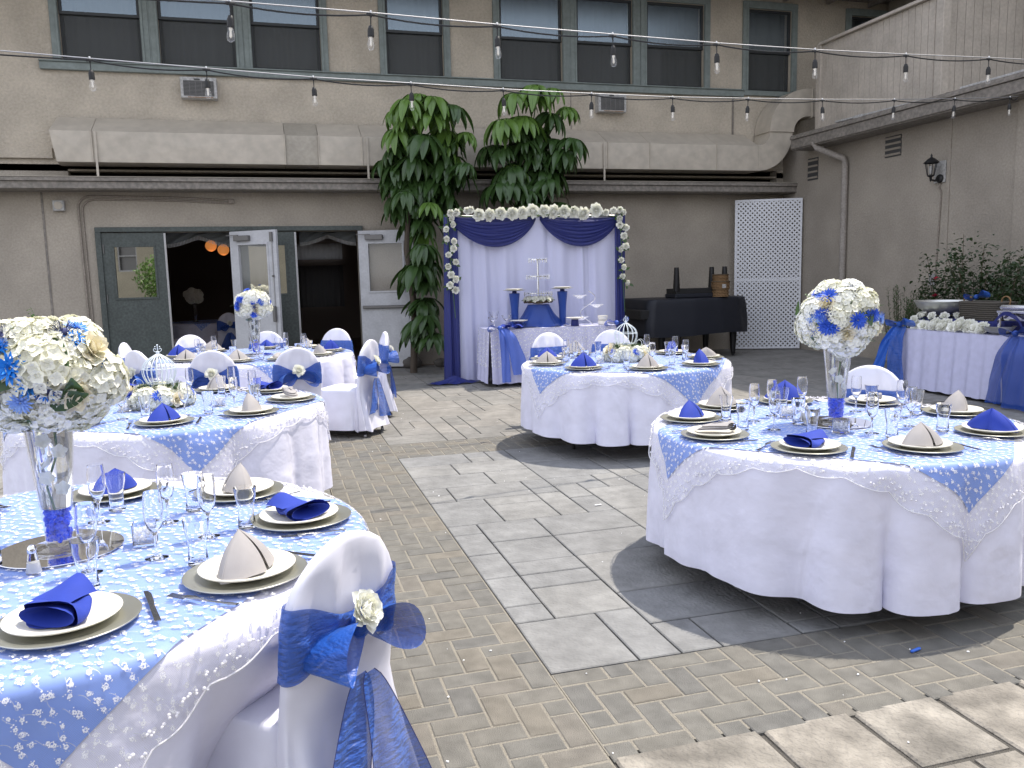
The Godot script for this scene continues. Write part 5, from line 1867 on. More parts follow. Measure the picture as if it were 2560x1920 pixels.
func backdrop() -> void:
	rng.seed = 101
	var Z := -11.85
	var b := thing("draped_backdrop", "white drape backdrop with two navy swags and navy side curtains", "backdrop", Vector3(3.8, 0, Z))
	var o := T(Vector3(-3.8, 0, -Z))
	var m := M.new()
	m.tube(p3([Vector3(2.46, 0, Z - 0.03), Vector3(2.46, 2.42, Z - 0.03)]), 0.02, 8)
	m.tube(p3([Vector3(5.15, 0, Z - 0.03), Vector3(5.15, 2.42, Z - 0.03)]), 0.02, 8)
	m.tube(p3([Vector3(2.44, 2.40, Z - 0.03), Vector3(5.17, 2.40, Z - 0.03)]), 0.02, 8)
	for x in [2.46, 5.15]: m.box(Vector3(x, 0.006, Z - 0.03), Vector3(0.4, 0.012, 0.4), Basis(), 0.003)
	part("pipe_frame", m, mats.alu, b, o)
	part("white_drape", hanging(2.52, 5.10, 0.02, 2.38, Z, 17.0, 0.028, 0.4), mats.backdrop, b, o)
	part("side_curtain", hanging(2.40, 2.60, 0.02, 2.42, Z + 0.05, 62.0, 0.025, 1.0, 0.05), mats.navy, b, o)
	part("side_curtain", hanging(5.02, 5.20, 0.02, 2.42, Z + 0.05, 60.0, 0.025, 2.0), mats.navy, b, o)
	m = M.new()
	m.grid(40, 8, func(u: float, w: float) -> Vector3:
		var a := u * TAU
		var r := 0.05 + (1 - w) * 1.0
		return Vector3(2.46 + cos(a) * r * (0.36 + 0.05 * sin(a * 5)), 0.012 + 0.10 * w * w + 0.018 * absf(sin(a * 4 + w * 5)) * (1 - w * 0.5), Z + 0.12 + sin(a) * r * 0.17), true, true)
	part("curtain_puddle", m, mats.navy, b, o)
	for s in [[2.50, 3.78, 0.3], [3.84, 5.10, 1.7]]:
		m = M.new()
		var xl: float = s[0]
		var xr: float = s[1]
		m.grid(44, 64, func(u: float, w: float) -> Vector3:
			var c := 4 * u * (1 - u)
			var sag := lerpf(0.02, 0.43, pow(w, 0.9)) * pow(c, 0.8)
			var st := 2.385 - 0.06 * w * (1 - c) * 0.6
			var r := sin(w * 46 + s[2] + u * 2.2 + 0.7 * sin(w * 17 + u * 3)) + 0.45 * sin(w * 89 - u * 5)
			return Vector3(lerpf(xl, xr, u), st - sag + 0.006 * r, Z + 0.06 + 0.05 * c * (0.4 + 0.6 * w) + 0.011 * r * (0.4 + 0.6 * c)), true)
		part("swag", m, mats.navy, b, o)
	var g := thing("flower_garland", "garland of big white silk peonies along the top of the backdrop", "garland", Vector3(3.8, 2.4, Z + 0.1))
	var go := T(-Vector3(3.8, 2.4, Z + 0.1))
	var st := M.new()
	var line := []
	for k in 30: line.append(Vector3(2.45 + k * 0.0935, 2.40 + 0.012 * sin(k * 1.3), Z + 0.06))
	st.tube(p3(line), 0.008, 5)
	part("stem", st, mats.stem, g, go)
	for q in [[600, 190, 1], [680, 190, 1], [765, 180, 1], [855, 180, 1], [935, 175, 1], [1015, 160, 1], [1105, 160, 1], [1180, 165, 1], [1265, 165, 1], [1345, 170, 1], [1420, 180, 1], [1525, 155, 1], [1605, 175, 0], [430, 170, 0], [508, 158, 0], [537, 150, 0], [1670, 158, 0]]:
		var p := Vector3(bz(1000 + q[0] / 3.19), by(480 + q[1] / 3.19), Z + 0.13)
		var d := Vector3(rng.randf_range(-0.3, 0.3), rng.randf_range(-0.25, 0.15), 1).normalized()
		part("peony", fl.peony[rng.randi() % 3] if q[2] else fl.small[0], mats.white_petal, g, go * T(p, upon(d, rng.randf() * TAU)))
	for k in 46:
		var p := Vector3(rng.randf_range(2.45, 5.15), 2.43 + rng.randf_range(-0.03, 0.05), Z + 0.08 + rng.randf_range(-0.02, 0.05))
		part("leaf", fl.small_leaf, mats.leaf if k % 3 else mats.young_leaf, g, go * T(p, Basis(Vector3.UP, rng.randf() * TAU) * Basis(Vector3.RIGHT, rng.randf_range(-1.2, 0.2))))
	for e in [["garland of small white silk roses down the backdrop's left edge", [[350, 300], [400, 265], [392, 215], [350, 375], [405, 395], [400, 450], [360, 500], [415, 555], [355, 590], [375, 655], [410, 690], [365, 735], [405, 775], [385, 175]]], ["garland of small white silk roses down the backdrop's right edge", [[1715, 225], [1720, 275], [1770, 300], [1755, 365], [1770, 450], [1725, 475], [1730, 565], [1750, 625], [1740, 700], [1780, 755], [1720, 155], [1752, 172]]]]:
		var l: Array = e[1]
		var c := Vector3(bz(1000 + l[0][0] / 3.19), 1.8, Z + 0.1)
		var sg := thing("flower_garland", e[0], "garland", c)
		var so := T(-c)
		var sm := M.new()
		sm.tube(p3([Vector3(c.x + 0.03, 2.4, Z + 0.09), Vector3(c.x + 0.05, 1.9, Z + 0.1), Vector3(c.x + 0.08, 1.3, Z + 0.1), Vector3(c.x + 0.1, 0.95, Z + 0.1)]), 0.005, 5)
		part("stem", sm, mats.stem, sg, so)
		for q in l:
			var p := Vector3(bz(1000 + q[0] / 3.19), by(480 + q[1] / 3.19), Z + 0.14)
			var d := Vector3(rng.randf_range(-0.6, 0.6), rng.randf_range(-0.3, 0.4), 1).normalized()
			part("silk_rose", fl.small[rng.randi() % 2], mats.white_petal, sg, so * T(p, upon(d, rng.randf() * TAU)))
			for k in 3:
				part("leaf", fl.small_leaf, mats.leaf, sg, so * T(p + Vector3(rng.randf_range(-0.05, 0.05), rng.randf_range(-0.06, 0.03), -0.03), Basis(Vector3(0, 0, 1), rng.randf() * TAU) * Basis(Vector3.RIGHT, rng.randf_range(0.6, 1.4))))

# pleated cloth round a rectangular table
func skirt(x0: float, x1: float, z0: float, z1: float, y0: float, y1: float, k: float, amp: float, sd: float) -> M:
	var m := M.new()
	var P := 2 * (x1 - x0 + z1 - z0)
	m.grid(int(P * 62), 7, func(u: float, w: float) -> Vector3:
		var s := u * P
		var p := Vector3.ZERO
		var nn := Vector3.ZERO
		var lx := x1 - x0
		var lz := z1 - z0
		if s < lx: p = Vector3(x0 + s, 0, z1); nn = Vector3(0, 0, 1)
		elif s < lx + lz: p = Vector3(x1, 0, z1 - (s - lx)); nn = Vector3(1, 0, 0)
		elif s < 2 * lx + lz: p = Vector3(x1 - (s - lx - lz), 0, z0); nn = Vector3(0, 0, -1)
		else: p = Vector3(x0, 0, z0 + (s - 2 * lx - lz)); nn = Vector3(-1, 0, 0)
		var ph := s * k + sd + 1.1 * sin(s * 3.3 + sd)
		var g := 1 - w
		var rip := sin(ph) + 0.4 * sin(ph * 1.9 + 1)
		return p + nn * (0.004 + amp * (0.25 + 0.75 * g) * (rip + 1.2) + 0.03 * g) + Vector3(0, lerpf(y0, y1, w) + (0.008 * sin(ph) if w < 0.1 else 0.0), 0), true, true)
	m.face([Vector3(x0 - 0.01, y1 + 0.002, z1 + 0.01), Vector3(x1 + 0.01, y1 + 0.002, z1 + 0.01), Vector3(x1 + 0.01, y1 + 0.002, z0 - 0.01), Vector3(x0 - 0.01, y1 + 0.002, z0 - 0.01)])
	return m

func ribbon(pts: Array, w0: float, w1: float, across: Vector3, wave := 0.01, seg := 8) -> M:
	var m := M.new()
	var c := Curve3D.new()
	for p in pts: c.add_point(p)
	var L := c.get_baked_length()
	m.grid(seg * 3, 8, func(u: float, w: float) -> Vector3:
		var p := c.sample_baked(u * L, true)
		var wd := lerpf(w0, w1, sqrt(u))
		return p + across * (w - 0.5) * wd + across.cross(Vector3.UP).normalized() * wave * sin(w * 11 + u * 6), false)
	return m

func bow(parent: Node3D, at: Vector3, size: float, right: Vector3, fwd: Vector3, mt: Material) -> void:
	for s in [-1.0, 1.0]:
		var m := M.new()
		m.grid(20, 6, func(u: float, w: float) -> Vector3:
			var a := u * TAU
			var rr := 0.5 - 0.5 * cos(a)
			return at + right * s * (0.01 + rr * size) + Vector3.UP * (sin(a) * size * 0.36 * rr + size * 0.12 * rr) + fwd * ((w - 0.5) * size * 0.75 * (0.4 + 0.6 * rr) + 0.02 + 0.01 * sin(a * 3 + w * 7)), false, true)
		part("bow_loop", m, mt, parent)
	var k := M.new()
	k.ball(at + fwd * 0.02, Vector3.ONE * size * 0.22, 10, 6)
	part("knot", k, mt, parent)

func plate_stand(at: Vector3, h: float, label: String) -> void:
	var s := thing("cake_plate_stand", label, "cake stand", at, 0, "plates raised on navy wrapped vases")
	var m := M.new()
	m.lathe(pv([Vector2(0, 0), Vector2(0.045, 0), Vector2(0.048, 0.02), Vector2(0.055, h * 0.5), Vector2(0.078, h - 0.05), Vector2(0.07, h - 0.045), Vector2(0, h - 0.06)]), 9)
	part("wrapped_vase", m, mats.organza_dark, s)
	m = M.new()
	m.lathe(pv([Vector2(0, 0), Vector2(0.03, 0), Vector2(0.035, h - 0.04), Vector2(0.03, h - 0.012), Vector2(0, h - 0.01)]), 10)
	part("vase", m, mats.navy, s)
	part("charger", kit.charger, mats.charger, s, T(Vector3(0, h - 0.012, 0)))
	part("plate", kit.plate, mats.plate, s, T(Vector3(0, h - 0.006, 0)))

func cake_table() -> void:
	rng.seed = 111
	var x0 := 2.86; var x1 := 4.72; var z0 := -11.72; var z1 := -11.08
	var Y := 0.80
	var t := thing("cake_table", "rectangular cake table under a pleated white lace skirt", "table", Vector3(3.8, 0, -11.4))
	var o := T(-Vector3(3.8, 0, -11.4))
	var m := M.new()
	m.box(Vector3(3.79, Y - 0.02, -11.4), Vector3(x1 - x0 - 0.02, 0.03, z1 - z0 - 0.02))
	part("tabletop", m, mats.wicker, t, o)
	for x in [x0 + 0.1, x1 - 0.1]:
		for z in [z0 + 0.08, z1 - 0.08]:
			m = M.new()
			m.tube(p3([Vector3(x, 0, z), Vector3(x, Y - 0.04, z)]), 0.015, 8)
			part("leg", m, mats.black_metal, t, o)
	whole("table_skirt", skirt(x0, x1, z0, z1, 0.05, Y, 34.0, 0.014, 0.6), mats.skirt, "pleated white skirt round the cake table", "table skirt")
	m = skirt(x0 - 0.01, x1 + 0.01, z0 - 0.01, z1 + 0.01, 0.28, Y + 0.003, 29.0, 0.016, 0.9)
	for k in m.t.size(): m.t[k] = m.t[k] * Vector2(10.0, 1.0)
	whole("lace_skirt", m, mats.lace, "sheer white lace valance over the cake table's skirt", "lace")
	for e in [["pale blue organza bow with long tails at the cake table's left front corner", Vector3(2.98, Y + 0.02, -11.02), 0.16, true], ["blue organza bow spread on the cake table's right corner", Vector3(4.72, Y + 0.03, -11.04), 0.16, false]]:
		var b := thing("organza_bow", e[0], "bow", Vector3.ZERO)
		bow(b, e[1], e[2], Vector3(1, 0.1, 0).normalized(), Vector3(0, 0.3, 1).normalized(), mats.organza_pale)
		if e[3]:
			part("bow_tail", ribbon([e[1] + Vector3(0.02, 0, 0.03), e[1] + Vector3(0.02, -0.12, 0.08), e[1] + Vector3(0.05, -0.45, 0.09), e[1] + Vector3(0.06, -0.74, 0.10)], 0.08, 0.13, Vector3.RIGHT), mats.organza_pale, b)
			part("bow_tail", ribbon([e[1] + Vector3(0.05, 0, 0.03), e[1] + Vector3(0.12, -0.1, 0.09), e[1] + Vector3(0.22, -0.4, 0.11), e[1] + Vector3(0.27, -0.64, 0.12)], 0.10, 0.24, Vector3.RIGHT), mats.organza_pale, b)
	# the draped mound, its wreath and the tall crystal stand
	m = M.new()
	m.grid(56, 14, func(u: float, w: float) -> Vector3:
		var a := u * TAU
		var r := lerpf(0.40, 0.15, pow(w, 0.55)) * (1 + 0.10 * (1 - w) * sin(a * 6 + 1) + 0.05 * sin(a * 11 + w * 4) * (1 - w))
		return Vector3(3.67 + cos(a) * r * 1.05, Y + 0.01 + w * 0.31 + 0.012 * sin(a * 7) * (1 - w), -11.4 + sin(a) * r * 0.72), true, true)
	m.face([Vector3(3.52, Y + 0.315, -11.32), Vector3(3.82, Y + 0.315, -11.32), Vector3(3.82, Y + 0.315, -11.48), Vector3(3.52, Y + 0.315, -11.48)])
	whole("draped_riser", m, mats.organza_dark, "royal blue organza draped over a riser in the middle of the cake table", "riser")
	var w := thing("flower_wreath", "twig wreath of white silk flowers round the foot of the cake stand", "wreath", Vector3(3.67, Y + 0.34, -11.4))
	m = M.new()
	for k in 5:
		var l := []
		for q in 33:
			var a := q * TAU / 32
			l.append(Vector3(cos(a) * (0.19 + 0.02 * sin(a * 5 + k)), 0.02 + 0.015 * sin(a * 7 + k * 2), sin(a) * (0.17 + 0.02 * cos(a * 6 + k))))
		m.tube(p3(l), 0.007, 4, -1, true)
	part("twigs", m, mats.twig, w)
	for k in 12:
		var a := k * TAU / 12
		part("silk_flower", fl.small[k % 2], mats.white_petal, w, T(Vector3(cos(a) * 0.19, 0.06, sin(a) * 0.18), upon(Vector3(cos(a), 0.9, sin(a)).normalized(), a)))
		part("leaf", fl.small_leaf, mats.leaf, w, T(Vector3(cos(a + 0.2) * 0.18, 0.05, sin(a + 0.2) * 0.17), Basis(Vector3.UP, PI / 2 - a)))
	var s := thing("crystal_cake_stand", "three tier silver cake stand with hanging crystal rims", "cake stand", Vector3(3.67, Y + 0.33, -11.4))
	m = M.new()
	m.lathe(pv([Vector2(0, 0), Vector2(0.08, 0.0), Vector2(0.03, 0.03), Vector2(0.012, 0.06), Vector2(0.012, 0.63), Vector2(0, 0.63)]), 14)
	part("pole", m, mats.chrome, s)
	for e in [[0.145, 0.20], [0.385, 0.165], [0.62, 0.13]]:
		m = M.new()
		m.lathe(pv([Vector2(0, e[0]), Vector2(e[1], e[0]), Vector2(e[1], e[0]), Vector2(e[1], e[0] + 0.012), Vector2(e[1], e[0] + 0.012), Vector2(0, e[0] + 0.012)]), 28)
		var tier := part("tier", m, mats.chrome, s)
		var cr := M.new()
		var n := int(e[1] * 150)
		for k in n:
			var a := k * TAU / n
			cr.ball(Vector3(cos(a) * e[1], e[0] - 0.012, sin(a) * e[1]), Vector3(0.011, 0.03, 0.011), 5, 3)
			cr.ball(Vector3(cos(a) * e[1], e[0] + 0.02, sin(a) * e[1]), Vector3(0.008, 0.009, 0.008), 5, 3)
		part("crystal_rim", cr, mats.crystal, tier)
	plate_stand(Vector3(3.30, Y + 0.005, -11.35), 0.53, "plate raised on a navy wrapped vase left of the crystal stand")
	plate_stand(Vector3(4.02, Y + 0.005, -11.35), 0.54, "plate raised on a navy wrapped vase right of the crystal stand")
	for e in [[3.30, 0.10, "low cream plate on a short stand before the left raised plate"], [4.14, 0.11, "low cream plate on a short stand before the right raised plate"]]:
		var p := thing("low_plate_stand", e[2], "cake stand", Vector3(e[0], Y + 0.004, -11.17), 0, "low plates on the cake table")
		m = M.new()
		m.lathe(pv([Vector2(0, 0), Vector2(0.06, 0), Vector2(0.05, e[1] * 0.9), Vector2(0, e[1])]), 14)
		part("foot", m, mats.navy, p)
		part("plate", kit.plate, mats.plate, p, T(Vector3(0, e[1] * 0.9, 0)))
	for e in [[2.98, 0.0, -11.3, 0.24, "tallest glass dessert cup at the back left of the cake table"], [2.92, 0, -11.15, 0.17, "glass dessert cup nearest the cake table's left edge"], [3.13, 0, -11.2, 0.19, "glass dessert cup beside the left raised plate"]]:
		m = M.new()
		var h: float = e[3]
		m.lathe(pv([Vector2(0, 0), Vector2(0.04, 0), Vector2(0.04, 0.004), Vector2(0.008, 0.012), Vector2(0.006, h * 0.5), Vector2(0.02, h * 0.6), Vector2(0.055, h * 0.78), Vector2(0.068, h), Vector2(0.065, h), Vector2(0.052, h * 0.79), Vector2(0.016, h * 0.62), Vector2(0, h * 0.6)]), 18)
		m.tube(p3([Vector3(0.02, h * 0.7, 0), Vector3(0.06, h * 1.2, 0.02)]), 0.003, 5)
		whole("dessert_cup", m, mats.glass, e[4], "glass", T(Vector3(e[0], Y + 0.005, e[2])), "glass dessert cups")
	var gs := thing("spiral_dish_stand", "silver spiral stand holding three crystal dishes on the cake table", "dish stand", Vector3(4.42, Y + 0.004, -11.38))
	m = M.new()
	var l := []
	for k in 30:
		var q := k / 29.0
		l.append(Vector3(0.10 * sin(q * TAU * 1.1 + 2.6), 0.01 + q * 0.48, 0.07 * cos(q * TAU * 1.1)))
	m.tube(p3(l), 0.007, 6)
	part("spiral_rod", m, mats.chrome, gs)
	for e in [Vector3(-0.12, 0.07, 0.06), Vector3(0.13, 0.24, 0.02), Vector3(-0.12, 0.38, 0.0)]:
		m = M.new()
		m.lathe(pv([Vector2(0, 0), Vector2(0.03, 0), Vector2(0.085, 0.035), Vector2(0.095, 0.045), Vector2(0.088, 0.045), Vector2(0.03, 0.008), Vector2(0, 0.008)]), 16, e)
		for k in 18: m.ball(e + Vector3(cos(k * TAU / 18) * 0.092, 0.047, sin(k * TAU / 18) * 0.092), Vector3.ONE * 0.009, 5, 3)
		part("crystal_dish", m, mats.crystal, gs)
	for k in 2:
		m = M.new()
		m.lathe(pv([Vector2(0, 0), Vector2(0.06, 0), Vector2(0.068, 0.01), Vector2(0.074, 0.065), Vector2(0.07, 0.065), Vector2(0.064, 0.012), Vector2(0, 0.01)]), 24)
		whole("white_bowl", m, mats.plate, ["lower white bowl of the stack at the right end of the cake table", "upper white bowl of the stack at the right end of the cake table"][k], "bowl", T(Vector3(4.58, Y + 0.004 + k * 0.068, -11.2)), "stacked white bowls")
	m = M.new()
	m.grid(20, 10, func(u: float, w2: float) -> Vector3: return Vector3(3.02 + u * 0.3, Y + 0.02 + 0.04 * absf(sin(u * 7 + w2 * 3)) + 0.015 * sin(w2 * 9), -11.15 + w2 * 0.16), true)
	whole("loose_napkin", m, mats.royal, "crumpled royal blue cloth beside the bow on the cake table", "cloth")

# ---------- piano, lattice ----------
func piano() -> void:
	rng.seed = 121
	var p := thing("grand_piano", "grand piano under a black quilted cover against the back wall", "piano", Vector3(7.2, 0, -13.4))
	var o := T(-Vector3(7.2, 0, -13.4))
	var outline := []
	# keyboard end on the left, the curved bent side towards the courtyard, the tail on the right
	var c := Curve2D.new()
	c.bake_interval = 0.03
	for q in [Vector2(6.14, -14.15), Vector2(6.14, -12.98), Vector2(6.22, -12.90), Vector2(7.0, -12.92), Vector2(7.55, -13.0), Vector2(7.95, -13.12), Vector2(8.2, -13.3), Vector2(8.32, -13.6), Vector2(8.24, -13.95), Vector2(7.9, -14.12), Vector2(6.4, -14.2), Vector2(6.14, -14.15)]: c.add_point(q)
	var L := c.get_baked_length()
	var cen := Vector2(7.2, -13.5)
	var m := M.new()
	var lv := [[0.45, 1.07], [0.55, 1.06], [0.70, 1.05], [0.80, 1.04], [0.90, 1.03], [1.0, 1.015], [1.04, 1.0], [1.062, 0.99], [1.072, 0.97], [1.076, 0.8], [1.078, 0.4], [1.078, 0.01]]
	m.grid(110, lv.size() - 1, func(u: float, w: float) -> Vector3:
		var e: Array = lv[roundi(w * (lv.size() - 1))]
		var q := c.sample_baked(u * L, true)
		q = cen + (q - cen) * (e[1] + (0.007 * sin(u * 70 + e[0] * 9) + 0.006 * sin(e[0] * 38)) * (1.0 if e[0] < 1.0 else 0.2))
		return Vector3(q.x, e[0] + (0.02 * sin(u * 18) - 0.03 * u if e[0] < 0.5 else 0.0), q.y), true, true)
	part("quilted_cover", m, mats.cover_black, p, o)
	m = M.new()
	m.box(Vector3(6.06, 0.82, -13.5), Vector3(0.16, 0.16, 1.15), Basis(), 0.01)
	part("key_slip", m, mats.black, p, o)
	for q in [Vector3(6.45, 0, -13.1), Vector3(6.45, 0, -13.95), Vector3(8.0, 0, -13.35), Vector3(7.75, 0, -13.9)]:
		m = M.new()
		m.lathe(pv([Vector2(0, 0.04), Vector2(0.035, 0.04), Vector2(0.045, 0.08), Vector2(0.06, 0.3), Vector2(0.075, 0.55), Vector2(0.075, 0.62), Vector2(0, 0.62)]), 4, q, Basis(Vector3.UP, PI / 4))
		m.ball(q + Vector3(0, 0.03, 0), Vector3(0.03, 0.03, 0.03), 8, 5)
		part("leg", m, mats.black, p, o)
	m = M.new()
	for x in [6.95, 7.03]: m.tube(p3([Vector3(x, 0.12, -13.5), Vector3(x, 0.62, -13.5)]), 0.012, 6)
	m.box(Vector3(6.99, 0.10, -13.5), Vector3(0.16, 0.05, 0.2), Basis(), 0.008)
	part("pedal_lyre", m, mats.black, p, o)
	var b := thing("piano_bench", "black piano bench lying upside down on the piano cover, legs in the air", "bench", Vector3(7.25, 1.08, -13.35))
	m = M.new()
	m.box(Vector3(0, 0.035, 0), Vector3(1.02, 0.07, 0.42), Basis(), 0.012)
	part("seat", m, mats.cover_black, b)
	m = M.new()
	m.box(Vector3(0, 0.115, 0), Vector3(0.98, 0.09, 0.38), Basis(), 0.004)
	part("apron", m, mats.black, b)
	for q in [Vector3(-0.47, 0, 0.16), Vector3(-0.30, 0, -0.17), Vector3(0.40, 0, -0.17), Vector3(0.47, 0, 0.16)]:
		m = M.new()
		m.lathe(pv([Vector2(0, 0.12), Vector2(0.065, 0.12), Vector2(0.042, 0.53), Vector2(0.042, 0.53), Vector2(0, 0.53)]), 4, q, Basis(Vector3.UP, PI / 4))
		part("leg", m, mats.black, b)
	var t := thing("basket_tower", "brown wicker basket in three stacked tiers on the piano", "basket", Vector3(7.60, 1.08, -13.12))
	var yy := 0.0
	for e in [[0.13, 0.14], [0.145, 0.13], [0.125, 0.12]]:
		m = M.new()
		var rings := 5
		for k in rings:
			var l := []
			for q in 25:
				var a := q * TAU / 24
				var rr: float = e[0] + (0.006 if (q + k) % 2 == 0 else -0.006)
				l.append(Vector3(cos(a) * rr, yy + (k + 0.5) * e[1] / rings, sin(a) * rr))
			m.tube(p3(l), e[1] / rings * 0.55, 5, -1, true)
		part("wicker_tier", m, mats.wicker, t)
		var rim := M.new()
		var rl := []
		for q in 25: rl.append(Vector3(cos(q * TAU / 24) * (e[0] + 0.012), yy + e[1], sin(q * TAU / 24) * (e[0] + 0.012)))
		rim.tube(p3(rl), 0.009, 6, -1, true)
		part("rim", rim, mats.twig, t)
		yy += e[1]
	m = M.new()
	m.box(Vector3(-0.02, 0.19, 0.158), Vector3(0.075, 0.065, 0.004))
	part("paper_tag", m, mats.white_paint, t)

func lattice() -> void:
	var A := Vector3(8.58, 0.02, -14.30)
	var B := Vector3(9.70, 0.02, -13.78)
	var W := A.distance_to(B)
	var H := 2.84
	var l := thing("lattice_panel", "white vinyl lattice panel leaning in the wall corner", "lattice", A, -atan2(B.z - A.z, B.x - A.x))
	var k := 0
	var sp := 0.086
	for dir in [1.0, -1.0]:
		var c := -H + 0.02 if dir > 0 else 0.03
		var last := W if dir > 0 else W + H
		while c < last:
			# the line x = c + dir * y clipped to the panel
			var y0 := 0.0; var y1 := H
			if dir > 0: y0 = maxf(0.0, -c); y1 = minf(H, W - c)
			else: y0 = maxf(0.0, c - W); y1 = minf(H, c)
			if y1 - y0 > 0.06:
				var a := Vector2(c + dir * y0, y0); var b := Vector2(c + dir * y1, y1)
				var m := M.new()
				m.box(Vector3.ZERO, Vector3(a.distance_to(b) - 0.02, 0.031, 0.006))
				var mid := (a + b) / 2
				piece("slat", k, m.mesh(), mats.vinyl, l, T(Vector3(mid.x, mid.y, 0.0 if dir > 0 else 0.0065), Basis(Vector3(0, 0, 1), PI / 4 * dir)))
				k += 1
			c += sp
	var f := M.new()
	for q in [[W / 2, 0.02, W, 0.04], [W / 2, H - 0.02, W, 0.04], [0.02, H / 2, 0.04, H - 0.08], [W - 0.02, H / 2, 0.04, H - 0.08]]:
		f.box(Vector3(q[0], q[1], 0.0035), Vector3(q[2], q[3], 0.018), Basis(), 0.003)
	part("frame", f, mats.vinyl, l)
	for y in [1.32, 0.28]:
		var r := M.new()
		r.box(Vector3(W / 2, y, 0.0035), Vector3(W - 0.08, 0.05 if y > 1 else 0.02, 0.0165), Basis(), 0.002)
		part("rail", r, mats.vinyl, l)

# ---------- buffet ----------
func buffet() -> void:
	rng.seed = 131
	var x0 := 7.66; var x1 := 8.42; var z0 := -8.74; var z1 := -6.3
	var Y := 0.76
	var t := thing("buffet_table", "long buffet table with pleated white skirt along the side wall", "table", Vector3(8.05, 0, -7.5))
	var o := T(-Vector3(8.05, 0, -7.5))
	var m := M.new()
	m.box(Vector3(8.04, Y - 0.02, -7.52), Vector3(x1 - x0 - 0.02, 0.03, z1 - z0 - 0.02))
	part("tabletop", m, mats.wicker, t, o)
	for x in [x0 + 0.1, x1 - 0.1]:
		for z in [z0 + 0.1, z1 - 0.1]:
			m = M.new()
			m.tube(p3([Vector3(x, 0, z), Vector3(x, Y - 0.04, z)]), 0.015, 8)
			part("leg", m, mats.black_metal, t, o)
	whole("table_skirt", skirt(x0, x1, z0, z1, 0.035, Y, 27.0, 0.016, 2.2), mats.skirt, "pleated white skirt round the buffet table", "table skirt")
	var f := Vector3(-1, 0, 0)
	var b := thing("organza_bow", "blue organza bow draping the buffet's left corner", "bow", Vector3.ZERO)
	bow(b, Vector3(7.62, Y + 0.05, -8.72), 0.17, Vector3(0, 0.1, 1).normalized(), Vector3(-0.8, 0.3, -0.5).normalized(), mats.organza)
	part("bow_tail", ribbon([Vector3(7.62, Y + 0.03, -8.72), Vector3(7.56, Y - 0.1, -8.72), Vector3(7.52, 0.4, -8.70), Vector3(7.52, 0.06, -8.68)], 0.12, 0.24, Vector3(0.3, 0, 1).normalized()), mats.organza, b)
	m = ribbon([Vector3(7.62, Y + 0.02, -8.82), Vector3(7.56, 0.55, -8.92), Vector3(7.50, 0.22, -9.0)], 0.07, 0.18, Vector3(0.25, 0, 1).normalized(), 0.02)
	part("satin_tail", m, mats.satin_print, b)
	b = thing("organza_bow", "navy organza sash hanging in wide tails from the buffet's front edge", "bow", Vector3.ZERO)
	bow(b, Vector3(7.58, Y + 0.04, -6.98), 0.16, Vector3(0, 0.1, 1).normalized(), Vector3(-0.9, 0.3, 0).normalized(), mats.organza_dark)
	part("bow_tail", ribbon([Vector3(7.57, Y + 0.02, -7.0), Vector3(7.50, 0.6, -7.05), Vector3(7.47, 0.3, -7.12), Vector3(7.47, 0.04, -7.15)], 0.08, 0.20, Vector3(0, 0, 1), 0.02), mats.organza_dark, b)
	part("bow_tail", ribbon([Vector3(7.57, Y + 0.02, -6.94), Vector3(7.48, 0.6, -6.90), Vector3(7.45, 0.3, -6.85), Vector3(7.44, 0.02, -6.80)], 0.12, 0.42, Vector3(0, 0, 1), 0.025), mats.organza_dark, b)
	# the punch bowl on its flowered riser
	m = M.new()
	m.lathe(pv([Vector2(0, 0), Vector2(0.10, 0), Vector2(0.20, 0.03), Vector2(0.30, 0.10), Vector2(0.335, 0.17), Vector2(0.35, 0.178), Vector2(0.33, 0.175), Vector2(0.29, 0.11), Vector2(0.19, 0.04), Vector2(0, 0.02)]), 36)
	var sil := mat(Color(0.72, 0.72, 0.68), 0.38, 0.75)
	whole("punch_bowl", m, sil, "wide frosted silver punch bowl on the flowered riser", "bowl", T(Vector3(8.1, 0.925, -8.55)))
	var r := thing("flowered_riser", "navy draped riser ringed with white flowers and dark leaves under the punch bowl", "riser", Vector3(8.1, Y + 0.004, -8.5))
	m = M.new()
	m.grid(40, 5, func(u: float, w: float) -> Vector3:
		var a := u * TAU
		return Vector3(cos(a) * (0.34 - 0.08 * w + 0.02 * sin(a * 7)), w * 0.13, sin(a) * (0.42 - 0.1 * w + 0.02 * sin(a * 9))), true, true)
	m.face([Vector3(-0.22, 0.13, 0.27), Vector3(0.22, 0.13, 0.27), Vector3(0.22, 0.13, -0.27), Vector3(-0.22, 0.13, -0.27)])
	part("navy_drape", m, mats.navy, r)
	for k in 26:
		var a := k * TAU / 26
		part("leaf", fl.small_leaf, mats.leaf, r, T(Vector3(cos(a) * 0.31, 0.12, sin(a) * 0.33), Basis(Vector3.UP, PI / 2 - a + rng.randf_range(-0.5, 0.5)) * Basis(Vector3.RIGHT, -0.2)))
		if k % 2 == 0:
			part("silk_flower", fl.small[k % 2], mats.white_petal, r, T(Vector3(cos(a) * 0.30, 0.165, sin(a) * 0.31), upon(Vector3(cos(a), 0.8, sin(a)).normalized(), a)))
	var g := thing("flower_garland", "garland of large white silk flowers lying along the buffet's front edge", "garland", Vector3(7.74, Y + 0.004, -8.1))
	m = M.new()
	m.tube(p3([Vector3(0.05, 0.03, -0.62), Vector3(0.02, 0.03, -0.2), Vector3(0, 0.03, 0.2), Vector3(0.0, 0.03, 0.55)]), 0.008, 5)
	part("stem", m, mats.stem, g)
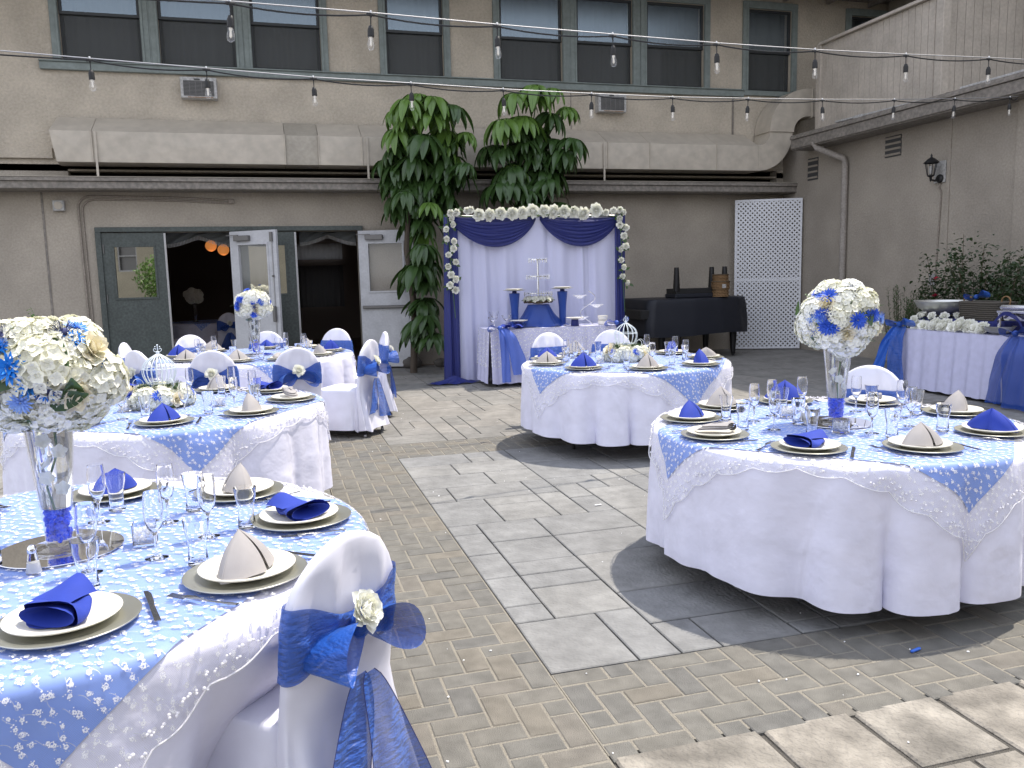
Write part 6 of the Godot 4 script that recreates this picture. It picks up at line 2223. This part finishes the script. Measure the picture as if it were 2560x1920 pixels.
	for q in [[-0.60, 0.07, 0], [-0.48, 0.05, 1], [-0.50, 0.12, 2], [-0.38, 0.045, 1], [-0.18, 0.07, 3], [-0.05, 0.06, 3], [0.10, 0.05, 1], [0.22, 0.085, 4], [0.33, 0.07, 4], [0.42, 0.05, 1], [0.52, 0.05, 3], [-0.28, 0.04, 0], [0.02, 0.10, 0]]:
		var mesh_: Mesh = fl.peony[0] if q[2] >= 3 else (fl.rose[1] if q[2] == 1 else fl.small[0])
		var sc := 1.5 if q[2] == 1 else 1.0
		part("silk_flower", mesh_, mats.white_petal, g, T(Vector3(-0.02 + rng.randf_range(-0.02, 0.02), q[1], q[0]), upon(Vector3(-0.9, 0.5, rng.randf_range(-0.3, 0.3)).normalized(), rng.randf() * TAU).scaled(Vector3.ONE * sc)))
	for k in 16: part("leaf", fl.small_leaf, mats.leaf, g, T(Vector3(0.06, 0.05, -0.6 + k * 0.075), Basis(Vector3.UP, rng.randf() * TAU) * Basis(Vector3.RIGHT, -0.4)))
	var k2 := thing("wicker_basket", "dark grey woven basket with ring handles and blue bows", "basket", Vector3(8.02, 0.90, -7.82))
	m = M.new()
	for k in 9:
		var l := []
		for q in 49:
			var a := q * TAU / 48
			var rr := 1.0 + (0.012 if (q + k) % 2 == 0 else -0.012)
			var hx := 0.17 + 0.01 * k / 9.0; var hz := 0.27 + 0.015 * k / 9.0
			l.append(Vector3(signf(cos(a)) * pow(absf(cos(a)), 0.5) * hx * rr, 0.01 + k * 0.024, signf(sin(a)) * pow(absf(sin(a)), 0.5) * hz * rr))
		m.tube(p3(l), 0.013, 5, -1, true)
	part("woven_sides", m, mats.grey_wicker, k2)
	m = M.new()
	m.box(Vector3(0, 0.02, 0), Vector3(0.3, 0.03, 0.5))
	part("floor", m, mats.grey_wicker, k2)
	for s in [-1.0, 1.0]:
		m = M.new()
		var l := []
		for q in 17: l.append(Vector3(0, 0.22 + sin(q * TAU / 16) * 0.055, s * 0.27 + cos(q * TAU / 16) * 0.06))
		m.tube(p3(l), 0.009, 6, -1, true)
		part("handle", m, mats.wicker, k2)
	bow(k2, Vector3(-0.05, 0.26, -0.08), 0.14, Vector3(0, 0.2, 1).normalized(), Vector3(-1, 0.3, 0).normalized(), mats.organza)
	m = M.new()
	m.box(Vector3(8.06, 0.83, -7.75), Vector3(0.5, 0.135, 0.75), Basis(), 0.02)
	whole("draped_riser", m, mats.navy, "low navy covered riser under the woven basket", "riser")
	var ch := thing("chafing_dish", "silver chafing dish frame with navy ribbon at the buffet's right", "chafing dish", Vector3(7.95, Y + 0.004, -7.08))
	for x in [-0.2, 0.2]:
		for z in [-0.29, 0.29]:
			m = M.new()
			m.box(Vector3(x, 0.125, z), Vector3(0.025, 0.25, 0.03), Basis(), 0.004)
			part("leg", m, mats.chrome, ch)
	m = M.new()
	m.box(Vector3(0, 0.255, 0), Vector3(0.46, 0.03, 0.62), Basis(), 0.008)
	m.box(Vector3(0, 0.20, 0), Vector3(0.38, 0.08, 0.54), Basis(), 0.02)
	part("water_pan", m, mats.chrome, ch)
	m = M.new()
	m.box(Vector3(0, 0.30, 0), Vector3(0.44, 0.06, 0.60), Basis(), 0.025)
	part("lid", m, mats.chrome, ch)
	m = M.new()
	m.lathe(pv([Vector2(0, 0), Vector2(0.045, 0), Vector2(0.045, 0.05), Vector2(0, 0.05)]), 14, Vector3(0, 0.01, 0))
	part("burner", m, mats.black_metal, ch)
	m = ribbon([Vector3(-0.24, 0.02, -0.40), Vector3(-0.24, 0.16, -0.30), Vector3(-0.24, 0.24, -0.18), Vector3(-0.24, 0.18, -0.02), Vector3(-0.24, 0.06, 0.06)], 0.03, 0.05, Vector3.UP, 0.006)
	part("navy_ribbon", m, mats.navy, ch)
	m = M.new()
	m.lathe(pv([Vector2(0, 0), Vector2(0.06, 0), Vector2(0.13, 0.035), Vector2(0.165, 0.085), Vector2(0.175, 0.09), Vector2(0.16, 0.085), Vector2(0.12, 0.045), Vector2(0, 0.012)]), 28)
	whole("serving_bowl", m, mats.charger, "grey metal serving bowl before the chafing dish", "bowl", T(Vector3(7.78, Y + 0.006, -7.40)))

# ---------- seen through the open doors ----------
func indoors() -> void:
	rng.seed = 141
	var tb := {"at": Vector3(-1.35, 0, -18.3), "r": 0.85, "folds": 11, "seed": 3.1, "drop": 0.62, "rot": 0.8, "shift": Vector2.ZERO, "blue": 0.7, "lace": 0.88, "leg": 0.3, "name": "indoor one", "short": "indoor table"}
	table(tb)
	chair(Vector2(-2.15, -17.0), Vector2(-1.4, -18.4), "covered chair indoors, left in the first doorway", "covered chairs in the dark room")
	chair(Vector2(-0.85, -17.1), Vector2(-1.35, -18.4), "covered chair indoors, at the right edge of the first doorway", "covered chairs in the dark room")
	var v := thing("flower_vase", "pale flower ball on a tall vase on the indoor table", "vase", Vector3(-1.55, TOP + 0.01, -18.3))
	var m := M.new()
	m.lathe(pv([Vector2(0, 0), Vector2(0.06, 0), Vector2(0.03, 0.02), Vector2(0.06, 0.44), Vector2(0.055, 0.44), Vector2(0.025, 0.03), Vector2(0, 0.03)]), 16)
	part("glass", m, mats.glass, v)
	var sp := []
	for k in 10: sp.append([cos(k * 2.4) * sqrt(k / 10.0), sin(k * 2.4) * sqrt(k / 10.0), "h"])
	flower_ball(v, Vector3(0, 0.52, 0), Vector3(0.18, 0.15, 0.18), sp, Vector3(0, 0, 1), mats.royal_petal)
	for e in [[-1.62, -0.62, "fringed valance hanging inside the first open doorway"], [0.5, 1.45, "fringed valance hanging inside the second open doorway"]]:
		var c := thing("fringed_valance", e[2], "valance", Vector3(e[0], 2.36, WZ - 0.3))
		var wd: float = e[1] - e[0]
		m = M.new()
		m.grid(40, 8, func(u: float, w: float) -> Vector3:
			var s := 0.05 + 0.13 * pow(absf(cos(u * PI)), 1.2)
			return Vector3(u * wd, 0.0 - w * s, 0.02 * sin(u * 20 + w * 6)), true)
		part("cloth", m, mats.curtain, c)
		m = M.new()
		for k in 44:
			var u := (k + 0.5) / 44.0
			var s := 0.05 + 0.13 * pow(absf(cos(u * PI)), 1.2)
			m.box(Vector3(u * wd, -s - 0.03, 0.01), Vector3(0.009, 0.06, 0.006))
		part("fringe", m, mats.white_paint, c)
	for e in [[-1.02, 2.20, -16.2, "amber glass globe lamp hanging in the first doorway, higher one"], [-0.80, 2.12, -16.0, "amber glass globe lamp hanging in the first doorway, lower one"]]:
		var l := thing("globe_lamp", e[3], "lamp", Vector3(e[0], e[1], e[2]), 0, "amber globe lamps indoors")
		m = M.new()
		m.ball(Vector3.ZERO, Vector3.ONE * 0.10, 18, 12)
		var gm := mats.amber as StandardMaterial3D
		gm.emission_enabled = true
		gm.emission = Color(1.0, 0.62, 0.32)
		gm.emission_energy_multiplier = 0.35
		part("globe", m, gm, l)
		m = M.new()
		m.tube(p3([Vector3(0, 0.09, 0), Vector3(0, 2.93 - e[1], 0)]), 0.006, 5)
		part("cord", m, mats.black, l)
		var lamp := OmniLight3D.new()
		lamp.name = "lamp_light"
		lamp.light_color = Color(1.0, 0.6, 0.3)
		lamp.light_energy = 0.012
		lamp.light_size = 0.1
		lamp.omni_range = 12
		lamp.omni_attenuation = 2.0
		lamp.shadow_enabled = true
		lamp.position = Vector3(0, -0.13, 0)
		l.add_child(lamp)

func litter() -> void:
	rng.seed = 151
	var bits := []
	for k in 220:
		var p := Vector3(rng.randf_range(-0.2, 6.5), 0.002, rng.randf_range(-9.5, -1.2))
		bits.append(T(p, Basis.from_euler(Vector3(rng.randf() * 6, rng.randf() * 6, 0)).scaled(Vector3.ONE * rng.randf_range(0.4, 1.5))))
	var gm := M.new()
	gm.ball(Vector3.ZERO, Vector3(0.005, 0.003, 0.0035), 5, 3)
	var holder := fan("pavement_grit", bits, gm.mesh(), mats.salt, self)
	tag(holder, "tiny pale grit scattered over the pavement", "grit")
	var m := M.new()
	m.lathe(pv([Vector2(0, 0), Vector2(0.006, 0), Vector2(0.0065, 0.05), Vector2(0.0055, 0.055), Vector2(0, 0.055)]), 10)
	whole("pen_cap", m, mats.blue_plastic, "small blue plastic cap lying on the pavers before the front table", "pen cap", T(Vector3(2.39, 0.008, -2.61), Basis(Vector3.UP, 0.25) * Basis(Vector3(0, 0, 1), -PI / 2)))
	m = M.new()
	m.box(Vector3(0, 0.003, 0), Vector3(0.05, 0.006, 0.012), Basis(), 0.002)
	whole("paper_scrap", m, mats.white_clip, "tiny white scrap on the grey pavement left of the rear table", "scrap", T(Vector3(2.02, 0.003, -5.05), Basis(Vector3.UP, 0.1)))

func _ready() -> void:
	var cam := Camera3D.new()
	cam.name = "camera"
	cam.fov = 49.72
	cam.near = 0.05
	cam.far = 400.0
	cam.position = Vector3(0, 1.55, 0)
	cam.rotation_degrees = Vector3(-7.5, -15.9, -1.35)
	add_child(cam)
	var env := Environment.new()
	env.background_mode = Environment.BG_SKY
	var sm := ProceduralSkyMaterial.new()
	sm.sky_top_color = Color(0.655, 0.675, 0.73)
	sm.sky_horizon_color = Color(0.82, 0.825, 0.83)
	sm.sky_curve = 0.18
	sm.ground_bottom_color = Color(0.30, 0.28, 0.25)
	sm.ground_horizon_color = Color(0.5, 0.5, 0.5)
	sm.sun_angle_max = 20.0
	sm.sky_energy_multiplier = 1.5
	var sky := Sky.new()
	sky.sky_material = sm
	env.sky = sky
	env.tonemap_mode = Environment.TONE_MAPPER_LINEAR
	env.tonemap_exposure = 1.25
	env.sdfgi_enabled = true
	env.ssao_enabled = true
	env.ssil_enabled = true
	var we := WorldEnvironment.new()
	we.name = "world_environment"
	we.environment = env
	add_child(we)
	var sun := DirectionalLight3D.new()
	sun.name = "sun"
	sun.light_energy = 1.45
	sun.light_color = Color(1.0, 0.965, 0.91)
	sun.light_angular_distance = 0.5
	sun.shadow_enabled = true
	sun.look_at_from_position(Vector3(0.42, 1.0, -0.17), Vector3.ZERO, Vector3(0, 0, 1))
	add_child(sun)

	rng.seed = 1
	make_mats()
	flower_kit()
	setting_kit()
	ground()
	main_building()
	side_building()
	far_building()
	duct()
	wall_things()
	trees()
	shrubs()
	string_lights()
	backdrop()
	cake_table()
	piano()
	lattice()
	buffet()

	# tables: seats are [x, z, fold of the napkin, blue, turn, which one]
	var t1 := {"at": Vector3(-0.681, 0, -2.755), "r": 0.929, "folds": 15, "seed": 0.7, "drop": 0.62, "rot": 0.60, "shift": Vector2(0.0, 0.05), "blue": 0.785, "lace": 0.925, "leg": 0.4, "name": "near left one", "dent": 0.60, "short": "near left table"}
	var t4 := {"at": Vector3(2.786, 0, -3.633), "r": 0.929, "folds": 16, "seed": 2.0, "drop": 0.625, "rot": 0.82, "shift": Vector2(-0.02, 0.03), "blue": 0.79, "lace": 0.925, "leg": 0.5, "name": "right front one", "short": "right front table"}
	var t3 := {"at": Vector3(-0.660, 0, -5.779), "r": 0.949, "folds": 17, "seed": 4.2, "drop": 0.61, "rot": 0.57, "shift": Vector2(0.02, 0.06), "blue": 0.795, "lace": 0.93, "leg": 0.2, "name": "left birdcage one", "short": "left birdcage table"}
	var t2 := {"at": Vector3(3.086, 0, -7.018), "r": 0.939, "folds": 17, "seed": 1.5, "drop": 0.59, "rot": 0.57, "shift": Vector2(0.03, 0.10), "blue": 0.815, "lace": 0.95, "leg": 1.236, "name": "right birdcage one", "short": "right birdcage table"}
	var t5 := {"at": Vector3(-0.206, 0, -9.494), "r": 1.032, "folds": 18, "seed": 5.9, "drop": 0.64, "rot": 0.62, "shift": Vector2(0.0, 0.0), "blue": 0.85, "lace": 0.98, "leg": 0.6, "name": "far left one", "short": "far left table"}
	rng.seed = 201
	for t in [t1, t4, t3, t2, t5]: table(t)

	var s1 := [[-0.516, -2.116, "F", true, 2.4, "the plate nearest the camera"], [-0.114, -2.312, "P", false, 0.35, "the plate left of the near chair"], [0.052, -2.807, "F", true, 1.9, "the right edge plate"], [-0.165, -3.251, "P", false, 2.6, "the rear right plate"], [-0.630, -3.416, "P", true, 1.2, "the plate behind the vase"], [-1.156, -3.251, "P", false, 0.4, "the left border plate"]]
	var s4 := [[2.147, -4.004, "P", true, 2.7, "the left rear plate"], [2.497, -4.283, "P", false, 2.9, "the second plate from the left rear"], [2.941, -4.314, "P", true, 2.6, "the plate left behind the vase"], [3.375, -4.076, "R", false, 2.0, "the plate before the covered chair"], [3.529, -3.612, "P", false, 2.2, "the rear right plate"], [3.271, -3.117, "P", true, 1.2, "the far right plate"], [2.724, -2.962, "P", false, 0.4, "the front plate by the blue corner"], [2.260, -3.127, "F", true, 2.4, "the front left plate"], [2.033, -3.550, "R", false, 0.9, "the leftmost plate"]]
	var s3 := [[-1.166, -5.263, "P", false, 0.3, "the half hidden left plate"], [-0.640, -5.098, "P", true, 0.5, "the front plate"], [-0.165, -5.263, "P", false, 0.9, "the front right plate"], [0.083, -5.738, "R", false, 0.4, "the right edge plate"], [-0.062, -6.244, "F", true, 1.7, "the right rear plate"], [-0.433, -6.481, "P", false, 2.4, "the plate behind the birdcage"], [-1.053, -6.460, "F", true, 2.7, "the left rear plate"]]
	var s2 := [[2.332, -7.018, "P", false, 1.3, "the left edge plate"], [2.477, -7.441, "P", true, 2.0, "the left rear plate"], [2.869, -7.740, "P", false, 2.6, "the rear plate left of the birdcage"], [2.497, -6.533, "P", true, 1.0, "the front left plate"], [2.962, -6.264, "P", false, 0.3, "the front plate"], [3.488, -6.336, "P", true, 0.6, "the front right plate"], [3.798, -6.811, "P", false, 1.6, "the right edge plate"], [3.736, -7.368, "P", true, 2.2, "the rear plate right of the birdcage"]]
	var s5 := [[-1.011, -9.598, "P", true, 1.7, "the leftmost plate"], [-0.888, -9.102, "P", false, 1.0, "the front left plate"], [-0.372, -8.772, "P", false, 0.5, "the front plate"], [0.062, -8.731, "F", false, 0.4, "the plate behind the front chair"], [0.351, -10.093, "P", false, 2.4, "the right rear plate"], [0.454, -9.040, "P", false, 1.0, "the front right plate"], [0.599, -9.515, "P", true, 1.8, "the rightmost plate"], [-0.103, -10.320, "P", true, 2.8, "the plate behind the vase"], [-0.702, -10.176, "P", false, 2.5, "the left rear plate"]]
	var far_at := {"at": t5.at, "r": t5.r, "short": t5.short}
	for e in [[t1, s1], [t4, s4], [t3, s3], [t2, s2], [far_at, s5]]:
		for s in e[1]: setting(e[0], Vector2(s[0], s[1]), s[2], s[3], s[4], s[5])
	for e in [[t3, s3], [t2, s2], [t5, s5]]: auto_glasses(e[0], e[1])
	var near := [["flute", -0.609, -3.024, "behind the vase"], ["flute", -0.382, -2.941, "left of the rear right plate"], ["flute", -0.372, -2.559, "right of the mirror"], ["flute", -0.237, -2.724, "between two water glasses"], ["flute", -0.949, -3.044, "at the picture's left border"], ["flute", -0.537, -2.487, "just before the vase"], ["tumbler", -0.578, -3.168, "beside the flute behind the vase"], ["tumbler", -0.310, -3.065, "by the rear right plate"], ["tumbler", -0.248, -2.456, "behind the grey napkin by the near chair"], ["tumbler", -0.516, -2.353, "above the nearest plate"], ["tumbler", -0.124, -2.786, "by the right edge plate"], ["tumbler", -0.846, -2.704, "at the picture's left border"]]
	for g in near: glass(g[0], Vector2(g[1], g[2]), "%s on the near left table, %s" % ["champagne flute" if g[0] == "flute" else "water glass", g[3]])
	near = [["flute", 2.425, -3.829, "by the left rear plate"], ["flute", 2.601, -3.932, "by the second left rear plate"], ["flute", 2.384, -3.581, "left of the mirror"], ["flute", 2.828, -3.984, "left behind the vase"], ["flute", 3.096, -3.870, "before the covered chair"], ["flute", 2.755, -3.323, "right before the mirror"], ["flute", 3.179, -3.612, "right of the vase"], ["flute", 3.044, -3.395, "nearer one right of the vase"], ["tumbler", 2.312, -3.922, "by the left rear plate"], ["tumbler", 2.239, -3.633, "by the leftmost plate"], ["tumbler", 2.745, -4.045, "behind the vase"], ["tumbler", 2.456, -3.375, "by the front left plate"], ["tumbler", 2.766, -3.199, "behind the front grey napkin"], ["tumbler", 3.240, -3.922, "by the covered chair's plate"], ["tumbler", 3.323, -3.664, "by the rear right plate"], ["tumbler", 3.096, -3.240, "by the far right plate"], ["tumbler", 2.580, -3.664, "at the mirror's left rim"]]
	for g in near: glass(g[0], Vector2(g[1], g[2]), "%s on the right front table, %s" % ["champagne flute" if g[0] == "flute" else "water glass", g[3]])
	candle_cube(Vector2(-0.423, -2.724), "square glass candle holder with crystals right of the near mirror", true)
	candle_cube(Vector2(2.642, -3.406), "round glass candle holder with crystals before the right front vase", false)
	candle_cube(Vector2(2.663, -3.880), "round glass candle holder with crystals behind the right front mirror", false)
	candle_cube(Vector2(-0.949, -5.697), "glass candle holder with crystals left of the left birdcage", false)
	candle_cube(Vector2(-0.372, -5.697), "glass candle holder with crystals right of the left birdcage", false)
	candle_cube(Vector2(2.807, -6.935), "glass candle holder with crystals left of the right birdcage", false)
	salt_shaker(Vector2(-0.691, -2.539), "glass salt shaker before the near mirror")
	salt_shaker(Vector2(-0.784, -5.490), "glass salt shaker before the left birdcage")
	salt_shaker(Vector2(2.704, -3.777), "glass salt shaker left of the right front vase")

	var k1 := [[-0.27, 0.83, "h"], [0.09, 0.87, "h"], [-0.58, 0.69, "h"], [0.19, 0.41, "h"], [-0.03, 0.15, "h"], [0.44, 0.57, "h"], [0.44, 0.00, "h"], [0.86, -0.22, "h"], [0.70, -0.44, "h"], [-0.27, -0.63, "h"], [-0.59, -0.78, "h"], [0.03, -0.76, "h"], [0.62, -0.81, "h"], [0.22, -0.22, "h"], [-0.88, -0.11, "h"], [-0.88, 0.44, "h"], [-0.44, -0.44, "h"], [-0.64, 0.19, "r"], [0.69, 0.44, "r"], [0.38, -0.39, "r"], [-0.76, 0.78, "d"], [-0.50, 0.48, "b"], [-0.38, 0.19, "d"], [-0.22, -0.20, "b"], [0.42, 0.81, "b"], [0.81, 0.11, "b"], [0.66, -0.57, "b"], [-0.75, -0.07, "b"], [-0.47, 0.70, "t"], [0.30, 0.72, "t"], [0.02, -0.20, "t"], [-0.69, -0.28, "t"], [-0.03, 0.67, "l"], [-0.30, 0.07, "l"], [-0.50, -1.00, "l"], [0.31, -0.63, "l"], [-0.08, -0.43, "l"]]
	centerpiece("tall vase of ivory hydrangeas and cyan daisies, near left table", Vector3(-0.671, TOP + 0.0115, -2.755), k1, Vector3(0.24, 0, 0.97), mats.cyan_petal, 301)
	var k4 := [[-0.66, 0.28, "h"], [0.17, 0.65, "h"], [-0.25, 0.90, "h"], [0.32, 0.90, "h"], [-0.02, 0.07, "h"], [0.28, 0.28, "h"], [0.66, 0.55, "h"], [-0.43, -0.57, "h"], [0.60, -0.68, "h"], [-0.83, -0.45, "h"], [-0.62, -0.78, "h"], [0.55, -0.23, "h"], [-0.15, -0.62, "h"], [0.25, -0.85, "h"], [-0.81, -0.12, "h"], [0.79, -0.28, "h"], [-0.47, 0.72, "b"], [-0.23, 0.68, "d"], [-0.64, -0.07, "b"], [-0.40, 0.05, "b"], [-0.17, -0.25, "d"], [-0.26, -0.20, "d"], [0.74, 0.20, "b"], [0.89, 0.03, "b"], [0.43, -0.03, "d"], [-0.30, 0.44, "r"], [0.19, -0.47, "r"], [0.89, -0.33, "r"], [0.53, 0.47, "l"], [0.04, -0.82, "l"], [-0.17, 0.15, "t"], [-0.08, -0.80, "l"], [0.28, 0.80, "t"], [-0.91, -0.20, "l"]]
	centerpiece("tall vase of ivory and royal blue flowers, right front table", Vector3(2.786, TOP + 0.0115, -3.633), k4, Vector3(-0.61, 0, 0.79), mats.royal_petal, 302)
	var k5 := [[-0.36, 0.67, "h"], [0.09, 0.80, "h"], [0.49, 0.57, "h"], [-0.30, 0.27, "h"], [-0.49, -0.37, "h"], [-0.83, -0.47, "h"], [-0.22, -0.23, "h"], [0.51, -0.40, "h"], [0.36, -0.77, "h"], [-0.83, 0.40, "h"], [0.80, -0.33, "h"], [-0.01, 0.53, "h"], [0.62, 0.30, "h"], [-0.70, 0.20, "b"], [-0.78, -0.13, "d"], [0.12, 0.20, "b"], [0.41, 0.17, "b"], [0.80, 0.07, "b"], [0.01, -0.60, "d"], [-0.36, 0.93, "b"], [0.20, -0.40, "r"], [-0.17, -0.93, "l"], [0.04, 0.67, "t"], [0.04, -0.13, "t"]]
	centerpiece("tall vase of ivory and blue flowers, far left table", Vector3(-0.206, TOP + 0.0115, -9.494), k5, Vector3(0.02, 0, 1), mats.royal_petal, 303)
	cage_piece("white wire birdcage on a ring of ivory flowers, left middle table", Vector3(-0.743, TOP + 0.0115, -5.841), 304, 20)
	cage_piece("white wire birdcage half sunk in ivory flowers, right rear table", Vector3(3.096, TOP + 0.0115, -7.018), 305, 14)

	var gc := "white covered chairs with blue organza sashes"
	var near_chair := chair(Vector2(0.155, -2.08), Vector2(-0.527, -2.811), "white covered chair with blue bow and flower at the near left table", gc)
	near_chair.scale = Vector3.ONE * 0.955
	chair(Vector2(-0.55, -7.76), Vector2(-0.42, -9.0), "covered chair with rose bow, back turned, behind the left birdcage", gc)
	chair(Vector2(0.18, -7.68), Vector2(0.02, -9.0), "covered chair with rose bow, back turned, right of the left birdcage", gc)
	chair(Vector2(0.91, -8.26), Vector2(-0.2, -8.95), "covered chair turned sideways with hanging blue tails, nearer of the pair right", gc)
	chair(Vector2(1.2, -9.39), Vector2(-0.2, -9.35), "covered chair in side view with hanging blue tails, farther of the pair right", gc)
	chair(Vector2(-1.51, -9.34), Vector2(-0.3, -9.2), "covered chair at the far left table's left end, paler rear one", gc)
	chair(Vector2(-1.23, -8.16), Vector2(-0.3, -9.0), "covered chair seen from behind left of the left birdcage", gc)
	chair(Vector2(-0.95, -10.25), Vector2(-0.4, -9.3), "covered chair facing the camera left of the far vase", gc)
	chair(Vector2(-0.09, -10.4), Vector2(-0.15, -9.3), "covered chair facing the camera right behind the far vase", gc)
	chair(Vector2(0.74, -10.4), Vector2(0.0, -9.3), "covered chair facing the camera at the far table's right rear", gc)
	chair(Vector2(2.72, -8.15), Vector2(2.9, -6.9), "covered chair facing the camera left behind the right birdcage table", gc)
	chair(Vector2(3.43, -8.15), Vector2(3.1, -6.9), "covered chair facing the camera behind the right birdcage", gc)
	chair(Vector2(3.5, -4.25), Vector2(2.75, -3.55), "covered chair facing the camera behind the right front table", gc)
	indoors()
	litter()
